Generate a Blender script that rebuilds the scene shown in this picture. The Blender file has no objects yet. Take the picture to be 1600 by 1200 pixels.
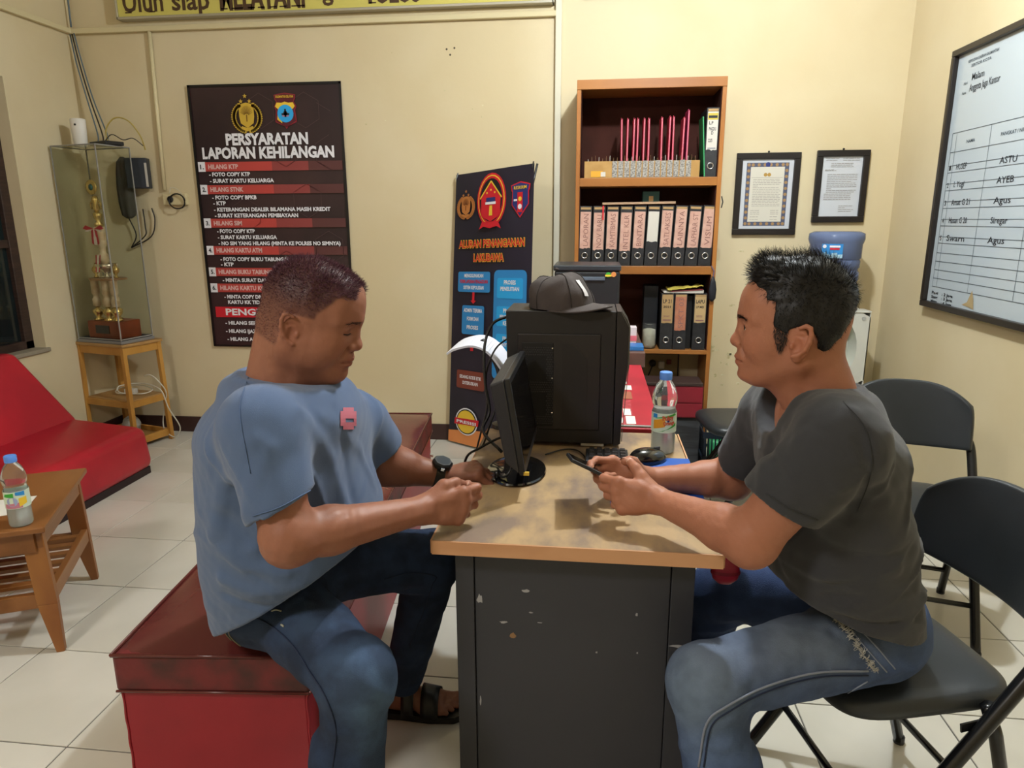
import bpy, bmesh, math, random
import numpy as np
from mathutils import Vector, Matrix, noise
random.seed(7)
PI = math.pi
S = bpy.context.scene
C = S.collection

# ---------------------------------------------------------------- camera
cam_d = bpy.data.cameras.new('camera'); cam = bpy.data.objects.new('camera', cam_d); C.objects.link(cam)
_y, _p, _r = 0.11672, 0.23247, 0.0039
F_ = Vector((-math.sin(_y)*math.cos(_p), math.cos(_y)*math.cos(_p), -math.sin(_p)))
R_ = Vector((math.cos(_y), math.sin(_y), 0)); D_ = F_.cross(R_)
R2 = math.cos(_r)*R_ + math.sin(_r)*D_; D2 = -math.sin(_r)*R_ + math.cos(_r)*D_
cam.matrix_world = Matrix(((R2.x, -D2.x, -F_.x, 0), (R2.y, -D2.y, -F_.y, 0), (R2.z, -D2.z, -F_.z, 1.38), (0, 0, 0, 1)))
cam_d.sensor_width = 36; cam_d.lens = 1080/1600*36; cam_d.clip_start = 0.02
S.camera = cam
# ---------------------------------------------------------------- world, lights, exposure
w = bpy.data.worlds.new('world'); S.world = w; w.use_nodes = True
w.node_tree.nodes['Background'].inputs[0].default_value = (0.02, 0.03, 0.05, 1)
w.node_tree.nodes['Background'].inputs[1].default_value = 0.5
S.view_settings.view_transform = 'Standard'; S.view_settings.look = 'None'
S.view_settings.gamma = 1; S.view_settings.use_curve_mapping = False
S.view_settings.exposure = 0.06
def lamp(name, kind, loc, power, col, size, aim=None):
    l = bpy.data.lights.new(name, kind); l.energy = power; l.color = col
    if kind == 'AREA': l.shape = 'DISK'; l.size = size
    else: l.shadow_soft_size = size
    o = bpy.data.objects.new(name, l); C.objects.link(o); o.location = loc
    if aim: o.rotation_euler = (Vector(aim)-Vector(loc)).to_track_quat('-Z', 'Y').to_euler()
    return o
lamp('ceiling_bulb_light', 'POINT', (0.42, 2.40, 2.86), 150, (0.87, 0.94, 1.0), 0.05)
lamp('rear_fill_light', 'AREA', (-1.7, -0.5, 2.9), 44, (1.0, 0.96, 0.92), 0.5, (-0.9, 0.5, 0))  # unseen soft fill from behind the camera, lifts the left side and shadows

# ---------------------------------------------------------------- materials
def lin(h):
    h = h.lstrip('#'); o = []
    for i in (0, 2, 4):
        c = int(h[i:i+2], 16)/255
        o.append(c/12.92 if c <= .04045 else ((c+.055)/1.055)**2.4)
    return tuple(o)+(1,)
_M = {}
def mat(name, col, rough=.6, metal=0, col2=None, scale=8, bump=0, bscale=60, stretch=None, lo=.4, hi=.6, trans=0, ior=1.45, sss=0, coat=0, spec=None, detail=4):
    if name in _M: return _M[name]
    m = bpy.data.materials.new(name); m.use_nodes = True
    nt = m.node_tree; b = nt.nodes['Principled BSDF']
    b.inputs['Base Color'].default_value = lin(col); b.inputs['Roughness'].default_value = rough
    b.inputs['Metallic'].default_value = metal; b.inputs['IOR'].default_value = ior
    b.inputs['Transmission Weight'].default_value = trans
    if spec is not None: b.inputs['Specular IOR Level'].default_value = spec
    if sss:
        b.inputs['Subsurface Weight'].default_value = sss; b.inputs['Subsurface Radius'].default_value = (.012, .005, .003); b.inputs['Subsurface Scale'].default_value = 1
    if coat: b.inputs['Coat Weight'].default_value = coat; b.inputs['Coat Roughness'].default_value = .12
    tc = nt.nodes.new('ShaderNodeTexCoord'); mp = nt.nodes.new('ShaderNodeMapping')
    nt.links.new(tc.outputs['Object'], mp.inputs[0])
    if stretch: mp.inputs['Scale'].default_value = stretch
    if col2:
        n = nt.nodes.new('ShaderNodeTexNoise'); n.inputs['Scale'].default_value = scale; n.inputs['Detail'].default_value = detail
        nt.links.new(mp.outputs[0], n.inputs['Vector'])
        r = nt.nodes.new('ShaderNodeValToRGB'); e = r.color_ramp.elements
        e[0].position = lo; e[0].color = lin(col); e[1].position = hi; e[1].color = lin(col2)
        nt.links.new(n.outputs[0], r.inputs[0]); nt.links.new(r.outputs[0], b.inputs['Base Color'])
    if bump:
        n = nt.nodes.new('ShaderNodeTexNoise'); n.inputs['Scale'].default_value = bscale; n.inputs['Detail'].default_value = 5
        nt.links.new(mp.outputs[0], n.inputs['Vector'])
        bp = nt.nodes.new('ShaderNodeBump'); bp.inputs['Strength'].default_value = bump; bp.inputs['Distance'].default_value = .01
        nt.links.new(n.outputs[0], bp.inputs['Height']); nt.links.new(bp.outputs[0], b.inputs['Normal'])
    _M[name] = m
    return m

# ---------------------------------------------------------------- object helpers
def link(o, parent=None):
    C.objects.link(o)
    if parent is not None: o.parent = parent
    return o
def empty(name, loc=(0, 0, 0), rz=0):
    o = bpy.data.objects.new(name, None); o.location = loc; o.rotation_euler = (0, 0, rz); o.empty_display_size = .05
    return link(o)
def tag(o, label=None, cat=None, group=None, kind=None):
    if label: o['label'] = label
    if cat: o['category'] = cat
    if group: o['group'] = group
    if kind: o['kind'] = kind
    return o
def thing(name, label, cat, loc=(0, 0, 0), rz=0, group=None):
    return tag(empty(name, loc, rz), label, cat, group)
def copy_tree(o, parent=None):
    c = o.copy(); C.objects.link(c)
    if parent is not None: c.parent = parent
    for ch in list(o.children): copy_tree(ch, c)
    return c

class G:
    """collects geometry for one mesh object"""
    def __init__(s): s.bm = bmesh.new()
    def box(s, a, b, M=None, bevel=0, seg=2):
        x0, y0, z0 = a; x1, y1, z1 = b
        vs = [s.bm.verts.new(Vector(p) if M is None else M @ Vector(p)) for p in
              ((x0,y0,z0),(x1,y0,z0),(x1,y1,z0),(x0,y1,z0),(x0,y0,z1),(x1,y0,z1),(x1,y1,z1),(x0,y1,z1))]
        fs = [s.bm.faces.new([vs[i] for i in q]) for q in ((3,2,1,0),(4,5,6,7),(0,1,5,4),(1,2,6,5),(2,3,7,6),(3,0,4,7))]
        if bevel:
            es = list({e for f in fs for e in f.edges})
            bmesh.ops.bevel(s.bm, geom=es, offset=bevel, segments=seg, profile=.5, affect='EDGES')
        return s
    def hexa(s, P, bevel=0, seg=2):
        vs = [s.bm.verts.new(Vector(p)) for p in P]
        fs = [s.bm.faces.new([vs[i] for i in q]) for q in ((3,2,1,0),(4,5,6,7),(0,1,5,4),(1,2,6,5),(2,3,7,6),(3,0,4,7))]
        if bevel:
            bmesh.ops.bevel(s.bm, geom=list({e for f in fs for e in f.edges}), offset=bevel, segments=seg, profile=.5, affect='EDGES')
        return s
    def beam(s, a, b, w, h, up=(0,0,1), bevel=0, w2=None, h2=None):
        a, b = Vector(a), Vector(b); d = (b-a).normalized(); u = Vector(up)
        x = d.cross(u).normalized(); y = x.cross(d).normalized()
        w2 = w2 or w; h2 = h2 or h
        P = [a-x*w/2-y*h/2, a+x*w/2-y*h/2, a+x*w/2+y*h/2, a-x*w/2+y*h/2, b-x*w2/2-y*h2/2, b+x*w2/2-y*h2/2, b+x*w2/2+y*h2/2, b-x*w2/2+y*h2/2]
        return s.hexa(P, bevel)
    def tube(s, pts, r, n=8, cap=True):
        pts = [Vector(p) for p in pts]; rs = r if hasattr(r, '__len__') else [r]*len(pts)
        t0 = (pts[1]-pts[0]).normalized(); u = t0.orthogonal().normalized(); rings = []
        for i, p in enumerate(pts):
            t = (pts[min(i+1, len(pts)-1)]-pts[max(i-1, 0)]).normalized()
            u = (u - t*u.dot(t)).normalized(); v = t.cross(u)
            rings.append([s.bm.verts.new(p+rs[i]*(math.cos(2*PI*k/n)*u+math.sin(2*PI*k/n)*v)) for k in range(n)])
        for A, B in zip(rings, rings[1:]):
            for k in range(n): s.bm.faces.new((A[k], A[(k+1)%n], B[(k+1)%n], B[k]))
        if cap: s.bm.faces.new(rings[0][::-1]); s.bm.faces.new(rings[-1])
        return s
    def lathe(s, prof, c=(0,0,0), n=24, sx=1, sy=1, M=None, cap=True, amp=0, k=0):
        rings = []
        for r, z in prof:
            ring = []
            for i in range(n):
                a = 2*PI*i/n; rr = r*(1+amp*math.cos(k*a)) if amp else r
                p = Vector((c[0]+rr*sx*math.cos(a), c[1]+rr*sy*math.sin(a), c[2]+z))
                ring.append(s.bm.verts.new(M @ p if M else p))
            rings.append(ring)
        for A, B in zip(rings, rings[1:]):
            for i in range(n): s.bm.faces.new((A[i], A[(i+1)%n], B[(i+1)%n], B[i]))
        if cap: s.bm.faces.new(rings[0][::-1]); s.bm.faces.new(rings[-1])
        return s
    def prism(s, poly, t, f):
        """poly 2d, thickness t along the third axis, f maps (u,v,w)->3d"""
        a = [s.bm.verts.new(f(u, v, 0)) for u, v in poly]; b = [s.bm.verts.new(f(u, v, t)) for u, v in poly]
        s.bm.faces.new(a[::-1]); s.bm.faces.new(b); n = len(poly)
        for i in range(n): s.bm.faces.new((a[i], a[(i+1)%n], b[(i+1)%n], b[i]))
        return s
    def poly(s, pts): s.bm.faces.new([s.bm.verts.new(Vector(p)) for p in pts]); return s
    def grid(s, f, nu, nv):
        V = [[s.bm.verts.new(Vector(f(i/nu, j/nv))) for j in range(nv+1)] for i in range(nu+1)]
        for i in range(nu):
            for j in range(nv): s.bm.faces.new((V[i][j], V[i+1][j], V[i+1][j+1], V[i][j+1]))
        return s
    def raw(s, V, Fc):
        vs = [s.bm.verts.new(Vector(v)) for v in V]
        for q in Fc:
            try: s.bm.faces.new([vs[i] for i in q])
            except ValueError: pass
        return s
    def obj(s, name, m, parent=None, smooth=False, label=None, cat=None, group=None, kind=None, recalc=True, ang=None):
        if recalc: bmesh.ops.recalc_face_normals(s.bm, faces=s.bm.faces[:])
        me = bpy.data.meshes.new(name); s.bm.to_mesh(me); s.bm.free()
        if m: me.materials.append(m)
        if smooth:
            me.polygons.foreach_set('use_smooth', [True]*len(me.polygons))
            if ang: me.set_sharp_from_angle(angle=math.radians(ang))
        o = bpy.data.objects.new(name, me); link(o, parent)
        return tag(o, label, cat, group, kind)
def arc(c, r, a0, a1, n, f): return [f(c[0]+r*math.cos(a0+(a1-a0)*i/n), c[1]+r*math.sin(a0+(a1-a0)*i/n)) for i in range(n+1)]
def curve(pts, n=6):
    """Catmull-Rom through points"""
    P = [Vector(p) for p in pts]; P = [2*P[0]-P[1]]+P+[2*P[-1]-P[-2]]; out = []
    for i in range(1, len(P)-2):
        for k in range(n):
            t = k/n; a, b, c, d = P[i-1:i+3]
            out.append(.5*((2*b)+(c-a)*t+(2*a-5*b+4*c-d)*t*t+(3*b-a-3*c+d)*t**3))
    out.append(P[-2]); return out

# ---- flat print: lettering and marks
_tc = {}
def text2d(s, bold=.02):
    k = (s, bold)
    if k not in _tc:
        cu = bpy.data.curves.new('t', 'FONT'); cu.body = s; cu.size = 1; cu.offset = bold; cu.resolution_u = 2
        o = bpy.data.objects.new('t', cu); C.objects.link(o)
        me = o.to_mesh(); V = [(v.co.x, v.co.y) for v in me.vertices]; Fc = [tuple(p.vertices) for p in me.polygons]
        o.to_mesh_clear(); bpy.data.objects.remove(o); bpy.data.curves.remove(cu)
        _tc[k] = (V, Fc)
    return _tc[k]
class Print:
    """flat shapes placed by f(u,v,w)->3d, one mesh per material"""
    def __init__(s, f): s.f = f; s.g = {}
    def _g(s, m): return s.g.setdefault(m.name, (m, G()))[1]
    def text(s, t, u, v, w, m, h=None, lay=1, bold=.02, rot=0, cen=False):
        V, Fc = text2d(t, bold)
        if not V: return
        V0 = text2d(t, 0)[0]; x0 = min(p[0] for p in V0); x1 = max(p[0] for p in V0); sx = w/(x1-x0); sz = h/.7 if h else sx
        out = []
        for x, z in V:
            a = (x-x0)*sx-(w/2 if cen else 0); b = z*sz
            if rot: a, b = a*math.cos(rot)-b*math.sin(rot), a*math.sin(rot)+b*math.cos(rot)
            out.append(s.f(u+a, v+b, lay*.0012))
        s._g(m).raw(out, Fc)
    def poly(s, P, m, lay=1): s._g(m).raw([s.f(u, v, lay*.0012) for u, v in P], [tuple(range(len(P)))])
    def rect(s, u0, v0, u1, v1, m, lay=1): s.poly([(u0,v0),(u1,v0),(u1,v1),(u0,v1)], m, lay)
    def disc(s, u, v, r, m, lay=1, ry=None, n=24): s.poly([(u+r*math.cos(2*PI*i/n), v+(ry or r)*math.sin(2*PI*i/n)) for i in range(n)], m, lay)
    def ring(s, u, v, r0, r1, m, lay=1, k=1, n=32, a0=0, a1=2*PI):
        for i in range(n):
            a, b = a0+(a1-a0)*i/n, a0+(a1-a0)*(i+1)/n
            s.poly([(u+r0*math.cos(a), v+r0*k*math.sin(a)), (u+r1*math.cos(a), v+r1*k*math.sin(a)), (u+r1*math.cos(b), v+r1*k*math.sin(b)), (u+r0*math.cos(b), v+r0*k*math.sin(b))], m, lay)
    def star(s, u, v, r, m, lay=1): s.poly([(u+(r if i%2==0 else r*.42)*math.sin(PI*i/5), v+(r if i%2==0 else r*.42)*math.cos(PI*i/5)) for i in range(10)], m, lay)
    def line(s, a, b, t, m, lay=1):
        d = Vector((b[0]-a[0], b[1]-a[1])).normalized()*t/2; n = (-d.y, d.x)
        s.poly([(a[0]+n[0], a[1]+n[1]), (b[0]+n[0], b[1]+n[1]), (b[0]-n[0], b[1]-n[1]), (a[0]-n[0], a[1]-n[1])], m, lay)
    def done(s, parent, names=None):
        for k, (m, g) in s.g.items(): g.obj((names or {}).get(k, 'print'), m, parent, recalc=False, kind='stuff')

white = mat('white_print', 'E6E6EC', .6); black = mat('black_print', '17171A', .6)
red_p = mat('red_print', 'C81E2C', .6); gold_p = mat('gold_print', 'C9A63A', .5); yellow_p = mat('yellow_print', 'E8C23A', .6)
blue_p = mat('blue_print', '2F86C8', .6); blue2_p = mat('bright_blue_print', '2CA6E8', .6); navy_p = mat('navy_print', '26306E', .6)
orange_p = mat('orange_print', 'D98A4E', .6); brown_p = mat('brown_print', '7A3A2C', .6); green_p = mat('green_print', '3DA53A', .6)
pink_p = mat('pink_print', 'D86A7A', .6); grey_p = mat('grey_print', '8C8C90', .6)
blackpl = mat('black_plastic', '1C1C1E', .42, col2='232326', scale=5); blackmt = mat('black_enamel_tube', '101113', .25, spec=.6)
steel = mat('bright_steel', 'C8C8CA', .2, 1)
# ================================================================= ROOM
XL, XR, YB, YF, ZC = -3.16, 1.648, 4.2, -1.5, 3.0
plaster = mat('cream_wall_paint', 'D3C5A3', .75, col2='CDBD98', scale=1.3, bump=.25, bscale=9, detail=6)
plaster_w = mat('pale_wall_paint', 'D3C5A3', .75, col2='CDBD98', scale=1.3, bump=.25, bscale=9, detail=6)
ceil_m = mat('ceiling_white', 'DAD6C8', .8)
grout = mat('grey_grout', '5E5A54', .9); tile_m = mat('glossy_cream_tile', 'CFCBC0', .16, col2='C6C2B6', scale=2.2, bump=.02, bscale=3, spec=.45)
def wall(name, a, b, m):
    return G().box(a, b).obj(name, m, kind='structure')
wall('wall_back', (XL-.3, YB, -.05), (XR+.2, YB+.15, ZC), plaster)
wall('wall_right', (XR, YF, -.05), (XR+.15, YB, ZC), plaster_w)
wall('wall_front', (XL-.3, YF-.15, -.05), (XR+.2, YF, ZC), plaster)
wall('ceiling', (XL-.3, YF-.15, ZC), (XR+.2, YB+.15, ZC+.1), ceil_m)
# left wall with the window opening Y 2.3..3.62, Z .66..2.14
wy0, wy1, wz0, wz1 = 2.2, 3.63, .665, 2.14
g = G()
g.box((XL-.2, YF, -.05), (XL, wy0, ZC)); g.box((XL-.2, wy1, -.05), (XL, YB, ZC))
g.box((XL-.2, wy0, -.05), (XL, wy1, wz0)); g.box((XL-.2, wy0, wz1), (XL, wy1, ZC))
g.obj('wall_left', plaster, kind='structure')
fl = G().box((XL-.3, YF-.15, -.06), (XR+.2, YB+.15, -.003)).obj('floor', grout, kind='structure')
gx0, gy0 = -1.785, 1.442
xs = [XL]+[gx0+.4*i for i in range(-3, 9) if XL < gx0+.4*i < XR]+[XR]
ys = [YF]+[gy0+.4*j for j in range(-7, 8) if YF < gy0+.4*j < YB]+[YB]
tm = {}
for x0, x1 in zip(xs, xs[1:]):
    for y0, y1 in zip(ys, ys[1:]):
        k = (round(x1-x0, 3), round(y1-y0, 3)); e = .0021
        if k not in tm:
            o = G(); W, H = k[0]/2-e, k[1]/2-e; c = .0012
            o.raw([(-W,-H,-.006),(W,-H,-.006),(W,H,-.006),(-W,H,-.006),(-W,-H,-.0012),(W,-H,-.0012),(W,H,-.0012),(-W,H,-.0012),(-W+c,-H+c,0),(W-c,-H+c,0),(W-c,H-c,0),(-W+c,H-c,0)],
                  [(0,1,5,4),(1,2,6,5),(2,3,7,6),(3,0,4,7),(4,5,9,8),(5,6,10,9),(6,7,11,10),(7,4,8,11),(8,9,10,11)])
            t = o.obj('tile', tile_m, fl); tm[k] = t.data
        else: t = link(bpy.data.objects.new('tile', tm[k]), fl)
        t.location = ((x0+x1)/2, (y0+y1)/2, 0)
skirt = mat('dark_brown_skirting', '3A241F', .5)
G().box((XL, YB-.012, 0), (-.3, YB, .105), bevel=.003).obj('baseboard_back', skirt, kind='structure')
G().box((XL, wy1-.2, 0), (XL+.012, YB-.013, .105), bevel=.003).obj('baseboard_left', skirt, kind='structure')
# window in the left wall
wood_dk = mat('dark_window_wood', '3B2A24', .45, col2='2C1F1B', scale=12, stretch=(1,1,8))
win = empty('window_1', (XL-.10, 0, 0)); tag(win, 'dark wooden window with night-dark panes in the left wall', None, None, 'structure')
g = G()
for a, b in (((-.03, wy0, wz0), (.03, wy1, wz0+.05)), ((-.03, wy0, wz1-.05), (.03, wy1, wz1)), ((-.03, wy0, wz0), (.03, wy0+.05, wz1)), ((-.03, wy1-.06, wz0), (.03, wy1, wz1))): g.box(a, b, bevel=.004)
g.obj('window_frame', wood_dk, win)
G().box((-.025, wy0+.05, 1.24), (.025, wy1-.06, 1.285), bevel=.003).obj('glazing_bar', wood_dk, win)
G().box((-.025, 2.9, wz0+.05), (.025, 2.95, wz1-.05), bevel=.003).obj('glazing_bar', wood_dk, win)
glass_dk = mat('night_window_glass', '141C1E', .04, col2='20302F', scale=1.5, spec=.7)
for za, zb in ((wz0+.05, 1.24), (1.285, wz1-.05)):
    for ya, yb in ((wy0+.05, 2.9), (2.95, wy1-.06)):
        G().box((-.004, ya, za), (.004, yb, zb)).obj('pane', glass_dk, win)
G().box((-.09, wy0-.02, wz0-.02), (.115, wy1+.02, wz0+.004), bevel=.004).obj('window_sill', mat('grey_sill', '8F8674', .6), win)
# trunking, pipes, cables
ivory = mat('ivory_trunking', 'CFC29A', .5)
t = G().box((XL, YB-.03, 2.475), (-.235, YB, 2.505), bevel=.004)
t.obj('trim_1', ivory, kind='structure', label='cream cable trunking running along the top of the back wall')
G().box((XL, .6, 2.475), (XL+.03, YB-.03, 2.505), bevel=.004).obj('trim_2', ivory, kind='structure', label='cream cable trunking along the left wall')
G().box((-.24, YB-.03, .3), (-.205, YB, ZC), bevel=.004).obj('trim_3', mat('white_trunking', 'D2CDB8', .5), kind='structure', label='white vertical cable trunking beside the bookcase')
G().tube([(-2.645, YB-.014, 2.475), (-2.665, YB-.014, 1.57)], .012).obj('trim_4', ivory, smooth=True, kind='structure', label='thin cream conduit pipe down to the wall socket')
G().box((.668, YB-.05, .0), (.70, YB, 1.15), bevel=.003).obj('trim_5', mat('grey_white_trim', 'BDB9AA', .6), kind='structure', label='pale upright trim right of the bookcase')
# holes/cracks in plaster
dark = mat('hole_dark', '4A4234', .9)
g = G()
for x, z in ((-.86, 2.33), (-.815, 2.335), (-.84, 2.30)): g.lathe([(.006, 0), (.004, -.003)], n=8, M=Matrix.Translation((x, YB-.0005, z)) @ Matrix.Rotation(PI/2, 4, 'X'))
g.obj('screw_hole', dark, bpy.data.objects['wall_back'])
flake = mat('flaked_plaster', 'B5A77C', .9, col2='D8CFAE', scale=30)
for k in range(34):
    x = random.uniform(.70, 1.05) if k < 26 else random.uniform(-1.45, -.6); z = random.uniform(.4, 1.28) if k < 26 else random.uniform(1.9, 2.4)
    s_ = random.uniform(.006, .022) if k < 26 else random.uniform(.004, .012)
    n = 9; P = [(x+s_*random.uniform(.3, 1.3)*math.cos(2*PI*i/n), z+s_*random.uniform(.3, .8)*math.sin(2*PI*i/n)) for i in range(n)]
    G().prism(P, .0016, lambda u, v, w: Vector((u, YB-w, v))).obj('paint_flake', flake, bpy.data.objects['wall_back'])

# ================================================================= SIGN, POSTER, BANNER
def back(y): return lambda u, v, w: Vector((u, y-w, v))
sg = thing('sign_board', 'long yellow slogan board with brown lettering and silver edge, high on the back wall', 'sign', (-1.53, YB-.04, 2.535))
SX = 1.272
alu = mat('aluminium_trim', 'B9B4A4', .35, .7)
G().box((-SX, -.01, .012), (SX, .04, .45)).obj('panel', mat('yellow_board', 'C9BE62', .55), sg)
for a, b in (((-SX-.01, -.02, 0), (SX+.01, .04, .014)), ((-SX-.01, -.02, .445), (SX+.01, .04, .46)), ((-SX-.012, -.02, 0), (-SX, .04, .46)), ((SX, -.02, 0), (SX+.012, .04, .46))):
    G().box(a, b, bevel=.002).obj('frame_strip', alu, sg)
pr = Print(lambda u, v, w: Vector((u+1.53, -.0105-w, v-2.535)))
brown_l = mat('brown_sign_lettering', '4A3420', .6)
for s_, x, w_, h_, z, b_ in (('Ulun', -2.765, .245, .115, 2.575, .02), ('siap', -2.46, .225, .10, 2.575, .02), ('MELAYANI', -2.165, .50, .125, 2.568, .045), ('dgn', -1.62, .19, .10, 2.60, .02), ('TULUS', -1.31, .315, .115, 2.575, .05), ('IKHLAS', -.66, .32, .115, 2.580, .05)):
    pr.text(s_, x, z, w_, brown_l, h=h_, bold=b_)
# serif feet of the letters
for x in (-2.747, -2.60, -2.155, -2.09, -2.06, -1.99, -1.93, -1.86, -1.80, -1.73, -1.69, -1.275): pr.rect(x-.012, 2.568, x+.030, 2.575, brown_l)
pr.done(sg, {'brown_sign_lettering': 'lettering'})
G().box((-.085, YB-.03, 2.56), (.26, YB, 2.98), bevel=.004).obj('wall_plaque', mat('black_frame_wood', '1A1412', .4), label='dark framed board high on the wall above the bookcase, only its lower edge in view', cat='frame')

# requirements poster
post = thing('wall_poster', 'large dark maroon poster of numbered requirements in white lettering on back wall', 'poster', (-1.96, YB-.004, .59))
px0, px1, pz0, pz1 = -2.445, -1.49, .59, 2.175
bg = mat('poster_maroon', '3A2628', .38, col2='2A1B1F', scale=1.6)
G().grid(lambda a, b: (px0+a*(px1-px0)+1.96, -.006-.004*math.sin(9*b)*a, pz0+b*(pz1-pz0)-.59), 6, 24).obj('sheet', bg, post, smooth=True)
P0 = lambda u, v, w: Vector((u+1.96, -.0115-w, v-.59))
g = G()
for a, b in (((px0, pz0), (px1, pz0+.012)), ((px0, pz1-.014), (px1, pz1)), ((px0, pz0), (px0+.014, pz1)), ((px1-.014, pz0), (px1, pz1))):
    g.prism([a, (b[0], a[1]), b, (a[0], b[1])], .001, P0)
g.obj('border', mat('poster_black_edge', '0E0C0E', .4), post)
pr = Print(P0)
hexm = mat('hexagon_line_print', '4C383B', .5)
for cx, cz in ((-2.0, 2.02), (-1.72, 2.02), (-1.86, 1.80), (-1.58, 1.78), (-1.74, 1.50), (-2.14, 1.42), (-1.62, 1.22), (-1.62, .84), (-1.9, 1.10), (-1.56, 2.11)):
    H6 = [(cx+.1*math.cos(PI/6+PI*i/3), cz+.1*math.sin(PI/6+PI*i/3)) for i in range(6)]
    for i in range(6):
        if all(px0+.015 < q[0] < px1-.015 and q[1] < pz1-.015 for q in (H6[i], H6[(i+1)%6])): pr.line(H6[i], H6[(i+1)%6], .003, hexm)
pr.text('PERSYARATAN', -2.226, 1.832, .512, white, h=.062, lay=2, bold=.045)
pr.text('LAPORAN KEHILANGAN', -2.385, 1.754, .828, white, h=.062, lay=2, bold=.045)
bar_a, bar_b, bar_c = mat('poster_bar_red', 'B5423C', .5), mat('poster_bar_fade', '8A3C3A', .5), mat('poster_bar_dark', '57302F', .5)
num_m = mat('poster_number_ink', '2C2C34', .6)
for i, (zt, zb, t, w_) in enumerate(((1.733, 1.679, 'HILANG KTP', .19), (1.598, 1.545, 'HILANG STNK', .21), (1.397, 1.343, 'HILANG SIM', .182), (1.229, 1.177, 'HILANG KARTU ATM', .298), (1.095, 1.043, 'HILANG BUKU TABUNGAN', .40), (.995, .942, 'HILANG KARTU KELUARGA', .42))):
    pr.rect(-2.418, zb, -1.95, zt, bar_a, 1); pr.rect(-1.95, zb, -1.72, zt, bar_b, 1); pr.rect(-1.72, zb, -1.507, zt, bar_c, 1)
    pr.rect(-2.424, zb-.002, -2.378, zt+.002, white, 2); pr.text(str(i+1)+'.', -2.41, zb+.014, .022, num_m, h=.026, lay=3, bold=.03)
    pr.text(t, -2.358, zb+.014, w_, mat('pink_white_print', 'D8B4B0', .6), h=.026, lay=2, bold=.04)
for t, x, z, w_ in (('- FOTO COPY KTP', -2.357, 1.650, .262), ('- SURAT KARTU KELUARGA', -2.356, 1.612, .41), ('- FOTO COPY BPKB', -2.352, 1.513, .286), ('- KTP', -2.349, 1.479, .08),
                    ('- KETERANGAN DEALER BILAMANA MASIH KREDIT', -2.348, 1.441, .748), ('- SURAT KETERANGAN PEMBIAYAAN', -2.346, 1.405, .538), ('- FOTO COPY KTP', -2.342, 1.310, .246), ('- SURAT KARTU KELUARGA', -2.341, 1.273, .385),
                    ('- NO SIM YANG HILANG (MINTA KE POLRES NO SIMNYA)', -2.34, 1.236, .791), ('- FOTO COPY BUKU TABUNGAN', -2.338, 1.138, .46), ('- KTP', -2.338, 1.106, .082), ('- MINTA SURAT DARI BANK', -2.337, 1.007, .40),
                    ('- MINTA COPY DRAF KK', -2.337, .902, .33), ('KARTU KK TIDAK ADA', -2.315, .868, .33), ('- HILANG SERTIFIKAT', -2.347, .734, .33), ('- HILANG IJAZAH', -2.349, .681, .247), ('- HILANG AKTE NIKAH', -2.344, .629, .34)):
    pr.text(t, x, z, w_, white, h=.022, lay=2, bold=.04)
pr.rect(-2.407, .781, -1.53, .848, red_p, 1); pr.text('PENGURUSAN', -2.336, .796, .52, white, h=.04, lay=2, bold=.03)
def police_emblem(pr, cx, cz, s_, m, dk):
    for dx, dz in ((-.025, .80), (-.27, .54), (.21, .54)): pr.star(cx+dx*s_, cz+(dz+.18)*s_, .13*s_, m, 3)
    n = 18
    for sd in (-1, 1):
        for i in range(n):                      # wreath of leaves
            a = -PI/2+sd*(.22+2.5*i/n); r = .80
            u, v = cx+.92*r*s_*math.cos(a), cz-.08*s_+.72*s_*math.sin(a)
            pr.poly([(u+.13*s_*math.cos(a+j*PI/3)*(1.25 if j%3==0 else .8), v+.12*s_*math.sin(a+j*PI/3)) for j in range(6)], m, 3)
            pr.line((u, v), (u+.10*s_*math.cos(a+.5*sd), v+.09*s_*math.sin(a+.5*sd)), .012*s_, dk, 4)
    pr.poly([(cx+x*s_, cz+z*s_) for x, z in ((-.42, .56), (0, .66), (.42, .56), (.42, -.05), (.36, -.38), (0, -.62), (-.36, -.38), (-.42, -.05))], m, 3)
    for i in range(-6, 7):                      # rays on the shield
        a = PI/2+i*.2
        pr.line((cx+.12*s_*math.cos(a), cz+.10*s_*math.sin(a)), (cx+.36*s_*math.cos(a), cz+(.0+.50*math.sin(a))*s_), .022*s_, dk, 4)
    pr.line((cx, cz-.3*s_), (cx, cz+.05*s_), .06*s_, dk, 4)
    pr.poly([(cx+x*s_, cz+z*s_) for x, z in ((-.3, -.52), (0, -.62), (.3, -.52), (.36, -.66), (0, -.80), (-.36, -.66))], m, 5)
goldd = mat('gold_line_print', '7A5A1C', .6)
police_emblem(pr, -2.082, 1.995, .112, gold_p, goldd)
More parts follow.
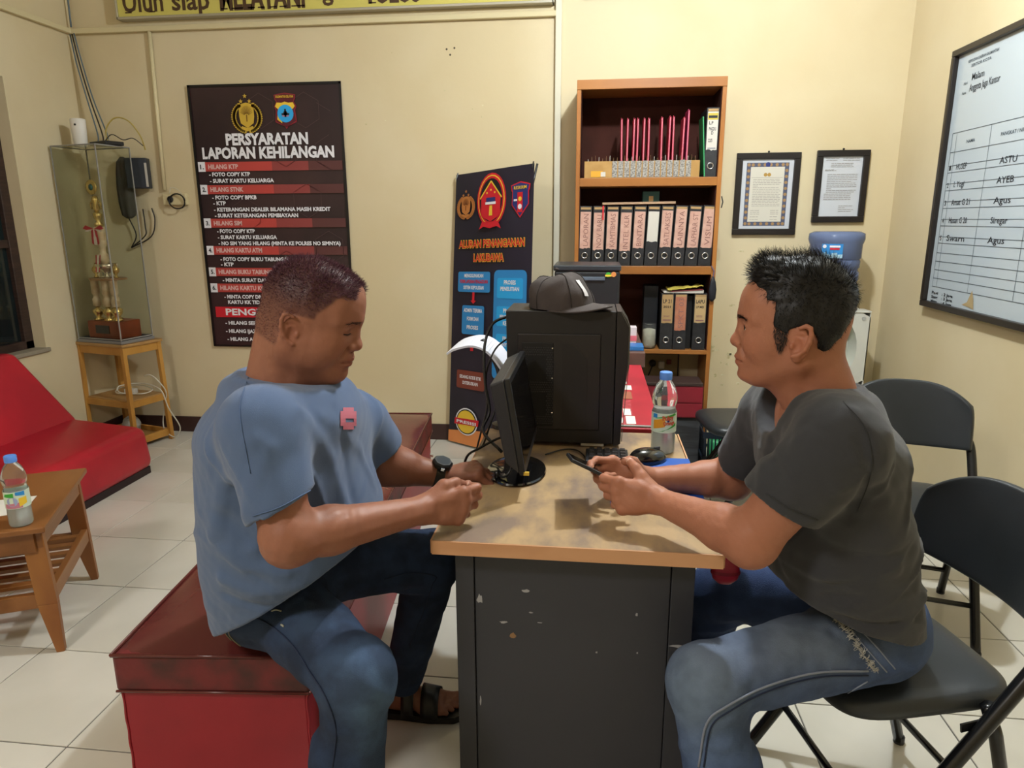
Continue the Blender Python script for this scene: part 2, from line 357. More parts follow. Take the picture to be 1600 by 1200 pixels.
def shield_emblem(pr, cx, cz, s_):
    mar = mat('maroon_print', '5A1420', .6); redl = mat('red_line_print', '8A2430', .6)
    pr.poly([(cx+x*s_, cz+z*s_) for x, z in ((-.62, .86), (0, .96), (.62, .86), (.58, .62), (.50, .50), (.64, .26), (.55, .05), (.62, -.55), (.1, -.78), (0, -.92), (-.1, -.78), (-.62, -.55), (-.55, .05), (-.64, .26), (-.50, .50), (-.58, .62))], redl, 2)
    pr.poly([(cx+x*s_, cz+z*s_) for x, z in ((-.56, .82), (0, .91), (.56, .82), (.53, .66), (.45, .48), (.58, .26), (.49, .05), (.56, -.5), (0, -.84), (-.56, -.5), (-.49, .05), (-.58, .26), (-.45, .48), (-.53, .66))], mar, 3)
    pr.poly([(cx+x*s_, cz+z*s_) for x, z in ((-.46, .46), (-.2, .44), (0, .50), (.2, .44), (.46, .46), (.56, .26), (.44, .12), (-.30, .02), (-.22, -.62), (-.5, -.42), (-.42, .12), (-.58, .26))], yellow_p, 4)
    pr.disc(cx, cz-.12*s_, .46*s_, blue2_p, 5); pr.disc(cx, cz-.10*s_, .12*s_, num_m, 6)
    pr.rect(cx-.22*s_, cz-.2*s_, cx+.22*s_, cz-.1*s_, num_m, 6); pr.rect(cx-.05*s_, cz-.3*s_, cx+.05*s_, cz+.12*s_, num_m, 6)
    pr.rect(cx-.18*s_, cz-.27*s_, cx+.18*s_, cz-.22*s_, pink_p, 6); pr.text('KALIMANTAN SELATAN', cx-.5*s_, cz+.70*s_, 1.0*s_, yellow_p, h=.12*s_, lay=5)
shield_emblem(pr, -1.838, 2.015, .108)
pr.done(post, {'white_print': 'lettering'})

# procedure banner on a cross stand, turned from the wall
BC = [Vector((-.812, 4.165, 1.64)), Vector((-.325, 3.83, 1.675)), Vector((-.355, 3.80, .02)), Vector((-.895, 4.15, .012))]  # TL TR BR BL
ban = thing('standing_banner', 'tall narrow dark navy flow chart banner standing behind the computer', 'banner', (-.61, 3.99, 0))
nB = (BC[1]-BC[0]).cross(BC[3]-BC[0]).normalized()
if nB.y > 0: nB = -nB
def BF(u, v, w):   # u 0..1 left-right, v 0..1 bottom-top (unit: banner)
    t = BC[3]*(1-u)*(1-v)+BC[2]*u*(1-v)+BC[0]*(1-u)*v+BC[1]*u*v
    return t+nB*(w+.004)-Vector((-.61, 3.99, 0))
g = G(); g.grid(lambda a, b: BF(a, b, -.004+.0025*math.sin(7*a+3*b)), 6, 14); g.obj('sheet', mat('banner_navy', '24222E', .4, col2='2C2836', scale=2), ban, smooth=True)
g = G(); g.tube([BF(.0, 1, -.03), BF(.55, .42, -.12), BF(1, 0, -.05)], .006); g.tube([BF(1, 1, -.03), BF(.45, .42, -.12), BF(0, 0, -.05)], .006)
g.obj('cross_stand', blackmt, ban, smooth=True)
for u in (.015, .985): G().tube([BF(u, .985, .004), BF(u, 1.006, -.008)], .004).obj('corner_hook', blackmt, ban)
pr = Print(BF)
def bu(x): return x  # banner units
A = 1.64/.6          # v per u aspect
def bpt(x, y):
    """crop pixel of a front study of the banner -> (u,v)"""
    return x, y
def eyes(P, m, l): pr.poly(P, m, l)
# bottom orange band
pr.poly([(0, 0), (1, 0), (1, .10), (.72, .055), (.5, .07), (0, .045)], orange_p, 1)
# emblems (u spans .6 m, v spans 1.64 m)
class Sub:
    """emblem drawn in metres, mapped into banner units"""
    def __init__(s): s.p = pr
    def __getattr__(s, n): return getattr(s.p, n)
prm = Print(lambda u, v, w: BF(u/.6, v/1.64, w))
emb_or = mat('bronze_print', 'B8763C', .6); emb_d = mat('bronze_line_print', '6E3E1C', .6)
police_emblem(prm, .095, 1.455, .085, emb_or, emb_d)
cx, cz = .295, 1.475
prm.disc(cx, cz, .112, red_p, 1, ry=.148); prm.disc(cx, cz, .102, yellow_p, 2, ry=.137); prm.disc(cx, cz, .096, red_p, 3, ry=.130); prm.disc(cx, cz, .087, black, 4, ry=.118)
prm.poly([(cx+x, cz+z) for x, z in ((-.075, .015), (0, .098), (.075, .015), (.072, -.085), (0, -.118), (-.072, -.085))], red_p, 5)
prm.line((cx-.083, cz+.01), (cx, cz+.103), .008, yellow_p, 6); prm.line((cx+.083, cz+.01), (cx, cz+.103), .008, yellow_p, 6)
prm.rect(cx-.035, cz-.012, cx+.035, cz+.014, navy_p, 6); prm.rect(cx-.04, cz-.024, cx+.04, cz-.010, white, 7); prm.poly([(cx-.012, cz-.085), (cx+.014, cz-.085), (cx+.012, cz-.03), (cx-.008, cz-.03)], yellow_p, 6)
prm.poly([(cx+x, cz+z) for x, z in ((-.085, -.16), (-.06, -.115), (0, -.125), (.06, -.115), (.085, -.16), (.05, -.145), (0, -.155), (-.05, -.145))], red_p, 8)
prm.disc(cx-.03, cz+.04, .006, yellow_p, 6); prm.disc(cx+.03, cz+.04, .006, yellow_p, 6); prm.disc(cx, cz+.055, .006, yellow_p, 6)
cx, cz = .512, 1.465
prm.poly([(cx+x, cz+z) for x, z in ((-.07, .075), (0, .092), (.07, .075), (.066, .045), (.06, .04), (.062, -.03), (0, -.1), (-.062, -.03), (-.06, .04), (-.066, .045))], red_p, 2)
prm.poly([(cx+x, cz+z) for x, z in ((-.063, .07), (0, .085), (.063, .07), (.054, .04), (.056, -.028), (0, -.09), (-.056, -.028), (-.054, .04))], navy_p, 3)
prm.rect(cx-.02, cz-.07, cx+.018, cz+.035, red_p, 4); prm.disc(cx, cz+.0, .012, yellow_p, 5); prm.disc(cx, cz-.04, .014, white, 5); prm.rect(cx-.045, cz-.01, cx-.02, cz+.0, white, 5)
prm.text('RESKRIM', cx-.045, cz+.052, .09, yellow_p, h=.016, lay=5)
for lay, b_, m_ in ((2, .075, yellow_p), (3, .025, red_p)):
    prm.text('ALURAN PENANGANAN', .048, 1.215, .500, m_, h=.042, lay=lay, bold=b_)
    prm.text('LAKUBAWA', .168, 1.135, .230, m_, h=.042, lay=lay, bold=b_)
def rbox(x0, z0, x1, z1, m, lay, r=.012):
    P = []
    for (cx_, cz_, a) in ((x1-r, z1-r, 0), (x0+r, z1-r, PI/2), (x0+r, z0+r, PI), (x1-r, z0+r, 1.5*PI)):
        for i in range(4): P.append((cx_+r*math.cos(a+PI/2*i/3), cz_+r*math.sin(a+PI/2*i/3)))
    prm.poly(P, m, lay)
rbox(.045, .955, .30, 1.075, blue_p, 1)
for t, z, w_, m_ in (('MENGGUNAKAN', 1.042, .15, white), ('FORM LAPORAN PENGADUAN', 1.008, .22, red_p), ('SISTEM KEPOLISIAN', .972, .16, white)): prm.text(t, .172, z, w_, m_, h=.02, lay=2, bold=.03, cen=True)
prm.poly([(.163, .955), (.181, .955), (.181, .905), (.195, .905), (.172, .885), (.149, .905), (.163, .905)], red_p, 1)
rbox(.085, .70, .26, .875, blue_p, 1)
for t, z in (('ADMIN TERIMA', .835), ('FORM DAN', .785), ('PROSES', .733)): prm.text(t, .172, z, .145 if t[0] == 'A' else .09, white, h=.022, lay=2, bold=.03, cen=True)
prm.rect(.158, .60, .182, .685, red_p, 1)
rbox(.33, .45, .57, 1.085, blue_p, 1, .03)
for z, L in ((.98, ('PROSES', 'PENELITIAN')), (.82, ('PROSES', 'PENGUMUMAN', 'KEPADA')), (.66, ('PROSES', 'PENYIDIKAN'))):
    rbox(.355, z-.055, .545, z+.06, blue2_p, 2)
    for k, t in enumerate(L): prm.text(t, .45, z+.025-.036*k, .085 if len(t) < 7 else .135, white, h=.022, lay=3, bold=.03, cen=True)
prm.text('KEPUTUSAN', .36, .60, .15, black, h=.018, lay=3); prm.text('SIDANG', .38, .57, .09, black, h=.018, lay=3)
rbox(.055, .36, .275, .475, brown_p, 1)
prm.text('SIDANG KODE ETIK', .165, .425, .17, white, h=.02, lay=2, bold=.03, cen=True); prm.text('DITERUSKAN', .165, .388, .12, white, h=.02, lay=2, bold=.03, cen=True)
prm.disc(.145, .15, .088, white, 3); prm.disc(.145, .15, .08, black, 4); prm.disc(.145, .15, .073, yellow_p, 5)
prm.poly([(.05, .125), (.24, .135), (.245, .175), (.055, .165)], red_p, 6); prm.text('PRESISI', .147, .138, .15, white, h=.018, lay=7, bold=.03, cen=True)
pr.done(ban); prm.done(ban, {'white_print': 'lettering'})
# ================================================================= DESKS
wood_top = mat('worn_plywood_top', 'AC9069', .42, col2='7C6A5C', scale=13, bump=.15, bscale=40, stretch=(1, .5, 1), lo=.42, hi=.62, detail=8)
edge_w = mat('pale_edge_band', 'C4946C', .5, col2='B98860', scale=10, stretch=(.5, 1, 1))
grey_lam = mat('charcoal_laminate', '34353C', .5, col2='2F3036', scale=1.5)
dk = thing('office_desk', 'worn wooden topped desk with charcoal side panel between the two men', 'desk', (-.025, 1.3, 0))
def L(o, P): return (P[0]-o[0], P[1]-o[1], P[2]-o[2])
g = G().prism([(-.288, -.035), (.288, -.035), (.285, .745), (-.29, .745)], .026, lambda u, v, w: Vector((u, v, .7225+w)))
g.obj('desk_top', wood_top, dk)
G().box((-.2885, -.039, .7195), (.2885, -.034, .7485)).obj('edge_band', edge_w, dk)
G().box((-.292, -.034, .7195), (-.288, .745, .7485)).obj('edge_band', edge_w, dk)
G().box((.288, -.034, .7195), (.292, .745, .7485)).obj('edge_band', edge_w, dk)
G().box((-.249, 0, .02), (-.210, .05, .722), bevel=.0015).obj('upright', grey_lam, dk)
G().box((.197, 0, .02), (.243, .05, .722), bevel=.0015).obj('upright', grey_lam, dk)
G().box((-.2085, .004, .05), (.1955, .02, .722), bevel=.0015).obj('side_panel', grey_lam, dk)
G().box((-.249, .68, .02), (.243, .70, .722)).obj('side_panel', grey_lam, dk)
G().box((-.20, .05, .35), (-.185, .68, .722)).obj('modesty_panel', grey_lam, dk)
for x in (-.23, .22):
    for y in (.025, .69): G().lathe([(.016, 0), (.016, .022)], (x, y, 0), 10).obj('glide_foot', blackpl, dk)
scuff = mat('paint_scuff', '9A9A9C', .7); scuff2 = mat('brown_chip', '8A6A48', .8)
random.seed(3)
for x, z, a, b, m in ((-.198, .60, .007, .013, scuff), (-.10, .625, .009, .004, scuff), (-.09, .575, .005, .002, scuff), (-.148, .548, .009, .003, scuff), (-.07, .552, .006, .002, scuff), (-.128, .517, .008, .007, scuff2), (.13, .585, .003, .005, scuff), (.05, .49, .003, .003, scuff), (.215, .52, .018, .004, scuff), (.135, .495, .002, .003, scuff), (-.20, .35, .002, .012, scuff)):
    n = 9; y = -.0006 if x > .196 else .0034
    G().poly([(x+a*random.uniform(.5, 1.2)*math.cos(2*PI*i/n), y, z+b*random.uniform(.5, 1.2)*math.sin(2*PI*i/n)) for i in range(n)]).obj('scuff', m, dk, recalc=False)
# second desk behind, under a red cloth with papers
redcl = mat('red_desk_cover', 'B02A38', .4, col2='9E2430', scale=4)
d2 = thing('red_topped_desk', 'desk under a red cover with papers beneath glass, behind the black computer case', 'desk', (-.06, 2.55, 0))
G().box((-.11, -.45, .0), (.265, .50, .735), bevel=.004).obj('carcass', grey_lam, d2)
G().box((-.12, -.47, .735), (.28, .51, .752), bevel=.004).obj('red_cover', redcl, d2)
paper = mat('white_paper', 'DDDAD2', .7); papg = mat('pale_green_paper', 'B9CFC4', .6); redsheet = mat('printed_red_sheet', '9A3038', .5, col2='B04A50', scale=40)
brownsheet = mat('brown_sheet', '9C5E48', .5)
for x0, y0, x1, y1, m in ((.03, -.45, .20, -.12, redsheet), (.06, -.11, .21, .0, brownsheet), (.09, .03, .215, .10, paper), (.08, .13, .20, .22, papg), (.09, .27, .18, .42, papg)):
    G().box((x0, y0, .7525), (x1, y1, .7535)).obj('desk_sheet', m, d2)
for x0, y0, x1, y1 in ((.09, -.44, .12, -.36), (.14, -.42, .165, -.36), (.175, -.43, .205, -.34), (.17, -.33, .195, -.25)):
    G().box((x0, y0, .7538), (x1, y1, .7545)).obj('white_card', paper, d2)
G().box((-.11, -.462, .7525), (.25, -.45, .757)).obj('glass_edge', mat('glass_edge_grey', '8E9894', .2), d2)
# end table with the dark machine
d3 = thing('side_table', 'brown wooden table end beyond the red desk, below the bookcase', 'table', (.0, 3.45, 0))
brw = mat('dull_brown_wood', '6E5248', .5, col2='5C433B', scale=8, stretch=(.4, 1, 1))
G().box((-.28, -.35, .73), (.24, .30, .80), bevel=.004).obj('table_top', brw, d3)
for x in (-.25, .21):
    for y in (-.32, .27): G().box((x-.02, y-.02, 0), (x+.02, y+.02, .73)).obj('leg', brw, d3)
pb = thing('printer', 'matt black printer with a pale lid line and small sticker, in front of the bookcase', 'printer', (-.03, 3.43, .80))
G().box((-.155, -.10, 0), (.155, .20, .345), bevel=.01).obj('body', mat('printer_black', '202226', .45), pb)
G().box((-.16, -.105, .345), (.16, .205, .372), bevel=.006).obj('lid', mat('printer_lid', '2E3238', .35), pb)
G().box((-.03, -.108, .300), (.085, -.098, .318), bevel=.003).obj('paper_slot', mat('slot_blue_grey', '55606E', .4), pb)
pr = Print(lambda u, v, w: Vector((u, -.1015-w, v))); pr.disc(.10, .328, .012, green_p); pr.disc(.125, .33, .012, orange_p, 2); pr.rect(.085, .320, .115, .328, yellow_p, 3); pr.done(pb, {'green_print': 'sticker'})
bb = thing('blue_booklet', 'small blue booklet lying on the brown table end', 'book', (.19, 3.19, .80))
G().box((-.045, -.05, 0), (.045, .05, .02), bevel=.002).obj('cover', mat('booklet_blue', '2F6FB0', .4), bb)
mg = thing('small_carton', 'small white and pink carton standing behind the blue booklet', 'box', (.18, 3.32, .80))
G().box((-.03, -.03, 0), (.03, .03, .085), bevel=.002).obj('carton', mat('carton_white', 'D8CBD0', .6), mg); G().box((-.031, -.0315, .02), (.031, -.030, .045)).obj('stripe', pink_p, mg)

# ================================================================= COMPUTER
pc = thing('computer_case', 'large matt black computer case standing on the desk with perforated side panel', 'computer', (-.06, 1.98, .75))
caseb = mat('case_black_steel', '1D1B1C', .48, col2='211F20', scale=3); grille = mat('grille_black', '0C0C0D', .6)
rim = mat('case_panel_black', '242122', .4)
g = G().hexa([(-.172, -.09, .01), (.125, -.09, .01), (.125, .09, .01), (-.172, .09, .01), (-.178, -.09, .388), (.125, -.09, .388), (.125, .09, .388), (-.178, .09, .388)], .003)
g.obj('body', caseb, pc)
G().prism([(.127, .004), (.146, .012), (.150, .14), (.163, .24), (.163, .35), (.140, .388), (.127, .388)], .18, lambda u, v, w: Vector((u, -.09+w, v))).obj('front_bezel', rim, pc)
g = G()
for dx in (.0, .007): g.tube([(.146+dx*.5, -.0915, .02), (.149+dx, -.0915, .14), (.161+dx*.3, -.0915, .24), (.161+dx*.3, -.0915, .345), (.139+dx, -.0915, .386)], .0010, 6)
g.obj('bezel_strip', mat('bezel_edge_silver', '6F6E66', .35, .6), pc)
G().box((-.145, -.0935, .05), (.085, -.089, .325), bevel=.003).obj('raised_side_panel', rim, pc)
G().box((-.132, -.0955, .06), (-.045, -.0905, .30), bevel=.0015).obj('vent_panel', grille, pc)
G().prism([(-.02, .06), (.05, .06), (.05, .23), (.045, .26), (.0, .30), (-.02, .30)], .003, lambda u, v, w: Vector((u, -.0955+w, v))).obj('pressed_panel', caseb, pc)
g = G(); rnd = mat('vent_hole_edge', '4C4A4A', .4)
for i in range(13):
    for j in range(34):
        x = -.127+i*.0064+(j % 2)*.0032; z = .068+j*.0066
        if -.118 < x < -.063 and (.09 < z < .16 or .19 < z < .265) : continue
        g.lathe([(.0022, 0), (.0016, .0006)], n=6, M=Matrix.Translation((x, -.0955, z)) @ Matrix.Rotation(PI/2, 4, 'X'), cap=False)
g.obj('perforation', rnd, pc, kind='stuff')
g = G()
for x, z in ((-.052, .285), (-.052, .20), (-.052, .10), (-.128, .06)): g.lathe([(.003, 0), (.002, .0015)], n=8, M=Matrix.Translation((x+.004, -.0945, z)) @ Matrix.Rotation(PI/2, 4, 'X'))
g.obj('screw', steel, pc)
for x in (-.14, .10):
    for y in (-.06, .06): G().lathe([(.012, 0), (.011, .012)], (x, y, 0), 10).obj('foot', blackpl, pc)
G().box((.035, -.086, .002), (.10, -.07, .012)).obj('base_strip', mat('white_strip', 'BDB8AE', .5), pc)
# monitor
mo = thing('monitor', 'black flat monitor seen edge-on on a glossy round base', 'monitor', (-.195, 1.67, .75))
th = math.radians(9)          # leaned back
def mf(x, y, z): # panel frame: x = depth towards the screen, y along, z up
    return Vector((.012+x*math.cos(th)-z*math.sin(th)+.028, y, .055+z*math.cos(th)+x*math.sin(th)))
H_ = .232; W_ = .172
g = G()
g.hexa([mf(-.004, -W_, 0), mf(.010, -W_, 0), mf(.010, W_, 0), mf(-.004, W_, 0), mf(-.004, -W_, H_), mf(.010, -W_, H_), mf(.010, W_, H_), mf(-.004, W_, H_)], .003)
g.obj('bezel', mat('monitor_bezel', '1A1A1C', .35), mo)
g = G().hexa([mf(-.034, -W_+.012, .03), mf(-.004, -W_+.002, .004), mf(-.004, W_-.002, .004), mf(-.034, W_-.012, .03), mf(-.040, -W_+.012, H_-.012), mf(-.004, -W_+.002, H_-.002), mf(-.004, W_-.002, H_-.002), mf(-.040, W_-.012, H_-.012)], .004)
g.obj('rear_shell', mat('monitor_shell', '2C2B2C', .5, bump=.1, bscale=300), mo)
G().hexa([mf(.0095, -W_+.014, .02), mf(.0108, -W_+.014, .02), mf(.0108, W_-.014, .02), mf(.0095, W_-.014, .02), mf(.0095, -W_+.014, H_-.014), mf(.0108, -W_+.014, H_-.014), mf(.0108, W_-.014, H_-.014), mf(.0095, W_-.014, H_-.014)]).obj('screen', mat('dark_screen', '07070A', .12), mo)
g = G().hexa([(-.02, -.03, .012), (.02, -.03, .012), (.02, .03, .012), (-.02, .03, .012), (-.012, -.025, .12), (.010, -.025, .12), (.010, .025, .12), (-.012, .025, .12)], .004)
g.obj('neck', blackpl, mo)
g = G(); g.lathe([(.070, 0), (.074, .004), (.072, .008), (.05, .013), (.02, .016)], (.010, 0, 0), 48, sx=1.04, sy=1.48)
g.obj('base', mat('glossy_black_base', '0B0B0D', .04, spec=.9, coat=1), mo, smooth=True, ang=40)
G().box((.045, -.172, .056), (.058, -.166, .064)).obj('sticker', gold_p, mo)
# white curved desk lamp behind
lp = thing('desk_lamp', 'white arched desk lamp head on a thin black arm behind the monitor', 'lamp', (-.27, 2.0, .75))
shade = []
Pc = curve([(-.160, .10, .238), (-.135, .10, .252), (-.085, .10, .262), (-.040, .10, .245), (.0, .10, .195), (.025, .10, .14)], 5)
g = G()
for A_, B_ in zip(Pc, Pc[1:]):
    n1 = Vector((-(B_-A_).z, 0, (B_-A_).x)).normalized()*.006
    g.hexa([A_-Vector((0, .10, 0)), B_-Vector((0, .10, 0)), B_+Vector((0, .10, 0)), A_+Vector((0, .10, 0)), A_-Vector((0, .10, 0))+n1, B_-Vector((0, .10, 0))+n1, B_+Vector((0, .10, 0))+n1, A_+Vector((0, .10, 0))+n1])
bmesh.ops.remove_doubles(g.bm, verts=g.bm.verts, dist=.0005)
g.obj('lamp_shade', mat('lamp_white', 'D9DCE8', .35), lp)
g = G().tube(curve([(0, .06, .005), (-.01, .07, .10), (-.02, .09, .18), (-.07, .10, .27)], 5), .007); g.obj('arm', blackpl, lp, smooth=True)
G().lathe([(.035, 0), (.035, .012), (.012, .018)], (0, .06, 0), 20).obj('base', blackpl, lp)
# cables of the computer
cab = mat('black_cable', '0F0F10', .35)
def cable(label, pts, r=.003, m=cab, n=5, cat='cable', name='cable', group=None):
    g = G().tube(curve(pts, n), r, 6)
    return g.obj(name, m, None, True, label, cat, group)
cable('thick black monitor cable looping from the computer case down behind the monitor', [(-.24, 1.985, 1.11), (-.285, 1.96, 1.09), (-.305, 1.93, 1.03), (-.30, 1.90, .93), (-.285, 1.88, .85), (-.30, 1.85, .80), (-.24, 1.80, .757)], .0045)
cable('thin black cable hanging in a long loop left of the monitor', [(-.236, 1.985, 1.05), (-.275, 1.94, 1.02), (-.30, 1.92, .95), (-.295, 1.90, .86), (-.31, 1.88, .79), (-.325, 1.86, .72), (-.30, 1.86, .76), (-.27, 1.87, .85), (-.236, 1.985, .93)], .0028)
cable('black power lead curving from the monitor foot over the left desk edge', [(-.205, 1.73, .83), (-.245, 1.735, .815), (-.29, 1.73, .79), (-.325, 1.725, .765), (-.335, 1.72, .70), (-.337, 1.72, .60)], .0036)
cable('thin black mouse lead running over the desk to the keyboard', [(-.12, 1.80, .754), (-.07, 1.85, .754), (-.03, 1.84, .754), (.0, 1.76, .754), (.03, 1.70, .754), (.10, 1.745, .756)], .0022)
g = G().tube(curve([(-.225, 1.60, .766), (-.205, 1.585, .768), (-.19, 1.59, .785), (-.185, 1.62, .81)], 4), .0035).lathe([(.0, -.010), (.008, -.008), (.008, .008), (0, .010)], (-.225, 1.60, .768), 10)
g.obj('cable', cab, None, True, 'short black lead with a plug lying on the monitor base', 'cable')
kb = thing('keyboard', 'thin black keyboard end lying in front of the computer case', 'keyboard', (.045, 1.80, .75))
G().box((-.055, -.06, 0), (.06, .045, .012), bevel=.003).obj('tray', blackpl, kb)
g0 = None
for i in range(5):
    for j in range(4):
        k = G().hexa([(-.047+i*.021, -.05+j*.023, .012), (-.030+i*.021, -.05+j*.023, .012), (-.030+i*.021, -.031+j*.023, .012), (-.047+i*.021, -.031+j*.023, .012),
                      (-.045+i*.021, -.048+j*.023, .018), (-.032+i*.021, -.048+j*.023, .018), (-.032+i*.021, -.033+j*.023, .018), (-.045+i*.021, -.033+j*.023, .018)]).obj('key', rim, kb)
pad = thing('mouse_pad', 'blue mouse pad under the black mouse', 'mouse pad', (.155, 1.70, .75))
G().box((-.115, -.13, 0), (.112, .11, .003), bevel=.001).obj('pad', mat('pad_blue', '1E4FA0', .7), pad)
fld = thing('blue_folder', 'blue plastic folder on the desk edge under the right man\'s arms', 'folder', (.18, 1.52, .75))
G().box((-.13, -.045, 0), (.086, .065, .006), bevel=.002).obj('folder_cover', mat('folder_blue', '1F56B4', .35), fld)
G().box((-.125, -.055, .0), (.09, -.042, .004), bevel=.001).obj('frayed_sheet', mat('grey_sheet', '7E8088', .8), fld)
ms = thing('computer_mouse', 'glossy black mouse on the blue pad', 'mouse', (.155, 1.775, .753), math.radians(-62))
def egg(u, v):
    a = u*2*PI; b = v*PI/2
    r = math.cos(b)**.8 if v < 1 else 0
    return (.034*r*math.cos(a)*(1-.12*math.sin(a)), .056*r*math.sin(a), .002+.036*math.sin(b)**.9*(1-.12*r*math.sin(a)))
g = G().grid(egg, 28, 10); bmesh.ops.remove_doubles(g.bm, verts=g.bm.verts, dist=1e-5); g.obj('shell', mat('mouse_gloss_black', '0A0A0C', .12, coat=.8), ms, smooth=True)
G().box((-.003, .018, .026), (.003, .036, .0385), bevel=.0012).obj('scroll_wheel', mat('wheel_grey', '3A3A3C', .5), ms)
# baseball cap
cp = thing('baseball_cap', 'dark grey brown baseball cap lying on top of the computer case', 'cap', (-.092, 1.955, 1.1395), math.radians(-28))
capm = mat('cap_twill', '3A3331', .85, col2='413937', scale=6, bump=.15, bscale=500)
def crown(u, v):
    a = u*2*PI; b = v*PI/2
    ca, sa = math.cos(a), math.sin(a)
    R = math.cos(b)**.62 if v < 1 else 0
    x = .098*R*ca*(1+.06*math.cos(a)); y = .078*R*sa
    z = .094*math.sin(b)**.8
    z *= 1+.10*math.exp(-((x-.045)/.03)**2)-.10*math.exp(-((x+.01)/.035)**2)-.06*math.exp(-((x+.075)/.02)**2)
    x += -.012*math.sin(b)
    n_ = noise.noise(Vector((x*28, y*28, z*22)))*.006
    return (x+n_*ca, y+n_*sa, max(z+n_*.6, .001))
g = G().grid(crown, 64, 20); bmesh.ops.remove_doubles(g.bm, verts=g.bm.verts, dist=1e-5); g.obj('crown', capm, cp, smooth=True)
def brim(u, v):
    a = (u-.5)*PI*.98; r = v
    x = .085*math.cos(a)+r*.074*math.cos(a)**.6 if abs(u-.5) < .4999 else .085*math.cos(a)
    y = .074*math.sin(a)*(1+.06*r*math.cos(a))
    return (x, y, .020-.006*r-.24*y*y/.074)
g = G().grid(brim, 36, 8); o = g.obj('brim', capm, cp, smooth=True)
sd = o.modifiers.new('s', 'SOLIDIFY'); sd.thickness = .004
g = G()
for k in range(6):
    a = k*PI/3+.25
    g.tube([Vector(crown(a/(2*PI), v/12))*1.012 for v in range(0, 12)], .0011, 5)
g.obj('seam', mat('cap_seam', '2C2624', .9), cp, smooth=True)
g = G().lathe([(.007, 0), (.006, .004), (.0, .006)], (-.012, 0, .105), 12); g.obj('top_button', capm, cp, smooth=True)
g = G()
P = [Vector(crown((-.055+.055*i/6)/1.0 % 1, .22+.0*i)) for i in range(7)]
def logo(i, j):
    p = Vector(crown((.945+.035*i) % 1, .22+.38*j)); return p+Vector((.0035, -.0025, 0))
g.grid(logo, 5, 8); g.obj('logo_patch', mat('logo_off_white', 'C4C0C0', .8), cp, smooth=True)
# drink bottles
pet = mat('clear_pet', 'F2F6F8', .06, trans=.96, ior=1.25); liquid = mat('cloudy_drink', 'E4EAE6', .25, trans=.65, ior=1.33); capb = mat('blue_bottle_cap', '5C8FE0', .4)
def bottle(loc, label, lv, lab2=False, lean=0, rz=0):
    b = thing('drink_bottle', label, 'bottle', loc, rz, 'plastic drink bottles')
    pf = [(.024, 0), (.031, .004), (.033, .012), (.0325, .06), (.0335, .065), (.0335, .118), (.031, .126), (.029, .132), (.033, .142), (.0345, .155), (.032, .172), (.024, .192), (.014, .207), (.0125, .212), (.0125, .222)]
    g = G().lathe(pf, n=40, cap=True); g.obj('shell', pet, b, smooth=True)
    lf = [(r-.0015, z if z else .002) for r, z in pf if z < lv]+[(.03, lv)]
    G().lathe(lf, n=32).obj('drink', liquid, b, smooth=True, ang=50)
    G().lathe([(.0165, .208), (.0168, .211), (.0168, .226), (.0155, .2285)], n=28, amp=.02, k=28).obj('cap', capb, b, smooth=True, ang=40)
    g = G().lathe([(.0342, .064), (.0342, .119)], n=40, cap=False); g.obj('label_wrap', mat('label_film', 'CFE0CC' if not lab2 else 'C9D6D8', .35), b, smooth=True)
    cyl = lambda u, v, w: Vector(((.0344+w*.25)*math.sin(u/.0344), -(.0344+w*.25)*math.cos(u/.0344), v))
    pr = Print(cyl)
    def strip(P, m, lay=1):
        # subdivide quads so that they follow the round wall
        (a, b_), (c, d) = P
        for i in range(8):
            t0, t1 = i/8, (i+1)/8
            f = lambda p, q, t: (p[0]*(1-t)+q[0]*t, p[1]*(1-t)+q[1]*t)
            pr.poly([f(a, b_, t0), f(a, b_, t1), f(c, d, t1), f(c, d, t0)], m, lay)
    if not lab2:
        strip((((-.034, .073), (.0, .082)), ((-.034, .098), (.0, .107))), mat('label_orange', 'DE9A2C', .4))
        strip((((-.02, .066), (.034, .083)), ((-.005, .069), (.034, .092))), green_p, 2)
        strip((((-.03, .103), (.034, .113)), ((-.02, .107), (.03, .119))), green_p, 2)
        strip((((-.036, .105), (-.022, .106)), ((-.036, .117), (-.022, .117))), blue_p, 2)
        pr.text('Pulpy', -.006, .100, .030, mat('label_red', 'C85A3C', .4), h=.012, lay=3, bold=.05, rot=.12); pr.text('Orange', -.004, .086, .032, mat('label_red', 'C85A3C', .4), h=.010, lay=3, bold=.05, rot=.12)
        pr.disc(.008, .098, .003, navy_p, 4)
    else:
        strip((((-.03, .066), (.02, .066)), ((-.03, .080), (.02, .085))), mat('label_pink', 'C07C90', .4))
        pr.disc(-.006, .088, .015, mat('label_lilac', '9AA6C8', .4), 2, n=18); strip((((.012, .070), (.034, .078)), ((.012, .098), (.034, .100))), yellow_p, 2)
        strip((((-.03, .104), (.0, .102)), ((-.026, .113), (.0, .116))), green_p, 2); strip((((.005, .108), (.03, .104)), ((.005, .118), (.03, .118))), blue_p, 2)
    pr.done(b)
    return b
bottle((.203, 1.875, .7485), 'half empty plastic drink bottle with blue cap on the desk behind the mouse', .13)

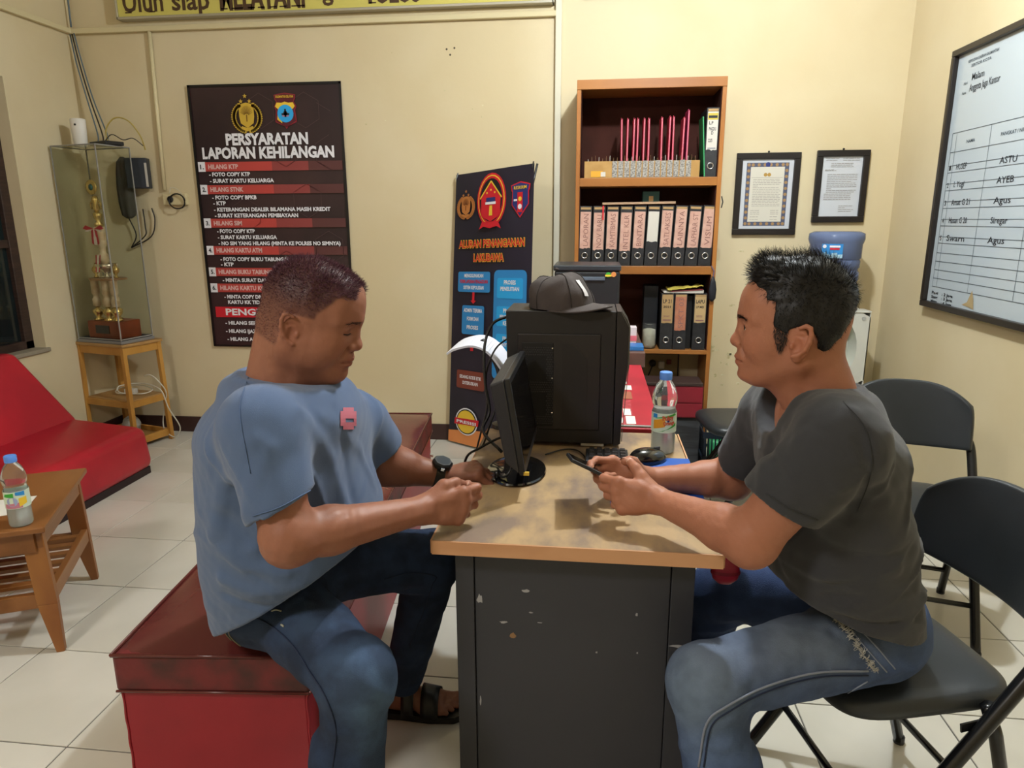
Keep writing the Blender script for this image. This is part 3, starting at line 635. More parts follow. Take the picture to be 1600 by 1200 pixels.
# ================================================================= BENCH, SOFA, COFFEE TABLE
maroon = mat('maroon_leatherette', '552422', .2, col2='63302A', scale=3, bump=.1, bscale=14)
maroon_side = mat('scuffed_maroon_side', '43201E', .45, col2='6A2224', scale=9, bump=.15, bscale=30)
redv = mat('red_vinyl', '96202C', .4, col2='8A1C28', scale=3, bump=.12, bscale=8)
def cushion(x0, y0, z0, x1, y1, z1, nx, ny, f, crown_=.030, r=.02):
    """top surface of a stuffed cushion, with rounded rim, as grid; sides added"""
    g = G()
    def top(u, v):
        x = x0+(x1-x0)*u; y = y0+(y1-y0)*v
        k = (1-math.exp(-min(u, 1-u)*(x1-x0)/.07))*(1-math.exp(-min(v, 1-v)*(y1-y0)/.09))
        return (x, y, z1+crown_*k*(1+.35*noise.noise(Vector((x*4, y*4, 1)))))
    g.grid(top, nx, ny); return g
bench = thing('bench', 'long bench with maroon leatherette cushion on a red vinyl base, under the left man', 'bench', (-.83, 1.26, 0), math.radians(5.2))
g = cushion(-.215, 0, .35, .225, 1.98, .442, 16, 60, None)
g.obj('seat_cover', maroon, bench, smooth=True)
G().box((-.215, 0, .352), (.225, 1.98, .444), bevel=.008).obj('cushion_side', maroon_side, bench)
g = G()
rr = .0045
g.tube([(-.215, 0, .444), (.225, 0, .444), (.225, 1.98, .444), (-.215, 1.98, .444), (-.215, 0, .444)], rr, 8)
g.obj('piping', maroon, bench, smooth=True)
g = G().tube([(-.213, -.002, .355), (.222, -.002, .355)], .003, 6).tube([(.224, 0, .355), (.226, 1.98, .355)], .003, 6); g.obj('lower_piping', maroon, bench, smooth=True)
g = G()
def side(u, v): return (-.20+.41*u, .006+.004*math.sin(9*u)*v*(1-v)*4, .005+.345*v)
g.box((-.205, .005, .004), (.215, 1.975, .352), bevel=.006); g.obj('base', redv, bench)
g = G()
g.tube(curve([(-.2055+.002*(k%2), .006, .01+.034*k) for k in range(11)], 3), .003, 5); g.tube(curve([(.2155-.002*(k%2), .006, .01+.034*k) for k in range(11)], 3), .003, 5)
g.obj('corner_seam', redv, bench, smooth=True)
sofared = mat('bright_red_vinyl', 'B4202E', .35, col2='A01C2A', scale=2.5, bump=.08, bscale=6)
so = thing('sofa', 'low bright red vinyl sofa along the left wall under the window', 'sofa', (-2.75, 2.6, 0))
# seat block: x -.28..+.31 , far end y=.86 , runs out of frame toward the camera
def rblock(a, b, bev, m, name, par, nz=None, top=None, sub=True):
    g = G().box(a, b, bevel=bev, seg=5); return g.obj(name, m, par, smooth=True, ang=50)
g = G().hexa([(-.3, -.45, .035), (.315, -.45, .035), (.315, .85, .035), (-.3, .85, .035), (-.3, -.45, .33), (.300, -.45, .275), (.300, .83, .275), (-.3, .83, .33)], .05, 6)
g.obj('seat', sofared, so, smooth=True, ang=60)
G().box((-.29, -.43, 0), (.29, .83, .04)).obj('plinth', mat('dark_plinth', '2A1A1A', .8), so)
g = G().hexa([(-.385, -.45, .30), (-.10, -.45, .28), (-.10, .84, .28), (-.385, .84, .30), (-.385, -.45, .72), (-.30, -.45, .72), (-.29, .68, .705), (-.385, .68, .705)], .03, 5)
g.obj('backrest', sofared, so, smooth=True, ang=60)
# coffee table
oak = mat('honey_brown_wood', '8A5A30', .35, col2='74471F', scale=6, stretch=(1, .25, 1), bump=.05, bscale=40)
oak_e = mat('honey_wood_leg', '96622F', .4, col2='824F26', scale=7, stretch=(1, 1, .3))
ct = thing('coffee_table', 'brown wooden coffee table with slatted shelf at the left edge', 'table', (-1.84, 2.06, 0), math.radians(26))
# local: +y far (short end length .54), -x to the left (long side)
g = G().box((-.78, -.285, .432), (.03, .285, .452), bevel=.004); g.obj('table_top', oak, ct)
for x in (-.02, -.72):
    for sy_ in (-1, 1):
        g = G(); sx_ = 1 if x > -.5 else -1
        y = sy_*.235
        g.hexa([(x-.012+.03*sx_, y-.012+.015*sy_, 0), (x+.012+.03*sx_, y-.012+.015*sy_, 0), (x+.012+.03*sx_, y+.012+.015*sy_, 0), (x-.012+.03*sx_, y+.012+.015*sy_, 0),
                (x-.035+.018*sx_, y-.014, .17), (x+.035+.005*sx_, y-.014, .17), (x+.035+.005*sx_, y+.014, .17), (x-.035+.018*sx_, y+.014, .17)], .002)
        g.hexa([(x-.035+.018*sx_, y-.014, .17), (x+.035+.005*sx_, y-.014, .17), (x+.035+.005*sx_, y+.014, .17), (x-.035+.018*sx_, y+.014, .17),
                (x-.03, y-.014, .432), (x+.03, y-.014, .432), (x+.03, y+.014, .432), (x-.03, y+.014, .432)], .002)
        g.obj('leg', oak_e, ct)
G().beam((.005, -.235, .20), (.005, .235, .20), .022, .05, bevel=.002).obj('stretcher', oak, ct)
G().beam((-.73, -.235, .20), (-.73, .235, .20), .022, .05, bevel=.002).obj('stretcher', oak, ct)
G().beam((-.73, -.235, .185), (.0, -.235, .185), .022, .05, bevel=.002).obj('stretcher', oak, ct)
G().beam((-.73, .235, .185), (.0, .235, .185), .022, .05, bevel=.002).obj('stretcher', oak, ct)
for y in (-.25, .25): G().beam((-.72, y, .395), (-.01, y, .395), .018, .07, bevel=.002).obj('apron', oak, ct)
for x in (-.0,): G().beam((x, -.25, .40), (x, .25, .40), .018, .06, bevel=.002).obj('apron', oak, ct)
for k in range(6):
    y = -.175+.07*k; G().beam((-.725, y, .215), (-.005, y, .215), .03, .014, bevel=.002).obj('slat', oak, ct)
bottle((-1.775, 1.83, .452), 'half empty plastic drink bottle with blue cap on the coffee table at the left', .105, True, rz=.5)
pp = thing('paper_sheet', 'sheet of white paper lying on the coffee table', 'paper', (-1.97, 1.93, .4525), math.radians(30))
G().prism([(-.12, -.08), (.10, -.085), (.112, .07), (-.11, .08)], .0008, lambda u, v, w: Vector((u, v, w))).obj('sheet', paper, pp)

# ================================================================= STAND WITH TROPHY CASE
pine = mat('varnished_pine', 'B8863E', .4, col2='A87632', scale=6, stretch=(1, 1, .3)); pine_t = mat('pine_shelf', 'A88250', .45, col2='98723F', scale=6, stretch=(.3, 1, 1))
st = thing('plant_stand', 'slim varnished wooden stand with two shelves in the left corner', 'stand', (-2.94, 3.955, 0), math.radians(-15))
# local box: x -.2..+.2 , y -.12..+.12
W2, D2_ = .185, .125
for sx_ in (-1, 1):
    for sy_ in (-1, 1):
        G().beam((sx_*(W2+.012), sy_*(D2_+.008), 0), (sx_*W2, sy_*D2_, .645), .026, .026, up=(0, 1, 0), bevel=.002).obj('leg', pine, st)
G().box((-W2-.02, -D2_-.02, .645), (W2+.02, D2_+.02, .662), bevel=.002).obj('shelf', pine_t, st)
G().box((-W2, -D2_, .30), (W2, D2_, .312), bevel=.002).obj('shelf', pine_t, st)
G().box((-W2, -D2_, .03), (W2, D2_, .042), bevel=.002).obj('shelf', pine_t, st)
for z, h in ((.62, .05), (.285, .04), (.05, .045)):
    for sy_ in (-1, 1): G().box((-W2, sy_*D2_-.009, z-h/2), (W2, sy_*D2_+.009, z+h/2), bevel=.002).obj('rail', pine, st)
    for sx_ in (-1, 1): G().box((sx_*W2-.009, -D2_, z-h/2), (sx_*W2+.009, D2_, z+h/2), bevel=.002).obj('rail', pine, st)
acry = mat('clear_acrylic', 'F4F6F0', .03, trans=1, ior=1.12); acedge = mat('acrylic_edge', '8C8A84', .3)
tc_ = thing('display_case', 'tall clear acrylic display case standing on the wooden stand', 'display case', (-2.945, 3.945, .663), math.radians(-13))
HW, HD, HH = .172, .115, 1.145
G().box((-HW-.008, -HD-.008, 0), (HW+.008, HD+.008, .018), bevel=.002).obj('base_board', mat('case_base_grey', '7C7A78', .4), tc_)
G().box((-HW, -HD, .0185), (HW, HD, .0225)).obj('black_mat', black, tc_)
for a, b in (((-HW, -HD, .024), (HW, -HD+.003, HH)), ((-HW, HD-.003, .024), (HW, HD, HH)), ((-HW, -HD+.003, .024), (-HW+.003, HD-.003, HH)), ((HW-.003, -HD+.003, .024), (HW, HD-.003, HH)), ((-HW, -HD, HH), (HW, HD, HH+.003))):
    G().box(a, b).obj('acrylic_pane', acry, tc_)
for sx_ in (-1, 1):
    for sy_ in (-1, 1): G().beam((sx_*HW, sy_*HD, .02), (sx_*HW, sy_*HD, HH), .006, .006, up=(0, 1, 0)).obj('edge_strip', acedge, tc_)
for z in (HH, .026):
    for sy_ in (-1, 1): G().beam((-HW, sy_*HD, z), (HW, sy_*HD, z), .006, .006).obj('edge_strip', acedge, tc_)
    for sx_ in (-1, 1): G().beam((sx_*HW, -HD, z), (sx_*HW, HD, z), .006, .006).obj('edge_strip', acedge, tc_)
tp = thing('trophy', 'tall gold and silver trophy with red and white ribbon inside the clear case', 'trophy', (-2.945, 3.945, .686), math.radians(-13))
goldm = mat('trophy_gold', 'C9B070', .22, .85); silv = mat('trophy_silver', 'CFC8B8', .18, .9); cream = mat('trophy_column_marble', 'C6B494', .35, col2='B8A07C', scale=20); rwood = mat('trophy_base_wood', '8A4426', .35, col2='74361E', scale=8)
G().box((-.125, -.08, 0), (.125, .08, .105), bevel=.004).obj('plinth', rwood, tp)
G().box((-.06, -.0835, .03), (.05, -.080, .080), bevel=.001).obj('nameplate', mat('dark_plate', '2B2A30', .3), tp)
for x, y in ((-.075, -.035), (.0, .03), (.075, -.035), (.02, -.045)):
    G().lathe([(.028, .105), (.03, .112), (.012, .125), (.03, .15), (.034, .165), (.012, .18), (.014, .19)], (x, y, 0), 16).obj('cup', goldm, tp, smooth=True)
    G().lathe([(.014, .19), (.024, .195), (.024, .235), (.017, .245), (.017, .262), (.023, .27), (.022, .34), (.026, .352)], (x, y, 0), 16).obj('column', cream, tp, smooth=True)
G().lathe([(.0, .352), (.118, .352), (.12, .356), (.12, .362), (0, .362)], (0, 0, 0), 28, sy=.75).obj('tier_plate', mat('tier_wood', '8F6A44', .4), tp)
for x in (-.08, .08):
    G().lathe([(.012, .362), (.014, .368), (.006, .38), (.022, .405), (.020, .42), (.008, .435), (.004, .45)], (x, -.01, 0), 14).obj('finial', goldm, tp, smooth=True)
G().lathe([(.03, .362), (.032, .372), (.01, .385), (.055, .42), (.062, .445), (.058, .447), (.02, .43)], (0, 0, 0), 24).obj('bowl', silv, tp, smooth=True)
g = G()
for s_ in (-1, 1): g.tube(curve([(s_*.055, 0, .44), (s_*.085, 0, .45), (s_*.08, 0, .415), (s_*.045, 0, .40)], 5), .004, 6)
g.obj('handle', silv, tp, smooth=True)
G().lathe([(.016, .43), (.030, .47), (.028, .50), (.018, .51), (.018, .545), (.03, .56), (.026, .575), (.034, .64), (.036, .66), (.012, .67)], (-.012, 0, 0), 20).obj('stem', cream, tp, smooth=True)
G().lathe([(.02, .665), (.026, .68), (.012, .695), (.022, .72), (.026, .74), (.010, .755)], (-.016, 0, 0), 16).obj('figure_base', goldm, tp, smooth=True)
g = G().lathe([(.008, .75), (.02, .77), (.016, .80), (.022, .825), (.012, .845)], (-.018, 0, 0), 12)
for s_ in (-1, 1): g.tube(curve([(-.018+s_*.018, 0, .82), (-.018+s_*.04, 0, .80), (-.018+s_*.035, 0, .77)], 4), .006, 6)
g.obj('winged_figure', goldm, tp, smooth=True)
Mz = Matrix.Translation((-.03, -.004, .895)) @ Matrix.Rotation(PI/2, 4, 'X')
G().lathe([(.0, -.006), (.040, -.006), (.044, 0), (.040, .006), (.032, .004), (.0, .004)], n=28, M=Mz, cap=False, amp=.05, k=12).obj('medallion', goldm, tp, smooth=True)
G().lathe([(.0, .0045), (.018, .0045), (.0, .0065)], n=20, M=Mz, cap=False).obj('medallion_centre', mat('teal_enamel', '3C6E6A', .3), tp, smooth=True)
ribr, ribw = mat('ribbon_red', 'B03038', .6), mat('ribbon_white', 'D8CFC4', .6)
g = G(); g2 = G()
for s_ in (-1, 1):
    g.poly([(-.012, -.04, .655), (s_*.06-.012, -.045, .675), (s_*.085-.012, -.045, .655), (s_*.055-.012, -.045, .648)])
    g2.poly([(-.012, -.0405, .650), (s_*.055-.012, -.0455, .647), (s_*.07-.012, -.0455, .640), (s_*.045-.012, -.0455, .638)])
    g.poly([(-.012+s_*.004, -.042, .65), (-.012+s_*.022, -.042, .65), (-.012+s_*.030, -.04, .57), (-.012+s_*.014, -.04, .56)])
    g.poly([(-.012+s_*.012, -.036, .50), (-.012+s_*.02, -.036, .50), (.0+s_*.016, -.064, .40), (.0+s_*.008, -.064, .40)])
g2.poly([(-.022, -.0415, .65), (-.002, -.0415, .65), (.002, -.0405, .56), (-.024, -.0405, .56)]); g2.poly([(-.02, -.0365, .50), (-.004, -.0365, .50), (.008, -.0645, .40), (-.006, -.0645, .40)])
g.obj('red_ribbon', ribr, tp, recalc=False); g2.obj('white_ribbon', ribw, tp, recalc=False)
# things on and behind the case
af = thing('air_freshener', 'white automatic air freshener standing on the display case', 'air freshener', (-3.02, 3.97, 1.812), .1)
G().lathe([(.033, 0), (.038, .01), (.042, .09), (.043, .15), (.040, .155)], n=28, sx=1, sy=.85).obj('housing', mat('freshener_white', 'D8D4CC', .4), af, smooth=True, ang=50)
G().lathe([(.006, 0), (.005, .003)], n=12, M=Matrix.Translation((.004, -.037, .12)) @ Matrix.Rotation(PI/2, 4, 'X')).obj('nozzle', grille, af)
ro = thing('router', 'flat black router box on top of the display case', 'router', (-2.86, 3.95, 1.812), math.radians(-24))
G().box((-.06, -.05, 0), (.105, .06, .022), bevel=.004).obj('box', mat('router_black', '151313', .4), ro)
ycab = mat('yellow_cable', 'A89344', .5); ocab = mat('dark_thin_cable', '2A2420', .5); gcab = mat('grey_blue_cable', '5B6A74', .5)
cable('yellow network cable arching above the black router', [(-2.86, 3.99, 1.836), (-2.87, 4.0, 1.91), (-2.82, 4.02, 1.975), (-2.75, 4.04, 1.96), (-2.70, 4.06, 1.88), (-2.69, 4.08, 1.80)], .004, ycab)
cable('thin dark cable tangled over the router', [(-2.87, 3.97, 1.836), (-2.83, 3.99, 1.88), (-2.77, 4.0, 1.85), (-2.72, 4.02, 1.86), (-2.68, 4.05, 1.82)], .003, ocab)
for k in range(3):
    cable(['grey blue cable hanging down the corner from the trunking', 'dark cable hanging down the corner to the router', 'thin grey cable beside the other corner cables'][k],
          [(-3.135+.02*k, 4.16-.01*k, 2.47), (-3.11+.018*k, 4.15, 2.3), (-3.06+.02*k, 4.13, 2.1), (-3.0+.03*k, 4.10, 1.9), (-2.97+.035*k, 4.05, 1.838)], .004, [gcab, ocab, gcab][k], group='corner cables')
cable('cable rising above the trunking in the left corner', [(-3.13, 4.17, 2.99), (-3.12, 4.165, 2.8), (-3.125, 4.165, 2.51)], .005, gcab)
ad = thing('power_adapter', 'dark power adapter box hanging on the back wall behind the display case', 'adapter', (-2.80, 4.14, 1.64), math.radians(12))
G().box((-.06, -.025, -.06), (.07, .03, .12), bevel=.006).obj('case', mat('adapter_dark', '2C3038', .45), ad); G().box((.055, -.027, -.05), (.068, -.02, .09)).obj('pale_strip', mat('pale_edge', 'B5B0A6', .5), ad)
cb = thing('reflection_shape', 'dark shape standing in for cloudy reflections, behind the display case', 'bag', (-2.90, 4.155, 1.40))  # added dark shape imitating the faint cloudy reflections at the clear case
g = G().lathe([(.015, 0), (.04, .02), (.05, .09), (.052, .18), (.045, .28), (.035, .34), (.01, .37)], n=20, sy=.5, amp=.18, k=5)
g.obj('cloth', mat('dark_reflection_tone', '4A463E', .9, bump=.3, bscale=12), cb, smooth=True)  # dark tone of the reflections put into its colour
for a_ in range(7):
    t = a_/6; pts = [(-2.92, 4.165, 1.22), (-2.88+.02*a_, 4.17, 1.30+.02*math.sin(a_*2)), (-2.92+.035*a_, 4.175, 1.38+.03*math.cos(a_)), (-2.86+.03*a_-.05, 4.18, 1.45+.02*math.sin(a_*3))]
    if a_ in (0, 3, 5): cable(['dark cord fanned on the wall behind the case, longest', '', '', 'dark cord fanned on the wall behind the case, middle', '', 'dark cord fanned on the wall behind the case, nearest the conduit'][a_], pts, .004, ocab, group='fanned wall cords')
wcab = mat('white_cable', 'C9C4B4', .5)
ext = thing('extension_lead', 'coiled white extension lead on the stand shelf, hanging down its right side', 'cable', (-2.90, 3.96, .313))
def lp_(pts, r=.004): return G().tube(curve(pts, 6), r, 6)
g = lp_([(.05, -.02, .006), (-.08, -.03, .012), (-.10, .03, .03), (.02, .06, .045), (.13, .02, .03), (.10, -.04, .015), (-.04, -.05, .02), (-.08, .0, .05), (.04, .05, .06), (.17, .0, .05), (.23, -.03, .02), (.25, -.02, -.08), (.28, .03, -.22), (.22, .05, -.295), (.14, .07, -.24), (.15, .08, -.12), (.20, .05, .0), (.17, .03, .08), (.12, .03, .12), (.07, .04, .11)])
g.obj('cord', wcab, ext, smooth=True)
G().box((-.04, -.02, .004), (.03, .02, .036), bevel=.004).obj('socket_block', mat('block_white', 'BEB8AC', .5), ext)
bg_ = thing('plastic_bundle', 'crumpled clear plastic bag on the lowest stand shelf', 'bag', (-2.92, 3.97, .043))
g = G().grid(lambda u, v: ((.055+.02*noise.noise(Vector((u*5, v*5, 0))))*math.cos(u*2*PI)*math.sin(v*PI*.95+.05)-.02, (.05)*math.sin(u*2*PI)*math.sin(v*PI*.95+.05), .062-.06*math.cos(v*PI*.95+.05)+.008*noise.noise(Vector((u*9, v*9, 2)))), 24, 14)
g.obj('crumpled_film', mat('crumpled_plastic', 'A8A69C', .3, trans=.3, bump=.4, bscale=60), bg_)
sk = thing('wall_socket', 'cream double wall socket with a black coiled lead, beside the dark maroon poster', 'socket', (-2.59, YB-.001, 1.515))
G().box((-.085, -.03, -.035), (.07, 0, .035), bevel=.005).obj('socket_box', mat('socket_cream', 'C9BB92', .5), sk)
G().lathe([(.018, 0), (.02, .006), (.012, .008)], n=16, M=Matrix.Translation((-.03, -.030, .0)) @ Matrix.Rotation(PI/2, 4, 'X')).obj('plug', blackpl, sk)
g = G().tube([Vector((.02+.052*math.cos(a*.35)*(1+.05*math.sin(a)), -.045-.003*math.sin(a*.7), -.012+.045*math.sin(a*.35))) for a in range(40)], .004, 6); g.obj('coiled_lead', cab, sk, smooth=True)
g = G().tube(curve([(-.03, -.035, .035), (-.02, -.03, .07), (.02, -.03, .06), (.05, -.03, .03)], 5), .002, 5); g.obj('thin_lead', wcab, sk, smooth=True)

# ================================================================= FOLDING CHAIRS
seatm = mat('chair_vinyl_black', '25292C', .38, col2='2B2F33', scale=4, bump=.03, bscale=200)
def folding_chair(label):
    """local: +x front, origin on the floor below the seat centre"""
    c = thing('folding_chair', label, 'chair', (0, 0, 0), 0, 'black folding chairs')
    def pad(x0, x1, w0, w1, z0, t, droop):
        g = G(); n = 16
        def out(k):
            a = 2*PI*k/56; ca, sa = math.cos(a), math.sin(a)
            u = math.copysign(abs(ca)**.42, ca); v = math.copysign(abs(sa)**.42, sa)
            x = (x0+x1)/2+(x1-x0)/2*u; wv = (w0+(w1-w0)*(x-x0)/(x1-x0))/2
            return x, wv*v
        rings = []
        for sc, dz in ((.0001, t), (.45, t), (.78, t-.001), (.92, t-.005), (.985, t-.014), (1.0, t-.026), (.99, .006), (.95, 0), (.0001, 0)):
            cx_ = (x0+x1)/2
            rings.append([g.bm.verts.new((cx_+(out(k)[0]-cx_)*sc, out(k)[1]*sc, z0+dz)) for k in range(56)])
        for A_, B_ in zip(rings, rings[1:]):
            for k in range(56): g.bm.faces.new((A_[k], A_[(k+1) % 56], B_[(k+1) % 56], B_[k]))
        return g
    pad(-.205, .205, .36, .40, .405, .045, 0).obj('seat', seatm, c, smooth=True)
    # backrest, curved shell
    def bk(u, v, off=0):
        y = (u-.5)*.42; z = .57+.235*v
        top = 1-.30*(abs(u-.5)*2)**3.2
        z = .57+.235*v*top+.012*(abs(u-.5)*2)**2*(1-v)
        lean = (z-.45)*.20
        x = -.215-lean+.055*(abs(u-.5)*2)**2 - off
        return (x, y*(1-.05*(v**6)), z)
    g = G(); g.grid(lambda u, v: bk(u, v), 28, 12)
    o = g.obj('backrest', seatm, c, smooth=True); sdm = o.modifiers.new('s', 'SOLIDIFY'); sdm.thickness = .026; sdm.offset = 0; bv = o.modifiers.new('b', 'BEVEL'); bv.width = .009; bv.segments = 3; bv.angle_limit = math.radians(50)
    for s_ in (-1, 1):
        y = s_*.215
        G().tube(curve([(-.262, y*.84, .69), (-.232, y*.93, .62), (-.185, y, .55), (.02, y, .25), (.19, y, .0)], 6), .0150, 12).obj('front_leg', blackmt, c, smooth=True)
        G().tube([(-.03, y*.90, .40), (-.10, y*.90, .43), (-.13, y*.90, .36), (-.235, y*.90, .0)][1:], .0135, 12).obj('rear_leg', blackmt, c, smooth=True)
        G().beam((-.04, y*.95, .39), (-.125, y*.95, .405), .004, .020, bevel=.001).obj('seat_bracket', blackmt, c)
        G().lathe([(.015, 0), (.015, .02)], (.185, y, 0), 10).obj('rubber_foot', blackpl, c)
        G().lathe([(.014, 0), (.014, .02)], (-.233, y*.9, 0), 10).obj('rubber_foot', blackpl, c)
    G().tube([(.10, -.215, .135), (.10, .215, .135)], .009, 8).obj('stretcher', blackmt, c, smooth=True)
    G().tube([(-.2, -.19, .11), (-.2, .19, .11)], .009, 8).obj('stretcher', blackmt, c, smooth=True)
    return c
chB = folding_chair('nearest black folding chair, the right man sitting on it')
chB.location = (.665, 1.47, 0); chB.rotation_euler[2] = math.radians(180+12.5)
chA = copy_tree(chB); chA['label'] = 'black folding chair against the right wall, behind the seated right man'
chA.location = (1.09, 2.36, 0); chA.rotation_euler[2] = math.radians(-90-14)
chC = copy_tree(chB); chC['label'] = 'farthest black folding chair beside the basket, by the back wall'
chC.location = (.74, 3.33, 0); chC.rotation_euler[2] = math.radians(180+8)
sc_ = thing('hanging_pouch', 'small crimson pouch hanging from the right desk edge below the elbow', 'pouch', (.292, 1.375, .625))
G().lathe([(.0, 0), (.014, .003), (.026, .014), (.030, .030), (.027, .050), (.018, .066), (.0, .070)], n=28, sx=1, sy=.45, cap=False).obj('pouch_body', mat('crimson_vinyl', '9E1F3C', .35), sc_, smooth=True)
G().lathe([(.0305, .026), (.0312, .030), (.0305, .034)], n=28, sy=.46, cap=False).obj('pouch_seam', mat('crimson_seam', '7E1830', .4), sc_, smooth=True)
G().tube(curve([(0, 0, .068), (-.006, 0, .085), (-.010, 0, .105), (-.022, 0, .118)], 4), .0025, 6).obj('cord', blackpl, sc_)
# ================================================================= BOOKCASE
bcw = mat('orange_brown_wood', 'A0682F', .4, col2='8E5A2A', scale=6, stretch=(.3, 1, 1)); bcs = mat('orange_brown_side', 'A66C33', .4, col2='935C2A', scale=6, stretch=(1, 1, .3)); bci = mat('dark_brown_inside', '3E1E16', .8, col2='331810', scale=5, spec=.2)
bk_ = thing('bookcase', 'tall narrow brown wooden bookcase with dark inside against the back wall', 'bookcase', (.277, 4.05, 0))
bx0, bx1, by0, by1 = -.107, .66, 3.90, 4.185
o_ = Vector((.277, 4.05, 0))
def BB(a, b, name, m, bev=.002): return G().box(Vector(a)-o_, Vector(b)-o_, bevel=bev).obj(name, m, bk_)
BB((bx0, by0, .0), (bx0+.022, by1, 2.09), 'side_panel', bcs); BB((bx1-.022, by0, .0), (bx1, by1, 2.09), 'side_panel', bcs)
BB((bx0, by0-.004, 2.045), (bx1, by1, 2.093), 'top_board', bcw)
for z0, z1 in ((1.556, 1.600), (1.088, 1.133), (.645, .668)): BB((bx0+.022, by0, z0), (bx1-.022, by1-.012, z1), 'shelf', bcw)
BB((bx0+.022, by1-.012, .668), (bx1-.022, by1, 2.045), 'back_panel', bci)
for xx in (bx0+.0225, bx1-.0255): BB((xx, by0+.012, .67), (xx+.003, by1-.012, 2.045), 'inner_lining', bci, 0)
G().tube([(bx1-.277+.005, by0-4.05-.008, 1.50), (bx1-.277+.012, by0-4.05-.012, 1.47), (bx1-.277+.006, by0-4.05-.012, 1.44)], .003, 6).obj('hook', grille, bk_)
# binders
bind = mat('black_binder_board', '1E1E20', .5, col2='27272A', scale=30); pinkl = mat('pink_label_paper', 'C9A292', .8, col2='BE9484', scale=20); whl = mat('white_label_paper', 'C9C4BA', .8); tanl = mat('tan_label_strip', 'A8885C', .8); ink = mat('faded_ink', '86605A', .8)
def binder(x, z, label, text, col, group, w_=.067, h=.32, tilt=0, lh=(.10, .30), y=3.915, txc=None, d=.25):
    b = thing('ring_binder', label, 'binder', (x, y, z), 0, group)
    G().box((-w_/2, 0, 0), (w_/2, .004, h), bevel=.0015).obj('spine', bind, b)
    G().box((-w_/2, .004, 0), (-w_/2+.003, d, h)).obj('cover', bind, b); G().box((w_/2-.003, .004, 0), (w_/2, d, h)).obj('cover', bind, b)
    G().box((-w_/2+.004, .012, .004), (w_/2-.004, d-.01, h-.02)).obj('paper_block', mat('paper_edges', 'A89E8C', .9), b)
    G().lathe([(.0165, 0), (.019, .002), (.0165, .004), (.012, .003), (.0115, -.001)], (0, 0, 0), 20, M=Matrix.Translation((0, 0, .055)) @ Matrix.Rotation(PI/2, 4, 'X'), cap=False).obj('finger_ring', steel, b, smooth=True)
    G().lathe([(.0, .0005), (.0118, .0005)], n=16, M=Matrix.Translation((0, 0, .055)) @ Matrix.Rotation(PI/2, 4, 'X'), cap=False).obj('finger_hole', grille, b)
    n = 6; P = [(-w_/2+.005, lh[0])]
    P += [(-w_/2+.005+(w_-.010)*i/n, lh[0]+random.uniform(-.004, .004)) for i in range(1, n)]+[(w_/2-.005, lh[0]), (w_/2-.005, lh[1]), (-w_/2+.005, lh[1])]
    G().prism(P, .0012, lambda u, v, w: Vector((u, -w, v))).obj('spine_label', col, b)
    G().box((-w_/2+.006, -.0016, h-.018), (w_/2-.006, -.0002, h-.006)).obj('top_strip', tanl, b)
    pr = Print(lambda u, v, w: Vector((u, -.0014-w*.4, v)))
    if text:
        m_ = txc or ink
        L_ = min((lh[1]-lh[0])*.88, .030*len(text)); pr.text(text, .016, lh[0]+.012, L_, m_, h=.027, rot=PI/2, bold=0)
    pr.done(b, {m_.name: 'lettering'} if text else None)
    b.rotation_euler[1] = tilt
    return b
names = ['LAPORAN', 'NOV BARU', 'KAMTIBMAS', 'INTEL KLR', 'BINTARA', '', 'SATLAKSES', 'LAINNYA', 'LAPHAR ST', 'VISUM']
for i, nm in enumerate(names):
    lab = ['pink labelled black binder with a red tab, leftmost on the middle shelf', 'pink labelled black binder, second from the left on the middle shelf', 'pink labelled black binder with a red ribbon, third on the middle shelf', 'pink labelled black binder, fourth from the left on the middle shelf',
           'pink labelled black binder, fifth, left of the white labelled one', 'black binder with a torn white label on the middle shelf', 'pink labelled black binder just right of the white labelled one', 'pink labelled black binder with the highest label, eighth on the middle shelf',
           'pink labelled black binder, second from the right on the middle shelf', 'pink labelled black binder, rightmost on the middle shelf'][i]
    binder(-.052+i*.0722, 1.134, lab, nm, whl if i == 5 else pinkl, 'black binders on the middle shelf', lh=((.095, .29), (.085, .285), (.09, .29), (.08, .285), (.095, .29), (.13, .29), (.10, .295), (.10, .305), (.098, .29), (.10, .31))[i], tilt=.012+.004*i)
b_ = thing('red_marker_tab', 'small red tab hanging from the flat folder over the binders', 'tab', (.045, 3.905, 1.40)); G().box((-.004, -.004, -.02), (.004, -.001, .055)).obj('tab', red_p, b_)
ff = thing('flat_folder', 'thin pale folder lying across the tops of the middle shelf binders', 'folder', (.24, 3.99, 1.46), 0)
G().hexa([(-.20, -.085, 0), (.19, -.085, .004), (.19, .10, .004), (-.20, .10, 0), (-.20, -.085, .012), (.19, -.085, .016), (.19, .10, .016), (-.20, .10, .012)], .001).obj('folder_cover', mat('pale_folder', 'A8886C', .6), ff)
gb = thing('green_box', 'small dark green box lying on the flat folder', 'box', (.305, 4.03, 1.477)); G().box((-.045, -.04, 0), (.045, .04, .055), bevel=.002).obj('box', mat('dark_green_card', '1E4540', .5), gb); G().box((-.012, -.0415, .002), (.012, -.0395, .03)).obj('label', tanl, gb)
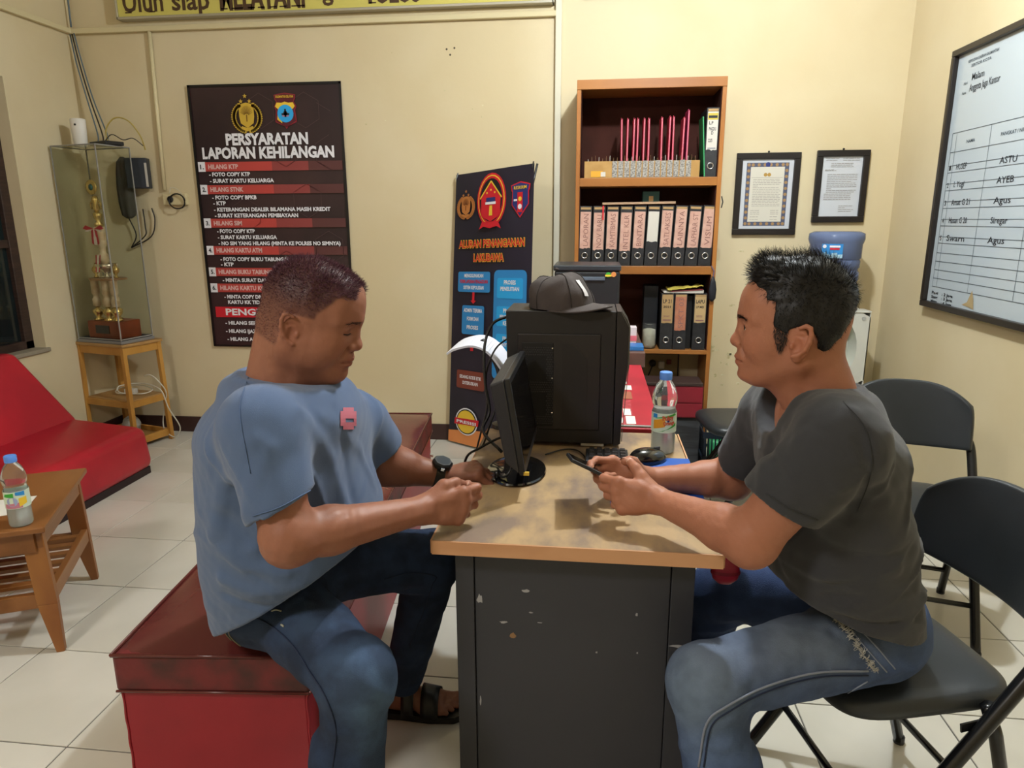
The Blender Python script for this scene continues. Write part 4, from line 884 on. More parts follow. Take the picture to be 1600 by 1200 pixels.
# filing box with folders on the top shelf
fb = thing('filing_box', 'open cardboard filing box full of index cards on the top shelf', 'box', (.242, 3.98, 1.601))
card = mat('manila_card', 'B08A50', .7, col2='A27C44', scale=9)
G().box((-.303, -.07, 0), (.303, -.064, .085)).obj('front_wall', card, fb); G().box((-.303, .10, 0), (.303, .106, .085)).obj('back_wall', card, fb)
G().box((-.303, -.064, 0), (-.298, .10, .085)).obj('end_wall', card, fb); G().box((.298, -.064, 0), (.303, .10, .085)).obj('end_wall', card, fb); G().box((-.298, -.064, 0), (.298, .10, .004)).obj('bottom', card, fb)
G().box((-.268, -.0725, .004), (-.205, -.070, .035)).obj('orange_label', mat('orange_label', 'D09A2A', .6), fb); G().box((-.215, -.0735, .006), (-.19, -.0715, .03)).obj('white_label', whl, fb)
newsp = mat('newsprint_tag', 'A8A49C', .8, col2='6E6A66', scale=120)
for k in range(13):
    x = -.155+k*.0322; G().hexa([(x, -.0735, .002), (x+.026, -.0735, .002), (x+.026, -.0715, .002), (x, -.0715, .002), (x, -.076, .084+.003*math.sin(k*3)), (x+.026, -.076, .084+.003*math.sin(k*3)), (x+.026, -.074, .084), (x, -.074, .084)]).obj('index_tag', newsp, fb)
for k in range(30):
    x = -.285+k*.0195; h = .098+.018*abs(math.sin(k*2.3)); G().box((x, -.05, .005), (x+.0016, .09, h)).obj('index_card', mat('index_card_brown', '7A5C3C', .8) if k % 3 else whl, fb)
folder_r = mat('red_folder_edge', 'C23A52', .5); folder_m = mat('magenta_folder_edge', 'B4305E', .5)
fx = [(973, 184, 1), (981, 184, 0), (990.7, 184, -.2), (996.8, 184, 0), (1006.7, 184, 0), (1014.7, 184, .5), (1034.7, 183, .5), (1045.9, 182, -.3), (1052.5, 182, .4), (1066.7, 184, -.8), (1074, 173, -.2)]
pos_words = ['leftmost', 'second from left', 'third from left', 'fourth from left', 'fifth from left', 'middle', 'seventh from left', 'eighth from left', 'third from right', 'second from right', 'tallest and rightmost']
for i, (px_, py_, tl) in enumerate(fx):
    x = -.095+(px_-903)*.00336; zt = 1.905+(184-py_)*.0034
    f_ = thing('red_folder', f'thin {"magenta" if i == 10 else "red"} folder standing in the filing box, {pos_words[i]} of the row', 'folder', (x-.003, 3.985, 1.606), 0, 'red folders in the filing box')
    G().box((-.0042, -.06, 0), (-.0018, .075, zt-1.606), bevel=.0006).obj('cover', folder_m if i == 10 else folder_r, f_); G().box((.0018, -.06, 0), (.0042, .075, zt-1.606-.004), bevel=.0006).obj('cover', folder_r, f_)
    G().box((-.0018, -.058, .002), (.0018, .07, zt-1.606-.008)).obj('pages', mat('folder_pages', 'B88088', .8), f_)
    f_.rotation_euler[1] = -.02*tl
gf = thing('green_folder', 'thin green folder leaning beside the filing box', 'folder', (.572, 3.97, 1.603)); G().box((-.003, -.06, 0), (.003, .08, .30), bevel=.0008).obj('cover', mat('green_folder', '2F8A54', .5), gf); gf.rotation_euler[1] = -.075
b = binder(.600, 1.601, 'black binder with a yellow headed white label at the right of the top shelf', '', whl, None, w_=.064, h=.345, lh=(.135, .325), d=.22)
pr = Print(lambda u, v, w: Vector((u, -.0016-w*.4, v))); pr.rect(-.026, .285, .026, .318, mat('label_yellow_head', 'B8A43C', .6)); pr.rect(-.022, .293, .022, .306, black, 2)
for t, z, s_ in (('L.P', .262, .02), ('PNGDU', .232, .036), ('D', .212, .010), ('22/5', .175, .02)): pr.text(t, -.018 if s_ > .015 else -.005, z, s_, black, h=.016, bold=.02)
pr.rect(-.02, .140, .02, .147, grey_p, 1); pr.done(b, {'black_print': 'lettering'})
# lowest shelf
for i, (x, lab, t, cl, lh) in enumerate(((.413, 'black binder with a tan label, left one on the bottom shelf', '', tanl, (.15, .30)), (.486, 'black binder with a torn reddish label on the bottom shelf', 'SPKT 03', mat('torn_red_label', 'B0765C', .8, col2='A8684E', scale=20), (.11, .30)), (.592, 'black binder with a cream label, right one on the bottom shelf', '', mat('cream_label', 'B89C6E', .8), (.155, .30)))):
    b = binder(x, .668, lab, t, cl, 'binders on the bottom shelf', w_=.07, h=.315, lh=lh)
    if not t:
        pr = Print(lambda u, v, w: Vector((u, -.0016-w*.4, v))); pr.text('LP 21' if i == 0 else 'LAPU', -.024, .262, .045, black, h=.02); pr.text('2021' if i == 0 else 'LP MEI', -.022, .235, .04, black, h=.012); pr.rect(-.022, .163, .022, .170, ink); pr.text('Januari' if i == 0 else '2022', -.02, .185, .034, ink, h=.01); pr.done(b, {'black_print': 'lettering'})
nb = thing('dark_notebook', 'plain dark binder standing between the labelled ones on the bottom shelf', 'binder', (.539, 3.95, .668)); G().box((-.014, 0, 0), (.014, .2, .30), bevel=.002).obj('spine', grille, nb)
mb = thing('dark_box_file', 'tall dark navy box file behind the glass jar on the bottom shelf', 'box file', (.335, 4.02, .669)); G().box((-.045, 0, 0), (.035, .12, .345), bevel=.002).obj('case', mat('navy_black_card', '14161C', .5), mb)
pl_ = thing('paper_pile', 'sloping pile of papers with a yellow cloth over the bottom shelf binders', 'papers', (.53, 3.99, .985))
G().hexa([(-.14, -.08, 0), (.075, -.08, .0), (.075, .08, 0), (-.14, .08, 0), (-.14, -.08, .006), (.075, -.08, .018), (.075, .08, .018), (-.14, .08, .006)], .001).obj('white_sheets', whl, pl_)
G().hexa([(-.10, -.084, .008), (.07, -.084, .019), (.07, .08, .019), (-.10, .08, .008), (-.10, -.084, .012), (.07, -.084, .023), (.07, .08, .023), (-.10, .08, .012)]).obj('red_sheet', mat('maroon_sheet', '8A3A40', .6), pl_)
g = G().grid(lambda u, v: (-.12+.19*u, -.09+.13*v, .022+.02*u+.012*noise.noise(Vector((u*6, v*3, 1)))), 16, 8); oo = g.obj('yellow_cloth', mat('yellow_cloth', 'B8A848', .8), pl_, smooth=True); oo.modifiers.new('s', 'SOLIDIFY').thickness = .005
hg = thing('key_pouch', 'dark key pouch hanging from the bookcase edge above the bottom shelf', 'pouch', (.645, 3.885, 1.02))
G().lathe([(.006, -.075), (.018, -.06), (.02, -.01), (.014, .03), (.005, .06)], n=12, sy=.5, amp=.15, k=3).obj('pouch', mat('dark_pouch', '1C1E26', .6), hg, smooth=True); G().tube([(0, 0, .05), (.004, 0, .09), (-.01, .01, .115)], .003, 6).obj('cord', mat('cord_mauve', '6A5C74', .6), hg)
jr = thing('glass_jar', 'glass jar of white tissue on the bottom shelf of the bookcase', 'jar', (.322, 3.955, .669))
G().lathe([(.035, 0), (.038, .004), (.038, .118), (.034, .13), (.036, .138)], n=28, cap=True).obj('jar', mat('jar_glass', 'F0F2F0', .05, trans=.95, ior=1.2), jr, smooth=True, ang=50)
g = G().lathe([(.025, .004), (.032, .02), (.033, .07), (.028, .105), (.01, .112)], n=18, amp=.1, k=5); g.obj('tissue', mat('tissue_white', 'C9C4B0', .9, bump=.5, bscale=40), jr, smooth=True)
# wall under the bookcase
sp = thing('socket_panel', 'brown edged wall panel with a red switch and white plug under the bookcase', 'socket', (.418, YB-.001, .50))
G().box((-.11, -.012, -.13), (.105, 0, .09), bevel=.002).obj('panel', mat('beige_panel', 'A08C66', .6), sp)
for a, b2 in (((-.112, -.016, -.13), (-.106, 0, .095)), ((.10, -.016, -.13), (.108, 0, .095)), ((-.112, -.016, .088), (.108, 0, .096))): G().box(a, b2).obj('edge_strip', mat('dark_edge', '2E1C18', .5), sp)
G().box((.035, -.028, .03), (.062, -.012, .058), bevel=.002).obj('red_switch', mat('switch_red', '7A2A1E', .4), sp)
G().box((-.015, -.05, .005), (.02, -.012, .05), bevel=.006).obj('white_plug', mat('plug_white', 'D0CCC0', .4), sp); G().lathe([(.0, 0), (.022, .004), (.02, .03), (0, .034)], n=12, M=Matrix.Translation((-.05, -.012, .035)) @ Matrix.Rotation(PI/2, 4, 'X'), cap=False).obj('black_plug', blackpl, sp, smooth=True)
g = G().tube(curve([(-.05, -.05, .03), (-.07, -.06, -.02), (-.09, -.06, -.07), (-.11, -.06, -.13)], 5), .004, 6); g.obj('lead', cab, sp, smooth=True)
rc = thing('red_cabinet', 'low red drawer cabinet with a dark top at the foot of the bookcase', 'cabinet', (.40, 3.79, 0))
G().box((-.22, -.07, .325), (.205, .09, .505), bevel=.003).obj('body', mat('red_drawer', '7E1A28', .45), rc); G().box((-.23, -.078, .505), (.20, .095, .522), bevel=.002).obj('top', mat('dark_top', '3A2A26', .5), rc)
G().box((-.215, -.074, .33), (.20, -.070, .405), bevel=.002).obj('drawer_front', mat('red_drawer_front', '861E2C', .4), rc); G().box((-.215, -.074, .412), (.20, -.070, .50), bevel=.002).obj('drawer_front', mat('red_drawer_front', '861E2C', .4), rc)
G().box((-.22, -.06, 0), (.20, .09, .322), bevel=.003).obj('dark_crate', mat('worn_grey_black', '2C2C2E', .7, col2='44464A', scale=14, stretch=(.3, 1, 3)), rc)
bs = thing('shopping_basket', 'dark navy plastic basket holding green packets under the farthest chair', 'basket', (.76, 3.72, 0))
nav = mat('navy_basket', '15202E', .4)
G().box((-.155, -.10, 0), (.155, .10, .01), bevel=.003).obj('basket_floor', nav, bs)
for k in range(17):
    x = -.15+k*.01875
    for y in (-.105, .105): G().beam((x*.92, y*.9, .01), (x, y, .25), .007, .005, up=(0, 1, 0)).obj('basket_bar', nav, bs)
for k in range(9):
    y = -.095+k*.02375
    for x in (-.155, .155): G().beam((x*.92, y, .01), (x, y, .25), .005, .007, up=(0, 1, 0)).obj('basket_bar', nav, bs)
for z, h in ((.245, .035), (.13, .016)):
    for a, b2 in (((-.162, -.112, z), (.162, -.105, z+h)), ((-.162, .105, z), (.162, .112, z+h)), ((-.162, -.105, z), (-.155, .105, z+h)), ((.155, -.105, z), (.162, .105, z+h))): G().box(a, b2, bevel=.001).obj('basket_rim', nav, bs)
for k in range(4):
    gp = thing('green_packet', f'shiny green packet in the basket, {["front left", "front right", "rear left", "rear right"][k]} one', 'packet', (.70+.11*(k % 2), 3.69+.07*(k//2), .011), .2*k-.2, 'green packets in the basket')
    G().box((-.05, -.02, 0), (.05, .02, .20+.012*k), bevel=.012, seg=3).obj('pack', mat('green_foil', '3E9C68', .3), gp, smooth=True, ang=60)

# ================================================================= FRAMED NOTICES, WHITEBOARD
bfr = mat('black_frame_wood', '1A1412', .4)
def frame(name, label, x0, z0, x1, z1, t, y=YB):
    f = thing(name, label, 'frame', ((x0+x1)/2, y-.001, z0)); W = (x1-x0)/2; H = z1-z0
    for a, b in (((-W, -.022, 0), (W, 0, t)), ((-W, -.022, H-t), (W, 0, H)), ((-W, -.022, t), (-W+t, 0, H-t)), ((W-t, -.022, t), (W, 0, H-t))): G().box(a, b, bevel=.003).obj('frame_rail', bfr, f)
    G().box((-W+t-.002, -.008, t-.002), (W-t+.002, -.002, H-t+.002)).obj('mount', mat('certificate_paper', 'C4C8CE', .6), f)
    G().lathe([(.006, 0), (.004, .008)], n=10, M=Matrix.Translation((0, -.004, H+.006)) @ Matrix.Rotation(PI/2, 4, 'X')).obj('nail', grille, f)
    return f, W, H
f1, W, H = frame('framed_certificate', 'black framed certificate with patterned border right of the bookcase', .785, 1.294, 1.132, 1.742, .034)
pr = Print(lambda u, v, w: Vector((u, -.0085-w*.5, v)))
bm1, bm2 = mat('border_ochre', '9A7A50', .6), mat('border_navy', '4A5066', .6); cream_p = mat('inner_cream', 'CFCBBE', .6); fi = mat('fine_print_grey', '8A8680', .7)
pr.rect(-.115, .05, .115, .395, bm2, 1); pr.rect(-.092, .073, .092, .372, cream_p, 2)
for k in range(11):
    for u in (-.1035, .1035): pr.disc(u, .062+k*.0322, .0095, bm1, 2, n=6)
for k in range(6):
    for v in (.0615, .3835): pr.disc(-.081+k*.0324, v, .0095, bm1, 2, n=6)
pr.disc(.0, .385, .013, navy_p, 3); pr.disc(-.01, .33, .010, mat('seal_ochre', 'A8843C', .6), 3); pr.disc(.01, .33, .010, mat('seal_ochre', 'A8843C', .6), 3)
random.seed(5)
def lines(pr, u0, u1, v0, v1, n, m, lay=3, h=.0022, jag=.1):
    for k in range(n):
        v = v1-(v1-v0)*k/(n-1); a = u0
        while a < u1-.01:
            b = min(u1, a+random.uniform(.008, .028)); pr.rect(a, v-h/2, b, v+h/2, m, lay); a = b+.003
            if random.random() < jag*.25: break
lines(pr, -.075, .078, .16, .305, 17, fi); lines(pr, -.08, -.03, .115, .135, 3, fi); lines(pr, .03, .075, .115, .135, 3, fi); lines(pr, -.08, -.035, .085, .10, 2, fi); lines(pr, .03, .07, .085, .10, 2, fi); pr.rect(-.085, .314, .085, .3155, fi, 3)
pr.done(f1)
f2, W, H = frame('framed_letter', 'smaller black framed typed letter above the water dispenser', 1.217, 1.362, 1.496, 1.750, .033)
pr = Print(lambda u, v, w: Vector((u, -.0085-w*.5, v)))
lines(pr, -.09, -.02, .335, .345, 2, fi); lines(pr, .0, .09, .335, .345, 2, fi); lines(pr, -.06, .06, .30, .318, 3, fi); lines(pr, -.09, -.03, .28, .285, 2, fi); lines(pr, -.075, .085, .165, .26, 11, fi); lines(pr, -.085, .06, .125, .155, 4, fi); lines(pr, .0, .08, .06, .09, 4, fi); pr.done(f2)
wb = thing('whiteboard', 'large framed whiteboard with a ruled duty table on the right wall', 'whiteboard', (XR-.001, 2.95, .962))
Yf, Yn = 3.65-2.95, 1.6-2.95; ZH = 1.165
wbf = mat('whiteboard_frame', '231D1A', .35); wbe = mat('whiteboard_frame_edge', '6E4A28', .4)
for a, b in (((-.035, Yn, 0), (0, Yf, .028)), ((-.035, Yn, ZH-.028), (0, Yf, ZH)), ((-.035, Yf-.028, .028), (0, Yf, ZH-.028)), ((-.035, Yn, .028), (0, Yn+.028, ZH-.028))): G().box(a, b, bevel=.004).obj('frame_rail', wbf, wb)
G().box((-.024, Yf, .0), (-.006, Yf+.003, ZH)).obj('frame_edge', wbe, wb)
G().box((-.012, Yn+.027, .027), (-.004, Yf-.027, ZH-.027)).obj('board', mat('whiteboard_surface', 'B4BFC6', .18), wb)
WF = lambda u, v, w: Vector((-.0125-w*.6, Yf-.03-u, v))   # u = metres from the far edge
pr = Print(WF); ln = mat('table_line', '4A545C', .6); bi = mat('marker_ink', '22262C', .6)
zt = [.80, .715, .655, .625, .575, .545, .495, .465, .415, .385, .335, .305, .26, .22, .18, .14, .10]
for z in zt: pr.line((.035, z), (1.9, z), .0025, ln)
for u in (.035, .075, .36, .70, 1.05, 1.4): pr.line((u, .10), (u, .80), .0025, ln)
for i, (a, b, z) in enumerate((('HUSEF', 'ASTU', .635), ('I. Yogi', 'AYEB', .558), ('Amat G 21', 'Agus', .478), ('Hasan G 20', 'Siregar', .398), ('Swarn', 'Agus', .318))):
    pr.text(str(i+1), .048, z, .012, bi, h=.022); pr.text(a, .11, z, .16 if i > 1 else .09, bi, h=.026, bold=.01); pr.text(b, .46, z, .12, bi, h=.026, bold=.01)
pr.text('NAMA', .17, .745, .07, ln, h=.014); pr.text('PANGKAT / NRP', .44, .745, .17, ln, h=.014); pr.text('KEPOLISIAN DAERAH KALIMANTAN', .09, 1.09, .24, ln, h=.012); pr.text('SEKTOR KOTA', .12, 1.068, .16, ln, h=.012)
pr.text('Malam', .14, 1.01, .10, bi, h=.028, bold=.01); pr.text('Anggota Jaga Kantor', .13, .965, .24, bi, h=.03, bold=.01); pr.text('Hari', .075, 1.0, .03, ln, h=.012); pr.text('Nama', .07, .96, .035, ln, h=.012)
for k in range(3): pr.text(('Pagi', 'Siang', 'Malam')[k], .04, .075-.02*k-.01, .06, bi, h=.013, bold=.03); pr.text(': '+str(k+2)+' Jaga', .14, .075-.02*k-.01, .10, bi, h=.013, bold=.03)
pr.poly([(.33, .045), (.37, .06), (.40, .115), (.42, .075), (.43, .035), (.39, .04)], mat('tan_stain', 'A8946C', .8), 2)
pr.done(wb, {'marker_ink': 'lettering'})

# ================================================================= WATER DISPENSER
wd = thing('water_dispenser', 'white floor standing water dispenser with green taps in the back right corner', 'dispenser', (1.30, 3.98, 0))
wp = mat('dispenser_white', 'C9C9C0', .35)
# column with an arched recess
g = G(); g.box((-.17, -.13, 0), (.17, .17, .50), bevel=.012, seg=3); g.obj('cabinet', wp, wd, smooth=True, ang=50)
g = G(); n = 24
def recess(k, sc=1): a = 2*PI*k/n; return (.115*sc*math.cos(a), .70+.165*sc*math.sin(a))
outer = []
for k in range(n):
    a = 2*PI*k/n; c_, s_ = math.cos(a), math.sin(a); q = max(abs(c_)/.17, abs(s_)/.20); outer.append((c_/q, .70+s_/q))
rings = [[(x, -.13, z) for x, z in outer], [(x, -.13, z) for x, z in (recess(k) for k in range(n))], [(x*.93, -.036, z) for x, z in (recess(k, .95) for k in range(n))]]
R = [[g.bm.verts.new(p) for p in r] for r in rings]
for A_, B_ in zip(R, R[1:]):
    for k in range(n): g.bm.faces.new((A_[k], A_[(k+1) % n], B_[(k+1) % n], B_[k]))
g.bm.faces.new(R[-1][::-1]); g.obj('tap_recess', wp, wd, smooth=True, ang=40)
G().box((-.17, -.03, .50), (.17, .17, .90), bevel=.01).obj('upper_body', wp, wd, smooth=True, ang=50)
g = G().box((-.17, -.13, .50), (-.165, -.03, .90)).box((.165, -.13, .50), (.17, -.03, .90)).box((-.17, -.135, .895), (.17, -.03, .905), bevel=.003); g.obj('side_cheek', wp, wd)
for s_ in (-1, 1):
    G().lathe([(.014, 0), (.014, .035), (.010, .05)], (s_*.045, -.085, .715), 14).obj('tap', wp, wd, smooth=True)
    G().box((s_*.045-.012, -.105, .762), (s_*.045+.012, -.06, .79), bevel=.003).obj('tap_lever', mat('lime_green', '7CB82E', .4), wd)
g = G().prism([(.10*math.cos(a*PI/10), -.07*math.sin(a*PI/10)) for a in range(11)], .02, lambda u, v, w: Vector((u, -.05+v, .545+w))); g.obj('drip_tray', mat('lime_green', '7CB82E', .4), wd)
G().lathe([(.011, 0), (.011, .003)], n=12, M=Matrix.Translation((.135, -.131, .865)) @ Matrix.Rotation(PI/2, 4, 'X')).obj('indicator', mat('pale_grey', 'A8A8A4', .5), wd)
wbl = thing('water_bottle', 'large blue water bottle upside down on the dispenser', 'bottle', (1.30, 3.99, .905))
blu = mat('blue_polycarbonate', '7C8CB4', .15, trans=.45, ior=1.2, col2='7080A8', scale=3)
pf = [(.03, -.0), (.035, .03), (.09, .06), (.128, .085), (.132, .10), (.132, .135), (.124, .145), (.124, .155), (.132, .165), (.132, .205), (.124, .215), (.124, .225), (.132, .235), (.133, .27), (.128, .278), (.136, .285), (.136, .36), (.142, .375), (.146, .39), (.144, .42), (.12, .432)]
G().lathe([(r*.97, z*.95) for r, z in pf], n=44).obj('shell', blu, wbl, smooth=True, ang=60)
cyl = lambda u, v, w: Vector(((.133+w)*math.sin(u/.133), -(.133+w)*math.cos(u/.133), v))
pr = Print(cyl)
for i in range(8):
    u0, u1 = -.11+.013*i, -.11+.013*(i+1)
    pr.rect(u0, .275, u1, .352, blue_p, 1); pr.rect(u0, .275, u1, .298+.006*math.sin(i*1.7), mat('label_sky', 'A8CDE0', .5), 2)
for i in range(5): pr.rect(-.07+.01*i, .33, -.06+.01*i, .340, white, 3); pr.rect(-.068+.009*i, .318, -.059+.009*i, .327, red_p, 3)
pr.disc(-.095, .335, .010, white, 3, n=8); pr.done(wbl, {'blue_print': 'label'})
# ================================================================= PEOPLE
# smooth signed-distance volumes turned into one mesh (surface nets)
from mathutils.bvhtree import BVHTree
def A3(*v): return np.array(v, float)
CM = np.array(cam.matrix_world)[:3, :3]; C0 = A3(0, 0, 1.38)
def ray_(x, y): return CM @ A3((x-800)/1080, -(y-600)/1080, -1)
def U(x, y, Y):
    r = ray_(x, y); return C0+r*(Y/r[1])
class Vol:
    def __init__(s, lo, hi, h):
        s.lo = np.array(lo, float); s.h = h; s.n = np.ceil((np.array(hi)-s.lo)/h).astype(int)+1
        s.ax = [s.lo[i]+h*np.arange(s.n[i]) for i in range(3)]; s.d = np.full(s.n, .2, np.float32)
    def win(s, lo, hi, m):
        sl = []
        for i in range(3):
            a = int(max(0, math.floor((lo[i]-m-s.lo[i])/s.h))); b = int(min(s.n[i], math.ceil((hi[i]+m-s.lo[i])/s.h)+1)); sl.append(slice(a, max(a, b)))
        return tuple(sl), (s.ax[0][sl[0]][:, None, None], s.ax[1][sl[1]][None, :, None], s.ax[2][sl[2]][None, None, :])
    def put(s, sl, v, k, op):
        D = s.d[sl]
        if D.size == 0: return
        v = v.astype(np.float32)
        if op < 0: D2 = -D
        else: D2 = D
        k = max(k, 1e-5); hh = np.maximum(k-np.abs(D2-v), 0)/k
        r = np.minimum(D2, v)-hh*hh*k*.25
        s.d[sl] = r if op > 0 else -r
    def cone(s, a, b, ra, rb=None, k=.01, op=1, flat=None):
        rb = ra if rb is None else rb; a = np.array(a, float); b = np.array(b, float); R = max(ra, rb)
        sl, (X, Y, Z) = s.win(np.minimum(a, b)-R, np.maximum(a, b)+R, k+.02)
        ab = b-a; L2 = max(ab @ ab, 1e-9)
        t = np.clip(((X-a[0])*ab[0]+(Y-a[1])*ab[1]+(Z-a[2])*ab[2])/L2, 0, 1)
        d = np.sqrt((X-a[0]-ab[0]*t)**2+(Y-a[1]-ab[1]*t)**2+(Z-a[2]-ab[2]*t)**2)-(ra+(rb-ra)*t)
        s.put(sl, d, k, op); return s
    def path(s, P, R, k=.01, op=1):
        for i in range(len(P)-1): s.cone(P[i], P[i+1], R[i] if hasattr(R, '__len__') else R, R[i+1] if hasattr(R, '__len__') else R, k, op)
        return s
    def ell(s, c, r, M=None, k=.01, op=1):
        c = np.array(c, float); r = np.array(r, float); R = r.max() if M is not None else r
        sl, (X, Y, Z) = s.win(c-R, c+R, k+.02); x, y, z = X-c[0], Y-c[1], Z-c[2]
        if M is not None: x, y, z = (M[0][0]*x+M[1][0]*y+M[2][0]*z, M[0][1]*x+M[1][1]*y+M[2][1]*z, M[0][2]*x+M[1][2]*y+M[2][2]*z)
        k0 = np.sqrt((x/r[0])**2+(y/r[1])**2+(z/r[2])**2); k1 = np.sqrt((x/r[0]**2)**2+(y/r[1]**2)**2+(z/r[2]**2)**2)+1e-6
        s.put(sl, k0*(k0-1)/k1, k, op); return s
    def loft(s, lv, k=.02, op=1, pw=2.2):
        """lv rows: z, cx, cy, a, b (z rising)"""
        lv = np.array(sorted(lv, key=lambda r: r[0])); zz = np.linspace(lv[0, 0], lv[-1, 0], 80)
        C_ = [np.interp(zz, lv[:, 0], lv[:, i]) for i in range(1, 5)]
        ker = np.hanning(11); ker /= ker.sum(); C_ = [np.convolve(np.pad(c, 5, 'edge'), ker, 'valid') for c in C_]
        sl, (X, Y, Z) = s.win((lv[:, 1]-lv[:, 3]).min()*A3(1, 0, 0)+A3(0, (lv[:, 2]-lv[:, 4]).min(), lv[0, 0]), A3((lv[:, 1]+lv[:, 3]).max(), (lv[:, 2]+lv[:, 4]).max(), lv[-1, 0]), .05)
        cx, cy, a, b = [np.interp(Z, zz, c) for c in C_]
        q = (np.abs((X-cx)/a)**pw+np.abs((Y-cy)/b)**pw)**(1/pw)
        d = (q-1)*np.minimum(a, b); e = np.maximum(lv[0, 0]-Z, Z-lv[-1, 0])+0*d
        hh = np.maximum(.03-np.abs(d-e), 0)/.03; d = np.maximum(d, e)+hh*hh*.03*.25
        s.put(sl, d, k, op); return s
    def plane(s, p, n, lo=None, hi=None, k=.004, rad=None):
        """removes the side n points to"""
        p = np.array(p, float); n = np.array(n, float); n /= np.linalg.norm(n)
        if rad is None: sl, (X, Y, Z) = s.win(s.lo, s.lo+s.n*s.h, 0)
        else: sl, (X, Y, Z) = s.win(p-rad, p+rad, 0)
        v = (X-p[0])*n[0]+(Y-p[1])*n[1]+(Z-p[2])*n[2]
        if rad is not None:
            q = np.sqrt((X-p[0])**2+(Y-p[1])**2+(Z-p[2])**2); v = np.where(q < rad, v, -.2)
        s.put(sl, -v, k, -1); return s
    def fold(s, P, w, amp):
        """ridge (amp>0) or crease (amp<0) along a path"""
        P = [np.array(p, float) for p in P]; lo = np.min(P, 0); hi = np.max(P, 0)
        sl, (X, Y, Z) = s.win(lo, hi, w*2.6); best = None
        for a, b in zip(P, P[1:]):
            ab = b-a; t = np.clip(((X-a[0])*ab[0]+(Y-a[1])*ab[1]+(Z-a[2])*ab[2])/max(ab @ ab, 1e-9), 0, 1)
            q = (X-a[0]-ab[0]*t)**2+(Y-a[1]-ab[1]*t)**2+(Z-a[2]-ab[2]*t)**2
            best = q if best is None else np.minimum(best, q)
        s.d[sl] -= (amp*np.exp(-best/w**2)).astype(np.float32); return s
    def wave(s, amp, K, seed=0):
        rg = np.random.RandomState(seed); X, Y, Z = s.ax[0][:, None, None], s.ax[1][None, :, None], s.ax[2][None, None, :]
        m = np.abs(s.d) < .03; f = 0
        for i in range(5):
            kv = rg.normal(size=3)*K*(1+.5*i); f = f+np.sin(kv[0]*X+kv[1]*Y+kv[2]*Z+rg.rand()*6+1.5*np.sin(kv[1]*.5*X+kv[2]*.4*Z))/(1+.6*i)
        s.d = np.where(m, s.d+amp*f, s.d).astype(np.float32); return s
    def crease(s, amp, kv, z0, z1, seed=0, pw=4, side=None):
        """sharp-crested cloth folds running across kv between heights z0 and z1"""
        rg = np.random.RandomState(seed); X, Y, Z = s.ax[0][:, None, None], s.ax[1][None, :, None], s.ax[2][None, None, :]
        c = rg.rand(6)*6; ph = kv[0]*X+kv[1]*Y+kv[2]*Z+1.3*np.sin(11*X+9*Y+c[0])+.9*np.sin(17*Y-8*Z+c[1])
        f = (1-np.abs(np.sin(ph)))**pw*(.55+.45*np.sin(7*X+13*Y+9*Z+c[2])); w_ = np.clip((Z-z0)/.04, 0, 1)*np.clip((z1-Z)/.05, 0, 1)
        if side is not None: w_ = w_*np.clip((X-side)*np.sign(side)/.1, 0, 1)
        s.d = np.where(np.abs(s.d) < .03, s.d-amp*f*w_, s.d).astype(np.float32); return s
    def mesh(s, smooth=1):
        d = s.d; h = s.h; S_ = d < 0; n = np.array(d.shape)
        c = [S_[i:n[0]-1+i, j:n[1]-1+j, k:n[2]-1+k] for i in (0, 1) for j in (0, 1) for k in (0, 1)]
        cnt = sum(x.astype(np.int8) for x in c); act = (cnt > 0) & (cnt < 8)
        I = np.argwhere(act); idx = -np.ones(act.shape, np.int64); idx[tuple(I.T)] = np.arange(len(I))
        pos = np.zeros((len(I), 3)); w_ = np.zeros(len(I))
        for axis in range(3):
            for o1 in (0, 1):
                for o2 in (0, 1):
                    o = [0, 0, 0]; oth = [q for q in range(3) if q != axis]; o[oth[0]] = o1; o[oth[1]] = o2
                    p0 = I+np.array(o); p1 = p0.copy(); p1[:, axis] += 1
                    a = d[tuple(p0.T)]; b = d[tuple(p1.T)]; m = (a < 0) != (b < 0); t = np.where(m, a/np.where(m, a-b, 1), 0)
                    q = p0.astype(float); q[:, axis] += t; pos += q*m[:, None]; w_ += m
        V = pos/w_[:, None]; Fc = []
        for axis in range(3):
            oth = [q for q in range(3) if q != axis]
            a = np.take(S_, range(0, n[axis]-1), axis); b = np.take(S_, range(1, n[axis]), axis); E = np.argwhere(a != b)
            E = E[(E[:, oth[0]] > 0) & (E[:, oth[1]] > 0) & (E[:, oth[0]] < n[oth[0]]-1) & (E[:, oth[1]] < n[oth[1]]-1)]
            q = []
            for u, v in ((1, 1), (0, 1), (0, 0), (1, 0)):
                p = E.copy(); p[:, oth[0]] -= u; p[:, oth[1]] -= v; q.append(idx[tuple(p.T)])
            q = np.array(q).T; fl_ = a[tuple(E.T)]; 
            if axis == 1: fl_ = ~fl_
            q[~fl_] = q[~fl_][:, ::-1]; Fc.append(q)
        Fc = np.concatenate(Fc); Fc = Fc[(Fc >= 0).all(1)]
        for _ in range(smooth):
            acc = np.zeros_like(V); cn = np.zeros(len(V))
            for i in range(4):
                for j in ((i+1) % 4, (i+3) % 4): np.add.at(acc, Fc[:, i], V[Fc[:, j]]); np.add.at(cn, Fc[:, i], 1)
            V = V*.5+.5*acc/np.maximum(cn, 1)[:, None]
        return s.lo+V*h, Fc
